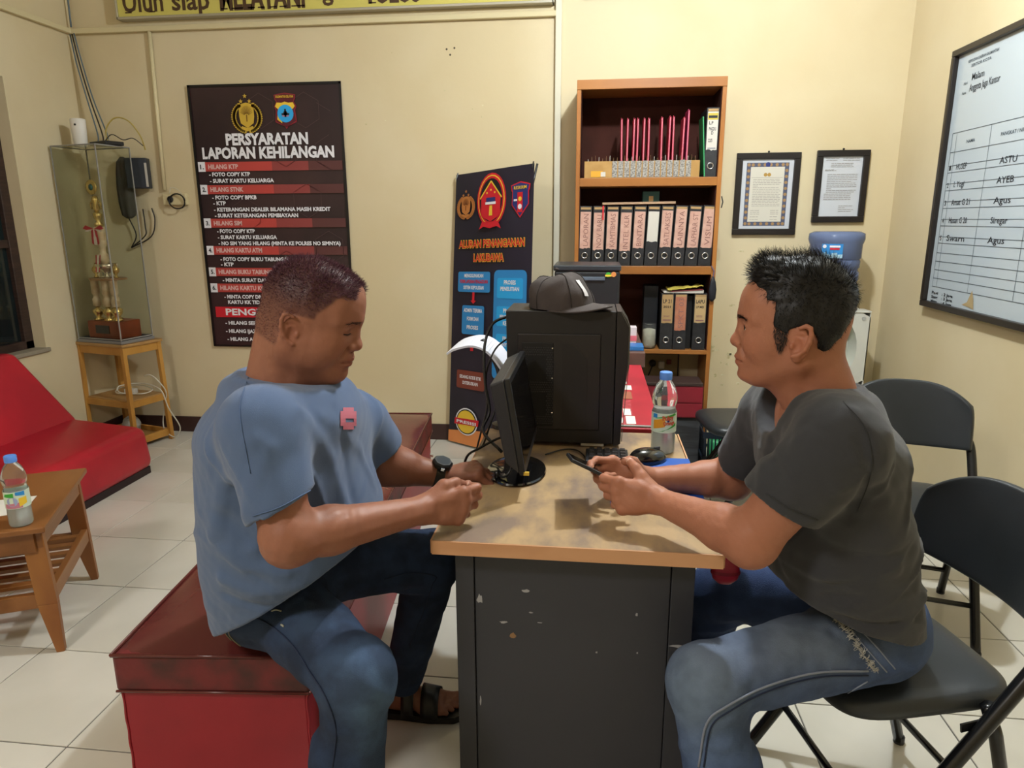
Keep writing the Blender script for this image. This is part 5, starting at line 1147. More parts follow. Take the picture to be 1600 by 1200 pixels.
def mk(name, VF, m, parent=None, tint=None):
    V, Fc = VF; me = bpy.data.meshes.new(name)
    me.vertices.add(len(V)); me.vertices.foreach_set('co', V.astype(np.float32).ravel())
    me.loops.add(len(Fc)*4); me.loops.foreach_set('vertex_index', Fc.astype(np.int32).ravel())
    me.polygons.add(len(Fc)); me.polygons.foreach_set('loop_start', (np.arange(len(Fc))*4).astype(np.int32)); me.polygons.foreach_set('loop_total', np.full(len(Fc), 4, np.int32))
    me.polygons.foreach_set('use_smooth', np.ones(len(Fc), bool)); me.update(calc_edges=True); me.materials.append(m)
    if tint is not None:
        at_ = me.color_attributes.new('tint', 'FLOAT_COLOR', 'POINT'); at_.data.foreach_set('color', np.concatenate([tint, np.ones((len(V), 1))], 1).astype(np.float32).ravel())
    o = bpy.data.objects.new(name, me); link(o, parent); return o
def join(parts):
    V = []; Fc = []; T = []; n = 0
    for (v, f), t in parts: V.append(v); Fc.append(f+n); T.append(t); n += len(v)
    return (np.concatenate(V), np.concatenate(Fc)), np.concatenate(T)
def tinted(name, col, rough, bump=.1, bscale=400, sss=0, spec=.4, sheen=0, col2=None, nscale=30, stretch=None):
    m = mat(name, col, rough, bump=bump, bscale=bscale, sss=sss, spec=spec, col2=col2, scale=nscale, stretch=stretch)
    nt = m.node_tree; b = nt.nodes['Principled BSDF']
    a = nt.nodes.new('ShaderNodeAttribute'); a.attribute_name = 'tint'; mx = nt.nodes.new('ShaderNodeMix'); mx.data_type = 'RGBA'; mx.blend_type = 'MULTIPLY'; mx.inputs[0].default_value = 1
    src = b.inputs['Base Color']
    if src.is_linked: nt.links.new(src.links[0].from_socket, mx.inputs[6])
    else: mx.inputs[6].default_value = lin(col)
    nt.links.new(a.outputs['Color'], mx.inputs[7]); nt.links.new(mx.outputs[2], src)
    if sheen: b.inputs['Sheen Weight'].default_value = sheen
    return m
def rotm(yaw, pitch, roll):
    return np.array((Matrix.Rotation(yaw, 3, 'Z') @ Matrix.Rotation(pitch, 3, 'Y') @ Matrix.Rotation(roll, 3, 'X')))

def head(o, Rm_, sc, near, fat, neck, nr, shut):
    """o origin, Rm_ rotation, near: +1/-1 = side turned to us, neck: world point of the neck base"""
    v = Vol((-.15, -.115, -.21), (.13, .115, .13), .0018)
    v.ell((-.010, 0, .022), (.094, .073, .088)); v.ell((.0, 0, .012), (.088, .071, .082), k=.02)
    v.ell((.030, 0, -.03), (.056, .060, .080), k=.03)
    for s_ in (-1, 1):
        v.cone((-.018, s_*.052, -.055), (.052, s_*.018, -.094), .023+.004*fat, .018, k=.025)
        v.ell((.046, s_*.036, -.034), (.032, .026+.004*fat, .030), k=.02)
        if fat: v.ell((.012, s_*.050, -.062), (.046, .026, .036), k=.03)
        v.cone((.082, s_*.010, .016), (.060, s_*.052, .014), .0085, .008, k=.014)
    v.ell((.068, 0, -.097), (.0215, .022, .0165), k=.018)
    if fat: v.ell((.030, 0, -.108), (.045, .042, .022), k=.03)
    v.ell((.052, 0, .048), (.034, .055, .042), k=.03)
    v.ell((.073, 0, -.066), (.0205, .028, .026), k=.018)
    # sockets, lids
    for s_ in (-1, 1):
        v.ell((.091, s_*.032, -.001), (.0115, .0165, .011), k=.014, op=-1)
        v.ell((.0685, s_*.032, -.004), (.0140, .0165, .0135), k=.006)
        v.cone((.0835, s_*.022, .0045), (.077, s_*.046, .001), .0025, .002, k=.004)
        if shut: v.path([(.0845, s_*.020, -.0085), (.0842, s_*.032, -.0100), (.077, s_*.046, -.0075)], .0016, k=.0015, op=-1)
        else: v.ell((.086, s_*.0335, -.0035), (.013, .0130, .0046), k=.002, op=-1)
    # nose
    v.cone((.080, 0, .006), (.0905, 0, -.025), .0080, .0105, k=.012); v.ell((.0950, 0, -.0335), (.0125, .0140, .0108), k=.008)
    for s_ in (-1, 1):
        v.ell((.0865, s_*.0160, -.0375), (.0110, .0085, .0082), k=.005); v.ell((.092, s_*.0080, -.0455), (.0065, .0038, .0042), k=.003, op=-1)
        v.path([(.083, s_*.024, -.038), (.079, s_*.032, -.056)], .002, k=.010, op=-1)
    # lips
    v.path([(.0765, -.0245, -.0675), (.0885, -.011, -.0635), (.0905, 0, -.0645), (.0885, .011, -.0635), (.0765, .0245, -.0675)], [.003, .0054, .0054, .0054, .003], k=.004)
    v.path([(.0765, -.0225, -.0705), (.0870, -.010, -.0755), (.0885, 0, -.0765), (.0870, .010, -.0755), (.0765, .0225, -.0705)], [.003, .0060, .0066, .0060, .003], k=.004)
    v.path([(.080, -.0255, -.0695), (.0955, -.010, -.0695), (.0980, 0, -.0700), (.0955, .010, -.0695), (.080, .0255, -.0695)], [.0020, .0026, .0030+.0006*shut, .0026, .0020], k=.003, op=-1)
    v.cone((.0965, -.010, -.0865), (.0965, .010, -.0865), .005, .005, k=.012, op=-1); v.cone((.096, 0, -.050), (.094, 0, -.058), .0022, k=.004, op=-1)
    # ears
    for s_ in (-1, 1):
        c = (-.014, s_*.074, -.020); tilt = rotm(s_*-.35, .12, 0)
        v.ell((c[0], c[1]+s_*.004, c[2]), (.0175, .0055, .028), M=tilt, k=.006)
        E = []
        for a in range(0, 9):
            t = math.radians(-35+a*31); E.append((c[0]-.004+.0185*math.sin(t)*-1+.004, c[1]+s_*(.010+.004*max(0, math.sin(t))), c[2]+.004+.0275*math.cos(t-math.radians(28))))
        v.path(E[1:], .0036, k=.003)
        v.ell((c[0]+.004, c[1]+s_*.006, c[2]-.027), (.0085, .0050, .0085), k=.006)
        v.ell((c[0]+.004, c[1]+s_*.010, c[2]-.004), (.0075, .0050, .0115), k=.004, op=-1); v.path([(c[0]-.006, c[1]+s_*.0105, c[2]+.012), (c[0]+.006, c[1]+s_*.0095, c[2]+.013)], .0028, k=.003, op=-1)
        v.ell((c[0]+.0125, c[1]+s_*.004, c[2]-.006), (.004, .0045, .0065), k=.003)
    # neck
    nb = (Rm_.T @ (np.array(neck)-o))/sc
    v.cone((-.028, 0, -.035), nb, nr, nr*1.12, k=.03); v.cone((.015, 0, -.075), nb+A3(.02, 0, 0), nr*.62, nr*.8, k=.035)
    if fat: v.cone((-.075, 0, -.035), nb+A3(-.02, 0, 0), .028, .04, k=.03)
    v.wave(.00035, 60, 3)
    V, Fc = v.mesh(1); keep = V
    T = np.ones((len(V), 3)); x, y, z = V.T; ay = np.abs(y)
    def g_(cx, cy, cz, sx, sy, sz): return np.exp(-((x-cx)/sx)**2-((ay-cy)/sy)**2-((z-cz)/sz)**2)
    L = np.clip(g_(.092, 0, -.0645, .014, .021, .0060)+g_(.091, 0, -.0765, .014, .019, .0062), 0, 1)
    def bl(T, w, c): return T*(1-w[:, None])+T*np.array(c)*w[:, None]
    T = bl(T, L*.9, (.78, .50, .50)); T = bl(T, np.clip(g_(.05, .045, -.03, .03, .02, .022), 0, 1)*.35, (1.02, .80, .74))
    T = bl(T, np.clip(g_(.10, 0, -.036, .02, .018, .012), 0, 1)*.4, (1.05, .82, .78)); T = bl(T, g_(.085, .033, -.004, .012, .016, .010)*.35, (.75, .66, .62))
    T = bl(T, np.clip(g_(-.014, .083, -.018, .02, .014, .03), 0, 1)*.35, (1.08, .78, .70))
    T = bl(T, np.clip(g_(.07, 0, -.085, .035, .05, .03), 0, 1)*.12, (.7, .7, .7))
    if shut: T = bl(T, np.clip(g_(.083, .033, -.010, .008, .013, .0016), 0, 1)*.8, (.3, .22, .2))
    W = (V*sc) @ Rm_.T+o
    return (W, Fc), T, V
def front(loc, Fc):
    b = BVHTree.FromPolygons(loc.tolist(), Fc.tolist())
    def f(y, z, off=.0004):
        h, n_, _, _ = b.ray_cast(Vector((.2, y, z)), Vector((-1, 0, 0))); return A3(h[0]+off, y, z) if h is not None else A3(.085, y, z)
    return f
def strands(name, P, N, D, ln, wd, m, parent, seed=0, jit=.3, curl=0, seg=2):
    """many thin tapering hairs: P roots, N normals, D comb directions"""
    rg = np.random.RandomState(seed); n = len(P)
    L_ = ln*(.7+.6*rg.rand(n))[:, None] if np.isscalar(ln) else (ln*(.7+.6*rg.rand(n)))[:, None]
    D = D+rg.normal(size=D.shape)*jit; D /= np.linalg.norm(D, axis=1)[:, None]
    S_ = np.cross(D, N+rg.normal(size=D.shape)*.4); S_ /= np.linalg.norm(S_, axis=1)[:, None]+1e-9
    rows = []
    for i in range(seg+1):
        t = i/seg; c = P+D*L_*t+N*(curl*L_*t*(1-t)); w_ = wd*(1-t*.8); rows += [c-S_*w_, c+S_*w_]
    V = np.stack(rows, 1).reshape(-1, 3); k = 2*(seg+1); b = np.arange(n)*k
    Fc = np.concatenate([np.stack([b+2*i, b+2*i+1, b+2*i+3, b+2*i+2], 1) for i in range(seg)])
    o = mk(name, (V, Fc), m, parent); o['kind'] = 'stuff' if n > 300 else 'hair'
    if n <= 300: del o['kind']
    return o
def vnorm(V, Fc):
    a = V[Fc[:, 2]]-V[Fc[:, 0]]; b = V[Fc[:, 3]]-V[Fc[:, 1]]; n_ = np.cross(a, b); N = np.zeros_like(V)
    for i in range(4): np.add.at(N, Fc[:, i], n_)
    return N/(np.linalg.norm(N, axis=1)[:, None]+1e-12)
def hand(v, W, d, r, p, flex, thumb, sc=1.0, lens=None, spread=.0, elbow=None, wr=.024, back=None):
    """adds a hand to volume v; flex: four (mcp,pip,dip) in degrees; thumb: list of (d,r,p) points"""
    d, r, p = [np.array(q, float)/np.linalg.norm(q) for q in (d, r, p)]; r = r-d*(r @ d); r /= np.linalg.norm(r); p = p-d*(p @ d)-r*(p @ r); p /= np.linalg.norm(p)
    F = lambda a, b, c: W+sc*(a*d+b*r+c*p)
    lens = [(.044, .027, .021), (.048, .031, .022), (.045, .029, .022), (.036, .022, .019)]
    mc = [(.088, .030), (.092, .0095), (.087, -.0105), (.078, -.029)]; rad = [.0100, .0102, .0097, .0086]
    tips = []
    for i in range(4):
        m0 = F(mc[i][0], mc[i][1], -.002)
        v.cone(F(.004, mc[i][1]*.45, 0), m0, .016*sc, .0125*sc, k=.014)
        v.ell(m0-p*.002*sc, (.0125*sc,)*3, k=.006)
        a = 0; q = m0; rr = rad[i]*sc; sp = spread*(1.5-i)
        for j in range(3):
            a += math.radians(flex[i][j]); dr = math.cos(a)*(d*math.cos(sp)+r*math.sin(sp))+math.sin(a)*p; q2 = q+dr*lens[i][j]*sc
            v.cone(q, q2, rr, rr*.90, k=.0035 if j else .007); v.ell(q2, (rr*.97,)*3, k=.002)
            if j < 2: v.ell(q2-p*math.cos(a)*.001+d*math.sin(a)*.001, (rr*1.0,)*3, k=.003)
            q = q2; rr *= .90
        tips.append((q, dr, rr, p*math.cos(a)*-1+d*math.sin(a)))
    v.ell(F(.045, .0, .007), (.036*sc,)*3 if False else (.030*sc, .030*sc, .020*sc), k=.02) if False else None
    v.ell(F(.050, -.012, .006), (.026*sc,)*3 if False else (.020*sc,)*3, k=.02); v.ell(F(.040, .018, .008), (.021*sc,)*3, k=.018)
    T = [F(*t) for t in thumb]; R_t = [.0165*sc, .0135*sc, .0112*sc, .0098*sc][:len(T)]; v.path(T, R_t, k=.007)
    dr = T[-1]-T[-2]; dr /= np.linalg.norm(dr); tips.append((T[-1], dr, R_t[-1], -p+.4*r))
    if elbow is not None:
        v.cone(W, W+(elbow-W)*.10, wr*sc, wr*1.04*sc, k=.012)
    v.ell(F(.0, .0, .0), (wr*.98*sc,)*3, k=.01)
    return tips
def nails(tips, parent, m):
    for q, dr, rr, up in tips:
        up = up-dr*(up @ dr); up /= np.linalg.norm(up); sd_ = np.cross(dr, up); g = G()
        def f(u, v_): a = (u-.5)*1.7; return Vector(q+dr*(rr*.75-(1-v_)*.0105+.002)*1.0+(up*math.cos(a)+sd_*math.sin(a))*(rr*1.02-.0022*abs(v_-.3)))
        g.grid(f, 6, 4); g.obj('fingernail', m, parent, smooth=True)
def forearm(v, sh, el, wr_, ru, re, rf, rw, k=.02):
    v.cone(sh, el, ru, re*1.02, k=k); mid = el+(wr_-el)*.28
    v.cone(el, mid, re, rf, k=k); v.cone(mid, wr_, rf, rw, k=k); v.ell(el, (re*1.03,)*3, k=k)
def bounds(P, m):
    P = np.array(P); return P.min(0)-m, P.max(0)+m
def raycast(o, pts, off=.0012):
    me = o.data; n = len(me.vertices); V = np.empty(n*3, np.float32); me.vertices.foreach_get('co', V)
    b = BVHTree.FromPolygons(V.reshape(-1, 3).tolist(), [tuple(p.vertices) for p in me.polygons]); out = []
    for x, y in pts:
        r = Vector(ray_(x, y)).normalized(); h, nrm, _, _ = b.ray_cast(Vector(C0), r)
        if h is not None: out.append((h-(nrm*-1 if nrm.dot(r) < 0 else nrm)*off, nrm if nrm.dot(r) < 0 else -nrm))
    return out
def seam(o, pts, r, m, parent, name='seam', n=6, off=.0012):
    c = [p for p in curve([(x, y, 0) for x, y in pts], n)]; H = raycast(o, [(p.x, p.y) for p in c], off)
    if len(H) > 1: G().tube([h for h, _ in H], r, 5).obj(name, m, parent, smooth=True)
def torso(rows, cyb):
    out = []
    for y, xb, xf, Yc, b in rows:
        pb = U(xb, y, Yc); pf = U(xf, y, Yc); hw = abs(pf[0]-pb[0])/2; rx, ry = -ray_((xb+xf)/2, y)[0], ray_((xb+xf)/2, y)[1]
        t = abs(rx/ry); a2 = hw*hw-(b*t)**2; a = math.sqrt(max(a2, (hw*.7)**2)); out.append(((pb[2]+pf[2])/2, (pb[0]+pf[0])/2, Yc, a, b))
    return out
def fabric(name, base, rough=.85, **k): return tinted(name, base, rough, **k)
def ones(V): return np.ones((len(V), 3))
def spot(T, V, c, s_, col, amt=1, aniso=None):
    q = ((V-np.array(c))/(np.array(aniso) if aniso is not None else s_))**2; w_ = np.exp(-q.sum(1))[:, None]*amt
    return T*(1-w_)+T*np.array(col)*w_
eyew = mat('eye_white', 'C8BEB4', .15); iris = mat('dark_iris', '1E120C', .05); hairm = mat('black_hair', '0C0B0C', .5, spec=.45); nailm = mat('fingernail', 'C79A84', .3, spec=.5)
def face_extra(o, Rm_, sc, parent, shut, browc, sf):
    Wt = lambda q: Vector(o+Rm_ @ (np.array(q)*sc))
    for s_ in (-1, 1):
        if not shut:
            g = G(); M = Matrix.Translation(Wt((.0700, s_*.032, -.004)))
            g.lathe([(.0119*math.sin(a), -.0119*math.cos(a)) for a in np.linspace(.02, PI-.02, 14)], n=20, M=M); e = g.obj('eye', eyew, parent, smooth=True)
            g = G(); c = Wt((.0700, s_*.032, -.004)); dirn = (Wt((.12, s_*.034, -.003))-c).normalized(); q = dirn.to_track_quat('Z', 'Y').to_matrix().to_4x4()
            g.lathe([(.0, .01225), (.0028, .0121), (.0056, .0107), (.0057, .0102)], n=18, M=Matrix.Translation(c) @ q, cap=False); g.obj('iris', iris, e, smooth=True)
        n = 260-150*shut; rg = np.random.RandomState(4+s_); t = rg.rand(n); y = s_*(.011+.037*t); z = .0135+.0045*np.sin(t*2.6)-.003*t+(rg.rand(n)-.5)*.0075*(1.1-t)
        P = np.array([sf(a_, b_) for a_, b_ in zip(y, z)]); P = (P*sc) @ Rm_.T+o; N = np.tile(Rm_ @ A3(.9, s_*.35, .1), (n, 1)); D = np.tile(Rm_ @ A3(-.35, s_*.9, .15), (n, 1))
        strands('eyebrow', P, N, D, .0075, .00035, browc, parent, 5, .3)
        # upper lash line
        G().tube(curve([Wt(sf(s_*a_, b_, .0005)) for a_, b_ in ((.0205, -.0030-.0055*shut), (.027, -.0002-.0085*shut), (.034, .0008-.0100*shut), (.041, -.0005-.0075*shut), (.0455, -.0030-.0050*shut))], 4), .0009, 5).obj('eyelashes', hairm, parent)
# ----------------------------------------------------------------- the man on the bench
bpy.context.view_layer.update()
p1 = thing('person', 'heavyset man in a blue grey t-shirt and jeans, sitting on the bench, looking down', 'person', (0, 0, 0))
sk1 = tinted('skin_tan', '8E5E4A', .48, bump=.06, bscale=260, sss=.12, spec=.38); skF1 = sk1
O1 = A3(-.547, 1.305, 1.199); R1 = rotm(math.radians(5), math.radians(17), math.radians(2))
nb1 = A3(-.630, 1.300, 1.035)
h1, t1, loc1 = head(O1, R1, 1.0, -1, 1, nb1, .060, 1)
shR, elR, wrR = U(408, 668, 1.115), U(452, 842, 1.06), U(660, 797, 1.275); shL, elL, wrL = U(560, 660, 1.50), U(602, 725, 1.56), U(694, 744, 1.60)
parts = [(h1, t1)]
# right arm and hand (near)
dR = wrR-elR; dR /= np.linalg.norm(dR); dh = A3(.86, .50, -.06)
tipw = wrR+dh*.18; lo, hi = bounds([shR, elR, wrR, tipw], .075)
v = Vol(lo, hi, .0026); forearm(v, shR, elR, wrR, .054, .043, .042, .0275)
tipsR = hand(v, wrR, dh, (.10, .10, 1), (-.4, .9, -.1), [(28, 88, 50), (34, 92, 50), (38, 92, 50), (42, 90, 48)], [(.018, .020, .010), (.050, .043, .012), (.078, .044, .022), (.100, .034, .034)], .98, wr=.0275)
v.wave(.0004, 90, 2); m_ = v.mesh(1); V = m_[0]; T = ones(V)
for q in tipsR: T = spot(T, V, q[0], .012, (1.02, .85, .8), .5)
parts.append((m_, T))
# left arm and hand (far, with the watch)
dhL = A3(.93, .08, .16); tipL = wrL+dhL*.17; lo, hi = bounds([shL, elL, wrL, tipL, tipL-A3(0, 0, .06)], .075)
v = Vol(lo, hi, .0026); forearm(v, shL, elL, wrL, .060, .047, .044, .0275)
tipsL = hand(v, wrL, dhL, (.05, -1, -.15), (.1, -.15, -1), [(50, 42, 22), (46, 50, 25), (44, 55, 28), (42, 55, 28)], [(.018, .022, .010), (.045, .042, .026), (.070, .040, .045), (.092, .032, .058)], .98, wr=.0275)
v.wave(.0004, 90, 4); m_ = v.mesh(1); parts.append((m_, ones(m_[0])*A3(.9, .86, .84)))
# trunk hidden under the clothes
rows1 = [(600, 372, 545, 1.30, .135), (640, 345, 566, 1.305, .185), (700, 322, 578, 1.31, .195), (740, 318, 584, 1.315, .195), (800, 322, 588, 1.325, .20), (850, 326, 588, 1.335, .205), (890, 332, 572, 1.35, .20), (940, 338, 545, 1.37, .19), (985, 352, 520, 1.38, .18)]
lv = torso(rows1, 0); lo, hi = bounds([[r[1]-r[3], r[2]-r[4], r[0]] for r in lv]+[[r[1]+r[3], r[2]+r[4], r[0]] for r in lv], .05)
v = Vol(lo, hi+A3(0, 0, .06), .009); v.loft([(z, x, y, a-.02, b-.02) for z, x, y, a, b in lv if z > .74]); v.cone(nb1-A3(0, 0, .08), nb1, .075, .06, k=.03); m_ = v.mesh(1); parts.append((m_, ones(m_[0])))
sf1 = front(loc1, h1[1])
VF, T = join(parts); body1 = mk('body', VF, sk1, p1, T)
face_extra(O1, R1, 1.0, p1, 1, hairm, sf1); nails(tipsR, p1, nailm); nails(tipsL, p1, nailm)
# buzz cut
N1 = vnorm(*h1); x, y, z = loc1.T
def scalp(loc, fr=.062, tmp=.028, nape=-.045):
    x, y, z = loc.T; ay = np.abs(y)
    line = np.where(z > .062, fr-(z-.075)*.2, tmp+(np.clip(z, .02, .062)-.02)*.75)
    m = (x < line) & (z > nape+.0*x) & ~((z < .012) & (x > -.036) & (x < .03)) & ~((x > -.034) & (z < -.0))
    return m
sm = scalp(loc1, .078, .022, -.055) & (np.random.RandomState(1).rand(len(x)) < .98); idx = np.where(sm)[0]; rg = np.random.RandomState(2); idx = rg.choice(idx, 16000)
hb1 = mat('buzz_hair', '55303F', .5, spec=.45); P = h1[0][idx]+rg.normal(size=(len(idx), 3))*.0012; top = np.clip((loc1[idx, 2]-.01)/.07, 0.12, 1)
Dc = N1[idx]*.8+R1 @ A3(.35, 0, .1); strands('hair', P, N1[idx], Dc, .0085*top+.001, .00045, hb1, p1, 3, .35)
cs = body1.data.color_attributes['tint']; n = len(body1.data.vertices); cc = np.empty(n*4, np.float32); cs.data.foreach_get('color', cc); cc = cc.reshape(-1, 4)
nh = len(h1[0]); mk_ = scalp(loc1, .079, .024, -.058).astype(float)
# soften the hairline
for _ in range(6):
    acc = np.zeros(nh); cn = np.zeros(nh)
    for i in range(4): np.add.at(acc, h1[1][:, i], mk_[h1[1][:, (i+1) % 4]]); np.add.at(cn, h1[1][:, i], 1)
    mk_ = .4*mk_+.6*acc/np.maximum(cn, 1)
fade = mk_*(.35+.55*np.clip((loc1[:, 2]+.03)/.08, 0, 1))
cc[:nh, :3] *= (1-fade[:, None]*(1-A3(.22, .20, .34))); cs.data.foreach_set('color', cc.ravel())
# t-shirt
def sleeve(v, a, hem, ax, r0, r1, ri, n):
    s = Vol(v.lo, v.lo+(v.n-1)*v.h, v.h); s.n = v.n; s.ax = v.ax; s.d = np.full(v.n, .2, np.float32)
    s.cone(a, hem+ax*.06, r0, r1, k=.01); s.plane(hem, n, k=.003); s.cone(hem-ax*.020, hem+ax*.09, ri, ri, k=.003, op=-1)
    k = .03; hh = np.maximum(k-np.abs(v.d-s.d), 0)/k; v.d = (np.minimum(v.d, s.d)-hh*hh*k*.25).astype(np.float32)
def neckhole(v, c, u, r, w_, ex=.024):
    u = np.array(u, float)/np.linalg.norm(u); w = A3(0, 1, 0); n = np.cross(u, w); n = n if n[2] > 0 else -n
    M = np.array([u, w, n]).T; v.ell(c-n*.046+u*.012, (r+ex, w_+.040, .044), M=M, k=.04); v.ell(c+n*.052, (r+.004, w_+.004, .064), M=M, k=.012, op=-1)
    ring = [c+u*r*math.cos(t)+w*w_*math.sin(t)+n*(.005*math.cos(2*t)-.004-.022*max(0, -math.cos(t))**2) for t in np.linspace(0, 2*PI, 33)]; v.path(ring, .0065, k=.008)
    v.ell(c+n*.045, (r-.006, w_-.006, .075), M=M, k=.003, op=-1)
sh1 = fabric('blue_grey_jersey', '4E6182', .9, bump=.15, bscale=700, sheen=.2)
lo, hi = bounds([[r[1]-r[3], r[2]-r[4], r[0]] for r in lv]+[[r[1]+r[3], r[2]+r[4], r[0]] for r in lv]+[elR, shR, shL], .09); hi[2] = 1.14
v = Vol(lo, hi, .0045); v.loft(lv, pw=2.3)
v.ell(A3(-.665, 1.30, .965), (.125, .165, .08), k=.05); v.cone(shR+A3(.0, .015, -.008), shL+A3(-.02, -.02, .01), .072, .068, k=.05)
hemR = shR+(elR-shR)*.70; aR = (elR-shR)/np.linalg.norm(elR-shR); hemL = shL+(elL-shL)*.62; aL = (elL-shL)/np.linalg.norm(elL-shL)
v.ell(A3(-.575, 1.33, .755), (.125, .165, .13), k=.05)      # belly
sleeve(v, shR, hemR, aR, .072, .058, .050, A3(.47, 0, -.88)); sleeve(v, shL, hemL, aL, .072, .066, .056, aL)
# folds
Bk = lambda x, y, Y: U(x, y, Y)
for P_, w_, am in (([(395, 690), (350, 760), (335, 830)], .018, .007), ([(420, 700), (385, 800), (395, 860)], .014, .006), ([(470, 640), (520, 720), (545, 800)], .014, .004), ([(360, 860), (430, 900), (520, 905)], .014, .006), ([(345, 905), (400, 925), (470, 915)], .012, .006),
                   ([(335, 800), (400, 850), (480, 880)], .016, -.005), ([(350, 930), (420, 950), (470, 925)], .010, -.005), ([(500, 650), (560, 700), (585, 760)], .012, .004), ([(425, 590), (470, 615), (520, 612)], .010, .003), ([(330, 840), (380, 885), (450, 895)], .010, .005), ([(520, 640), (540, 720), (560, 850)], .012, -.003)):
    Q = []
    for px_, py_ in P_:
        # first hit of the camera ray with the volume
        r = ray_(px_, py_); r /= np.linalg.norm(r); ts = np.arange(.8, 2.0, .004); pp_ = C0+ts[:, None]*r; ii = np.round((pp_-v.lo)/v.h).astype(int); ok = ((ii >= 0) & (ii < v.n)).all(1); dd = np.full(len(ts), .2); dd[ok] = v.d[tuple(ii[ok].T)]; hit = np.argmax(dd < 0); Q.append(pp_[hit] if dd[hit] < 0 else pp_[np.argmin(dd)])
    v.fold(Q, w_, am)
v.wave(.0016, 16, 11); v.wave(.0007, 40, 12); v.crease(.009, (6, 4, 26), .56, .82, 3); v.crease(.006, (22, -6, 14), .80, 1.03, 5)
# openings
def sleeve_end(v, hem, a, r):
    v.plane(hem, a, rad=.125, k=.003); v.cone(hem-a*.022, hem+a*.05, r, r, k=.003, op=-1)

neckhole(v, U(449, 588, 1.30), (.965, 0, -.262), .096, .084, .040)
hb, hf = U(350, 980, 1.24), U(470, 922, 1.17); dd_ = (hf-hb); nh_ = np.cross(dd_, A3(0, 1, 0)); nh_ = nh_ if nh_[2] < 0 else -nh_
v.plane((hb+hf)/2, nh_, k=.004)
shirt1 = mk('t_shirt', v.mesh(1), sh1, p1, None); VV = np.empty(len(shirt1.data.vertices)*3, np.float32); shirt1.data.vertices.foreach_get('co', VV)
at_ = shirt1.data.color_attributes.new('tint', 'FLOAT_COLOR', 'POINT'); at_.data.foreach_set('color', np.ones(len(VV)//3*4, np.float32))
dkb = mat('shirt_seam_blue', '50658A', .9)
seam(shirt1, [(396, 806), (438, 792), (484, 766)], .0012, dkb, shirt1, 'hem_stitch'); seam(shirt1, [(388, 590), (375, 640), (384, 700), (392, 740)], .0008, dkb, shirt1, 'shoulder_seam')
# chest print
pk = mat('faded_pink_print', 'B86878', .8)
for (x0, y0, x1, y1) in ((531, 637, 556, 671),):
    g = G(); Hs = []
    for i in range(7):
        for j in range(7):
            Hs.append(raycast(shirt1, [(x0+(x1-x0)*i/6, y0+(y1-y0)*j/6)], .0015))
    g = G(); vs = {}
    for i in range(7):
        for j in range(7):
            h_ = Hs[i*7+j]
            if h_: vs[(i, j)] = g.bm.verts.new(h_[0][0])
    for i in range(6):
        for j in range(6):
            if (i, j) in ((0, 0), (5, 0), (0, 5), (5, 5), (2, 3), (3, 3), (4, 3)): continue
            q = [vs.get(k) for k in ((i, j), (i+1, j), (i+1, j+1), (i, j+1))]
            if all(q): g.bm.faces.new(q)
    g.obj('chest_print', pk, shirt1)
# jeans
je1 = tinted('dark_denim', '24344F', .85, bump=.25, bscale=500, col2='1A263C', nscale=14)
hipR, hipL = A3(-.70, 1.32, .545), A3(-.70, 1.475, .545); knR, knL = U(556, 1058, 1.12), U(676, 872, 1.60); anR, anL = A3(-.47, 1.10, .10), A3(-.515, 1.675, .085)
lo, hi = bounds([hipR, hipL, knR, knL, anR, anL, A3(-.88, 1.4, .5)], .12); lo[2] = .03
v = Vol(lo, hi, .0052); v.ell(A3(-.700, 1.395, .565), (.115, .18, .115), k=.04); v.ell(A3(-.725, 1.40, .545), (.10, .175, .095), k=.04)
v.cone(hipR+A3(.02, 0, .01), knR, .094, .070, k=.04); v.cone(hipL+A3(.02, 0, .01), knL, .094, .072, k=.04)
v.cone(knR, anR, .068, .060, k=.03); v.cone(knL, anL, .068, .050, k=.03); v.ell(knR+A3(.004, 0, .0), (.071,)*3, k=.02)
calfR = knR+(anR-knR)*.4; v.ell(calfR-A3(.02, 0, 0), (.064,)*3, k=.03)
for q, ax in ((knR, anR), (knL, anL)):
    for i, (dz, am) in enumerate(((.045, -.005), (.07, .006), (.10, -.004), (.125, .005), (.17, .003))):
        c = q+(ax-q)*(dz/np.linalg.norm(ax-q)); v.fold([c+A3(-.09, -.07, -.015+.01*(i % 2)), c+A3(-.09, .07, .01), ], .016, am); v.fold([c+A3(-.05, -.08, 0), c+A3(.05, -.07, .03*(i % 3-1))], .012, am*.8)
for i in range(5):
    a = hipR+A3(-.02+.03*i, -.10, -.03+.012*i); v.fold([a, a+A3(.05, -.01, .07)], .010, .005*(-1)**i); a = hipL+A3(.05+.04*i, -.06, .085); v.fold([a, a+A3(.03, .09, .0)], .010, .004*(-1)**i)
v.wave(.0016, 18, 21); v.wave(.0008, 45, 22); v.crease(.004, (20, 12, 28), .05, .62, 9)
v.plane(anR, (0, 0, -1), rad=.14); v.plane(anL, (-.1, 0, -1), rad=.14); v.cone(anR, anR-A3(0, 0, .1), .062, k=.003, op=-1); v.cone(anL, anL-A3(0, 0, .1), .043, k=.003, op=-1)
m_ = v.mesh(1); V = m_[0]; T = ones(V)
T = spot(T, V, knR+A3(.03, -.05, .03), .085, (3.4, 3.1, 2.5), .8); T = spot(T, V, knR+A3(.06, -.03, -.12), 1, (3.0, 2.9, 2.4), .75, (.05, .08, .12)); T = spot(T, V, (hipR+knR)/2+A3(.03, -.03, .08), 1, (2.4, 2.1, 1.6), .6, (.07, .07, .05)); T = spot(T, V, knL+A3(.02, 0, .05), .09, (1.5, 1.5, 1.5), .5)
jeans1 = mk('jeans', m_, je1, p1, T)
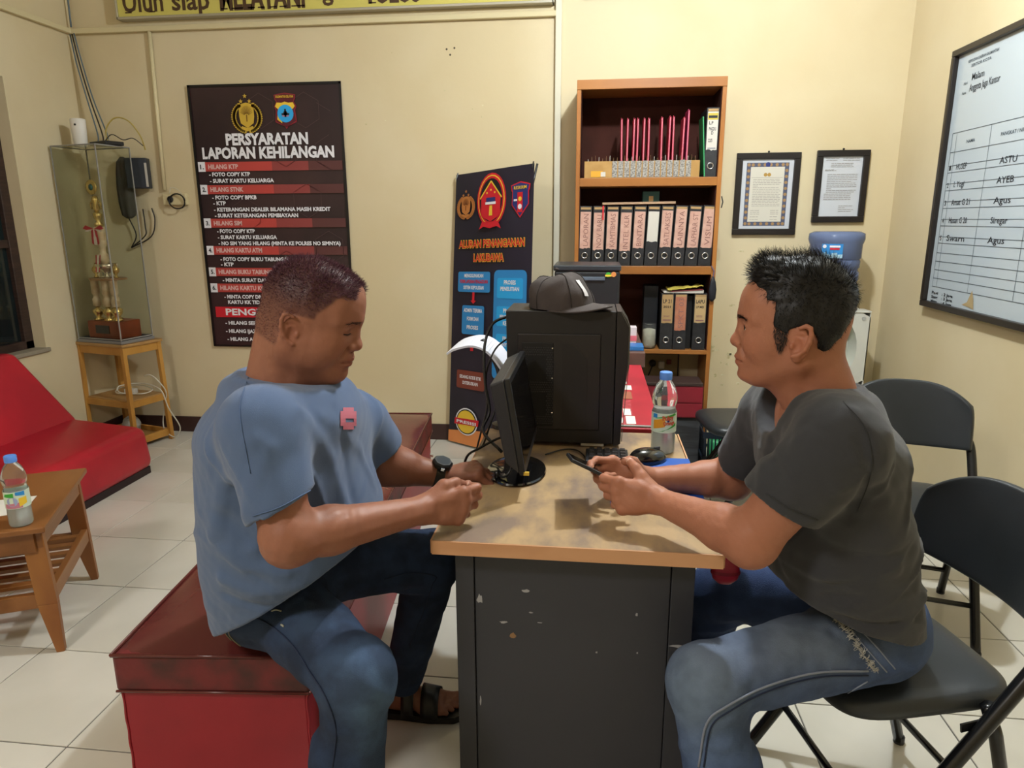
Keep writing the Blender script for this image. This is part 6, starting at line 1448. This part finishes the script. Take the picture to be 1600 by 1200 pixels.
stit = mat('denim_stitching', '8C8468', .8); dden = mat('denim_seam_dark', '1C2740', .85)
seam(jeans1, [(385, 960), (420, 975), (455, 1005), (485, 1050), (510, 1090), (525, 1140), (520, 1198)], .0016, dden, jeans1, 'side_seam'); seam(jeans1, [(362, 968), (352, 985), (362, 1000), (375, 1012), (390, 1022)], .0011, stit, jeans1, 'pocket_stitching'); seam(jeans1, [(368, 970), (358, 988), (370, 1004), (392, 1018)], .0011, stit, jeans1, 'pocket_stitching')
seam(jeans1, [(600, 905), (640, 895), (680, 900), (675, 915), (660, 960), (640, 1010)], .0011, dden, jeans1, 'side_seam'); seam(jeans1, [(425, 955), (432, 953), (440, 955)], .0018, mat('pale_scratch', 'A0A090', .8), jeans1, 'paint_mark')
seam(jeans1, [(440, 976), (444, 979)], .0022, mat('pale_scratch', 'A0A090', .8), jeans1, 'paint_mark', 2)
# sandals with feet
def foot(an, yaw, parent, skin, dark, nm='sandal'):
    Mx = Matrix.Translation(Vector((an[0], an[1], 0))) @ Matrix.Rotation(yaw, 4, 'Z'); f = lambda a, b, c: np.array(Mx @ Vector((a, b, c)))
    v = Vol(*bounds([f(-.09, -.07, .0), f(.21, .07, .0), f(-.09, .07, .16), f(.21, -.07, .16)], .02), .0035)
    v.cone(f(0, 0, .15), f(-.005, 0, .07), .040, .037, k=.02); v.cone(f(-.035, 0, .048), f(.09, 0, .048), .030, .030, k=.03); v.cone(f(.06, .02, .040), f(.12, .024, .036), .024, .018, k=.02); v.cone(f(.06, -.02, .038), f(.11, -.028, .034), .022, .015, k=.02)
    for i in range(5):
        y = .030-.0155*i; L_ = (.048, .044, .040, .034, .026)[i]; r_ = (.0125, .009, .0085, .008, .0075)[i]; x0 = .125-.006*i
        v.path([f(x0-.02, y, .034), f(x0+L_*.55, y*1.05, .037), f(x0+L_, y*1.08, .029)], [r_*1.15, r_, r_*.95], k=.005)
    V_ = v.mesh(1); g = G()
    g.prism([(x-.0, y) for x, y in ((-.075, 0), (-.068, .03), (-.03, .037), (.06, .042), (.12, .052), (.17, .040), (.19, .012), (.185, -.018), (.15, -.042), (.08, -.046), (0, -.036), (-.055, -.034), (-.072, -.018))], .020, lambda u, w_, t_: Mx @ Vector((u, w_, t_+.0015)))
    g.obj(nm+'_sole', dark, parent)
    for x0, x1, z in ((.055, .105, .073), (.0, .035, .088)):
        g = G()
        g.grid(lambda u, w_: Mx @ Vector((x0+(x1-x0)*w_, .050*math.cos(PI*u), .018+(z-.012*w_)*math.sin(PI*u)**.8)), 14, 3); o = g.obj(nm+'_strap', dark, parent, smooth=True); o.modifiers.new('s', 'SOLIDIFY').thickness = .004
    return V_
sandm = mat('black_sandal_leather', '141314', .45)
fL = foot(A3(-.512, 1.675, 0), math.radians(3), p1, sk1, sandm); fR = foot(A3(-.47, 1.10, 0), math.radians(-3), p1, sk1, sandm)
for q_ in (fL, fR): mk('foot', q_, sk1, p1, ones(q_[0])*.85)
# watch
wa = (wrL-elL)/np.linalg.norm(wrL-elL); wc = wrL-wa*.014; q = Vector(wa).to_track_quat('Z', 'Y').to_matrix().to_4x4(); Mw = Matrix.Translation(Vector(wc)) @ q
wt = G().lathe([(.0295, -.012), (.0325, -.011), (.0325, .011), (.0295, .012)], n=36, M=Mw).obj('watch_strap', mat('watch_resin', '111214', .45), p1, smooth=True, ang=40)
up = Vector((0, -.25, 1)); up = (up-Vector(wa)*up.dot(Vector(wa))).normalized(); sd_ = Vector(wa).cross(up); Mc = Matrix((( *[sd_.x, wa[0], up.x], wc[0]+up.x*.033), (*[sd_.y, wa[1], up.y], wc[1]+up.y*.033), (*[sd_.z, wa[2], up.z], wc[2]+up.z*.033), (0, 0, 0, 1)))
G().lathe([(.0, -.004), (.024, -.004), (.026, 0), (.026, .008), (.022, .012), (.0, .012)], n=8, M=Mc, cap=False).obj('watch_case', mat('watch_resin', '111214', .45), wt); G().lathe([(.0, .0122), (.017, .0122)], n=24, M=Mc, cap=False).obj('dial', mat('watch_dial', '3A4046', .15), wt)
for s_ in (-1, 1): G().box((-.004, -.018, .0), (.004, -.010, .006), M=Mc @ Matrix.Translation((s_*.026, .014*s_, 0))).obj('watch_button', steel, wt)
pn = thing('small_black_pouch', 'small black object under the watch hand of the left man', 'pouch', tuple(U(728, 762, 1.63)*A3(1, 1, 0)+A3(0, 0, .7485)))
G().box((-.035, -.018, 0), (.035, .018, .012), bevel=.004, seg=3).obj('case', blackpl, pn)

# ----------------------------------------------------------------- the man on the folding chair
p2 = thing('person', 'man in a charcoal t-shirt and faded jeans on a folding chair, holding a phone', 'person', (0, 0, 0))
sk2 = tinted('skin_warm', 'A26C54', .5, bump=.06, bscale=260, sss=.12, spec=.35)
O2 = A3(.364, 1.314, 1.190); R2_ = rotm(math.radians(166), math.radians(0), 0); nb2 = A3(.440, 1.305, 1.03)
h2, t2, loc2 = head(O2, R2_, .985, 1, 0, nb2, .056, 0)
sL2, eL2, wL2 = U(1312, 690, 1.13), U(1172, 842, 1.175), U(1030, 782, 1.345); sR2, eR2, wR2 = U(1202, 650, 1.49), U(1142, 748, 1.60), U(1008, 748, 1.53)
parts = [(h2, t2)]
ph = A3(-.012, 1.475, .848)
dh2 = A3(-.97, .22, .0); lo, hi = bounds([sL2, eL2, wL2, wL2+dh2*.16], .075)
v = Vol(lo, hi, .0026); forearm(v, sL2, eL2, wL2, .052, .045, .041, .0255)
tipsA = hand(v, wL2, dh2, (.12, .15, 1), (.2, .95, .1), [(30, 62, 35), (42, 72, 40), (48, 76, 40), (52, 76, 40)], [(.020, .022, .010), (.045, .044, .016), (.058, .060, .024), (.072, .068, .040)], .95, wr=.0255)
v.wave(.0004, 90, 6); m_ = v.mesh(1); parts.append((m_, ones(m_[0])))
dh3 = A3(-.95, -.10, .20); lo, hi = bounds([sR2, eR2, wR2, wR2+dh3*.16], .075)
v = Vol(lo, hi, .0026); forearm(v, sR2, eR2, wR2, .052, .045, .040, .0250)
tipsB = hand(v, wR2, dh3, (.1, -.15, 1), (.1, -.95, -.1), [(18, 40, 25), (36, 62, 36), (44, 68, 38), (48, 70, 38)], [(.020, .022, .010), (.042, .042, .012), (.055, .052, .026), (.070, .056, .040)], .95, wr=.0250)
v.wave(.0004, 90, 7); m_ = v.mesh(1); parts.append((m_, ones(m_[0])))
rows2 = [(600, 1338, 1215, 1.31, .13), (640, 1372, 1190, 1.31, .175), (680, 1392, 1182, 1.31, .185), (740, 1409, 1184, 1.31, .175), (800, 1424, 1186, 1.315, .165), (860, 1432, 1184, 1.33, .165), (920, 1438, 1196, 1.35, .17), (960, 1442, 1225, 1.37, .175), (1005, 1446, 1262, 1.38, .18)]
lv2 = torso(rows2, 0); lo, hi = bounds([[r[1]-r[3], r[2]-r[4], r[0]] for r in lv2]+[[r[1]+r[3], r[2]+r[4], r[0]] for r in lv2], .05)
v = Vol(lo, hi+A3(0, 0, .06), .009); v.loft([(z, x, y, a-.02, b-.02) for z, x, y, a, b in lv2 if z > .72]); v.cone(nb2-A3(0, 0, .08), nb2, .07, .056, k=.03); m_ = v.mesh(1); parts.append((m_, ones(m_[0])))
VF, T = join(parts); body2 = mk('body', VF, sk2, p2, T)
face_extra(O2, R2_, .985, p2, 0, hairm, front(loc2, h2[1])); nails(tipsA, p2, nailm); nails(tipsB, p2, nailm)
# hair: shaped volume plus strands
v = Vol((-.16, -.11, -.07), (.12, .11, .17), .0025)
v.ell((-.010, 0, .024), (.102, .081, .097)); v.ell((-.004, 0, .088), (.078, .066, .040), k=.02); v.cone((.046, -.030, .104), (.046, .030, .104), .021, k=.02); v.ell((-.062, 0, .03), (.045, .066, .065), k=.02); v.ell((-.050, 0, -.015), (.042, .064, .045), k=.02); v.plane((-.107, 0, .04), (-.91, 0, -.41), k=.02)
v.plane((.052, 0, .0), (1, 0, -.42), k=.006) if False else None
X, Y_, Z = v.ax[0][:, None, None], v.ax[1][None, :, None], v.ax[2][None, None, :]
cut = np.maximum(X-(.030+np.clip(Z-.055, 0, 1)*1.25+.25*np.abs(Y_)*(Z > .05)), 0*Z-1); cut = np.minimum(cut, .2)      # hairline
low = (-.040-.10*np.clip(X+.02, -.2, 0)*0-Z+.0*Y_)+np.clip((X+.055)*.55, 0, .05); earc = .030-np.sqrt(((X+.014)/1.0)**2+(Z+.022)**2)*1.0+0*Y_
sb = np.minimum(.030-X, X-.006)+0*Y_
v.d = np.maximum.reduce([v.d, cut.astype(np.float32)+0*v.d, (low+0*v.d).astype(np.float32), (earc+0*v.d).astype(np.float32)])
for i in range(46):
    a = -1.1+2.2*((i*.618) % 1); t0 = .2+.7*((i*.381) % 1); x0 = .07-.16*t0; y0 = .07*math.sin(a); z0 = .03+.098*math.cos(a)*math.sqrt(max(.05, 1-(x0/.11)**2)); v.fold([(x0-.01, y0, z0+.008), (x0+.045, y0*.9, z0+.016)], .005, .0034*(1 if i % 2 else -1))
v.wave(.0010, 70, 31); m_ = v.mesh(1); Vh, Fh = m_; Nh = vnorm(Vh, Fh)
W = (Vh*.985) @ R2_.T+O2; hair2 = mk('hair', (W, Fh), hairm, p2, None)
rg = np.random.RandomState(8); idx = rg.choice(len(Vh), 9000); loc = Vh[idx]; Nw = Nh[idx] @ R2_.T; tw = np.clip((loc[:, 2]-.03)/.07, 0, 1)
Dl = np.stack([.45*tw-.1, .25*np.sign(loc[:, 1])*(1-tw), .30*tw-.8*(1-tw)], 1); Dw = Dl @ R2_.T+Nw*.45
strands('hair_strands', W[idx]-Nw*.002, Nw, Dw, .006+.012*tw, .0005, hairm, p2, 9, .22, .3)
ns = 700; rg = np.random.RandomState(10)
sel = np.where((loc2[:, 0] > .004) & (loc2[:, 0] < .030) & (loc2[:, 2] > -.040) & (loc2[:, 2] < .055) & (np.abs(loc2[:, 1]) > .05) & (loc2[:, 0] < .031-.35*np.clip(-loc2[:, 2]-.005, 0, 1)) & (loc2[:, 0] > .006+.3*np.clip(-loc2[:, 2]-.01, 0, 1)))[0]; idx = rg.choice(sel, 1300); N2 = vnorm(*h2)
strands('sideburn', h2[0][idx], N2[idx], N2[idx]*.25+(R2_ @ A3(-.1, 0, -.9)), .009, .0004, hairm, p2, 11, .2)
# t-shirt
sh2 = fabric('charcoal_jersey', '333438', .9, bump=.15, bscale=700, sheen=.15)
lo, hi = bounds([[r[1]-r[3], r[2]-r[4], r[0]] for r in lv2]+[[r[1]+r[3], r[2]+r[4], r[0]] for r in lv2]+[eL2, sL2, sR2, eR2], .08); hi[2] = 1.13
v = Vol(lo, hi, .0045); v.loft(lv2, pw=2.3)
v.cone(sL2+A3(0, .015, .004), sR2+A3(.02, -.02, .022), .066, .062, k=.05); v.ell(nb2+A3(.02, 0, -.065), (.11, .14, .065), k=.05)
hL2 = sL2+(eL2-sL2)*.62; aL2 = (eL2-sL2)/np.linalg.norm(eL2-sL2); hR2 = sR2+(eR2-sR2)*.70; aR2 = (eR2-sR2)/np.linalg.norm(eR2-sR2)
sleeve(v, sL2, hL2, aL2, .070, .071, .053, A3(-.45, .1, -.89)); sleeve(v, sR2, hR2, aR2, .066, .060, .050, aR2)
for P_, w_, am in (([(1190, 700), (1192, 730), (1190, 760)], .010, .005), ([(1205, 690), (1216, 725), (1214, 750)], .009, -.003), ([(1215, 700), (1240, 740), (1235, 790)], .010, .005), ([(1200, 875), (1290, 900), (1400, 890)], .014, .006), ([(1200, 900), (1310, 930), (1430, 915)], .013, -.006), ([(1230, 925), (1330, 950), (1440, 935)], .012, .006), ([(1300, 960), (1380, 975), (1440, 958)], .010, -.006), ([(1310, 985), (1380, 990), (1440, 975)], .010, .006),
                   ([(1260, 830), (1330, 870), (1420, 860)], .018, -.004), ([(1330, 640), (1370, 700), (1385, 780)], .012, .004), ([(1345, 690), (1352, 760), (1330, 810)], .012, -.007), ([(1240, 690), (1290, 720), (1310, 760)], .012, .004), ([(1260, 660), (1310, 690), (1335, 740)], .010, -.003), ([(1215, 870), (1225, 900), (1215, 920)], .012, -.004), ([(1250, 900), (1300, 915), (1350, 905)], .010, -.004)):
    Q = []
    for px_, py_ in P_:
        r = ray_(px_, py_); r /= np.linalg.norm(r); ts = np.arange(.8, 2.0, .004); pp_ = C0+ts[:, None]*r; ii = np.round((pp_-v.lo)/v.h).astype(int); ok = ((ii >= 0) & (ii < v.n)).all(1); dd = np.full(len(ts), .2); dd[ok] = v.d[tuple(ii[ok].T)]; hit = np.argmax(dd < 0); Q.append(pp_[hit] if dd[hit] < 0 else pp_[np.argmin(dd)])
    v.fold(Q, w_, am)
v.wave(.0016, 16, 13); v.wave(.0008, 40, 14); v.crease(.011, (-8, 4, 30), .55, .84, 6); v.crease(.006, (-24, -6, 12), .84, 1.03, 8)

neckhole(v, U(1266, 643, 1.305), (-.757, 0, -.65), .094, .076)
hb, hf = U(1440, 1010, 1.22), U(1200, 932, 1.19); dd_ = (hf-hb); nh_ = np.cross(dd_, A3(0, 1, 0)); nh_ = nh_ if nh_[2] < 0 else -nh_
v.plane((hb+hf)/2, nh_, k=.004)
m_ = v.mesh(1); shirt2 = mk('t_shirt', m_, sh2, p2, ones(m_[0]))
dks = mat('shirt_seam_charcoal', '303132', .9); seam(shirt2, [(1198, 772), (1235, 795), (1277, 812)], .0012, dks, shirt2, 'hem_stitch'); seam(shirt2, [(1318, 628), (1352, 670), (1362, 730), (1340, 800)], .0008, dks, shirt2, 'shoulder_seam')
# jeans
je2 = tinted('washed_denim', '42557C', .85, bump=.25, bscale=500, col2='36476A', nscale=14)
hpL, hpR = A3(.615, 1.345, .535), A3(.615, 1.51, .535); kL, kR = U(1102, 1066, 1.17), U(1122, 925, 1.61); aL_, aR_ = A3(.30, 1.13, .10), A3(.30, 1.66, .10)
lo, hi = bounds([hpL, hpR, kL, kR, aL_, aR_, A3(.79, 1.4, .5)], .115); lo[2] = .03
v = Vol(lo, hi, .0052); v.ell(A3(.622, 1.425, .560), (.095, .155, .10), k=.04)
v.cone(hpL+A3(-.02, 0, .005), kL, .088, .066, k=.04); v.cone(hpR+A3(-.02, 0, .005), kR, .086, .070, k=.04); v.cone(kL, aL_, .064, .058, k=.03); v.cone(kR, aR_, .062, .055, k=.03); v.ell(kL, (.068,)*3, k=.02); v.ell(kL+(aL_-kL)*.38+A3(.02, 0, 0), (.060,)*3, k=.03)
for q, ax in ((kL, aL_), (kR, aR_)):
    for i, (dz, am) in enumerate(((.05, -.006), (.08, .006), (.11, -.005), (.15, .004), (.2, -.003))):
        c = q+(ax-q)*(dz/np.linalg.norm(ax-q)); v.fold([c+A3(.08, -.06, -.015), c+A3(.08, .06, .01)], .014, am); v.fold([c+A3(.05, -.07, 0), c+A3(-.03, -.07, .02*(i % 3-1))], .012, am*.8)
for i in range(6):
    a = hpL+A3(.05-.03*i, -.09, -.03+.012*i); v.fold([a, a+A3(-.06, -.01, .06)], .009, .006*(-1)**i); a = hpL+A3(-.03-.03*i, -.0, .08-.004*i); v.fold([a, a+A3(.02, .08, .0)], .010, .005*(-1)**i)
v.wave(.0016, 18, 23); v.wave(.0008, 45, 24); v.crease(.004, (-22, 12, 26), .05, .60, 12)
v.plane(aL_, (0, 0, -1), rad=.14); v.plane(aR_, (0, 0, -1), rad=.14); v.cone(aL_, aL_-A3(0, 0, .1), .055, k=.003, op=-1); v.cone(aR_, aR_-A3(0, 0, .1), .048, k=.003, op=-1)
m_ = v.mesh(1); V = m_[0]; T = ones(V)
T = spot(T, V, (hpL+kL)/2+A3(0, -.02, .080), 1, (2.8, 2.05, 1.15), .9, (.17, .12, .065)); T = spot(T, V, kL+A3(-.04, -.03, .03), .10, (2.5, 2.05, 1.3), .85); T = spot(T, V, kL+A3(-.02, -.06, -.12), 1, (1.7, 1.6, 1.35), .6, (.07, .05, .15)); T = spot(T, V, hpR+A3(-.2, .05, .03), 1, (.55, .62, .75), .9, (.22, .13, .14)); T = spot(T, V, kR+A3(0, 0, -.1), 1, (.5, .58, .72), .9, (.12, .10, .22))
jeans2 = mk('jeans', m_, je2, p2, T)
seam(jeans2, [(1356, 1048), (1275, 1051), (1197, 1072), (1135, 1103), (1104, 1130), (1092, 1198)], .0022, mat('pale_denim_seam', '7E8698', .85), jeans2, 'side_seam'); seam(jeans2, [(1356, 1055), (1277, 1058), (1201, 1079), (1141, 1110), (1111, 1136), (1100, 1198)], .0016, dden, jeans2, 'side_seam')
seam(jeans2, [(1270, 1107), (1310, 1090), (1355, 1064)], .0014, mat('pale_denim_seam', '7E8698', .85), jeans2, 'rear_seam')
# frayed pocket
fr = mat('frayed_white_threads', 'B8B6AE', .9); H = raycast(jeans2, [(x, y) for x, y in ((1300+66*t+3*math.sin(40*t), 962+86*t**1.1) for t in np.linspace(0, 1, 150))], .001)
if len(H) > 10:
    g = G(); rg = random.Random(4)
    for h_, n_ in H:
        for _ in range(2):
            e = Vector((rg.uniform(-1, 1), rg.uniform(-.4, .4), rg.uniform(-1, 1)))*.009; g.tube([h_+n_*.0005, h_+n_*.004+e*.6, h_+n_*.002+e], .0005, 3, cap=False)
    g.obj('frayed_threads', fr, jeans2, kind='stuff')
seam(jeans2, [(1330, 985), (1350, 1010), (1385, 1050)], .0016, mat('pale_denim_seam', '7E8698', .85), jeans2, 'pocket_edge'); seam(jeans2, [(1345, 985), (1370, 1012), (1398, 1045)], .0016, mat('pale_denim_seam', '7E8698', .85), jeans2, 'pocket_edge')
blt = raycast(jeans2, [(1412, 1000), (1412, 1022)]) 
fL = foot(A3(.30, 1.13, 0), math.radians(178), p2, sk2, sandm); fR = foot(A3(.30, 1.66, 0), math.radians(182), p2, sk2, sandm); [mk('foot', q_, sk2, p2, ones(q_[0])) for q_ in (fL, fR)]
# phone
phn = thing('mobile_phone', 'thin black mobile phone held sideways in the right man\'s hands', 'phone', tuple(ph))
fx_ = Vector((.90, .0, -.42)).normalized(); fy_ = Vector((-.05, .96, -.26)); fy_ = (fy_-fx_*fy_.dot(fx_)).normalized(); fz_ = fx_.cross(fy_); Mp = Matrix(((fx_.x, fy_.x, fz_.x, 0), (fx_.y, fy_.y, fz_.y, 0), (fx_.z, fy_.z, fz_.z, 0), (0, 0, 0, 1)))
G().box((-.037, -.072, -.004), (.037, .072, .004), M=Mp, bevel=.0025, seg=3).obj('body', blackpl, phn); G().box((-.034, -.069, .0039), (.034, .069, .0043), M=Mp).obj('screen', mat('dark_screen', '07070A', .12), phn)
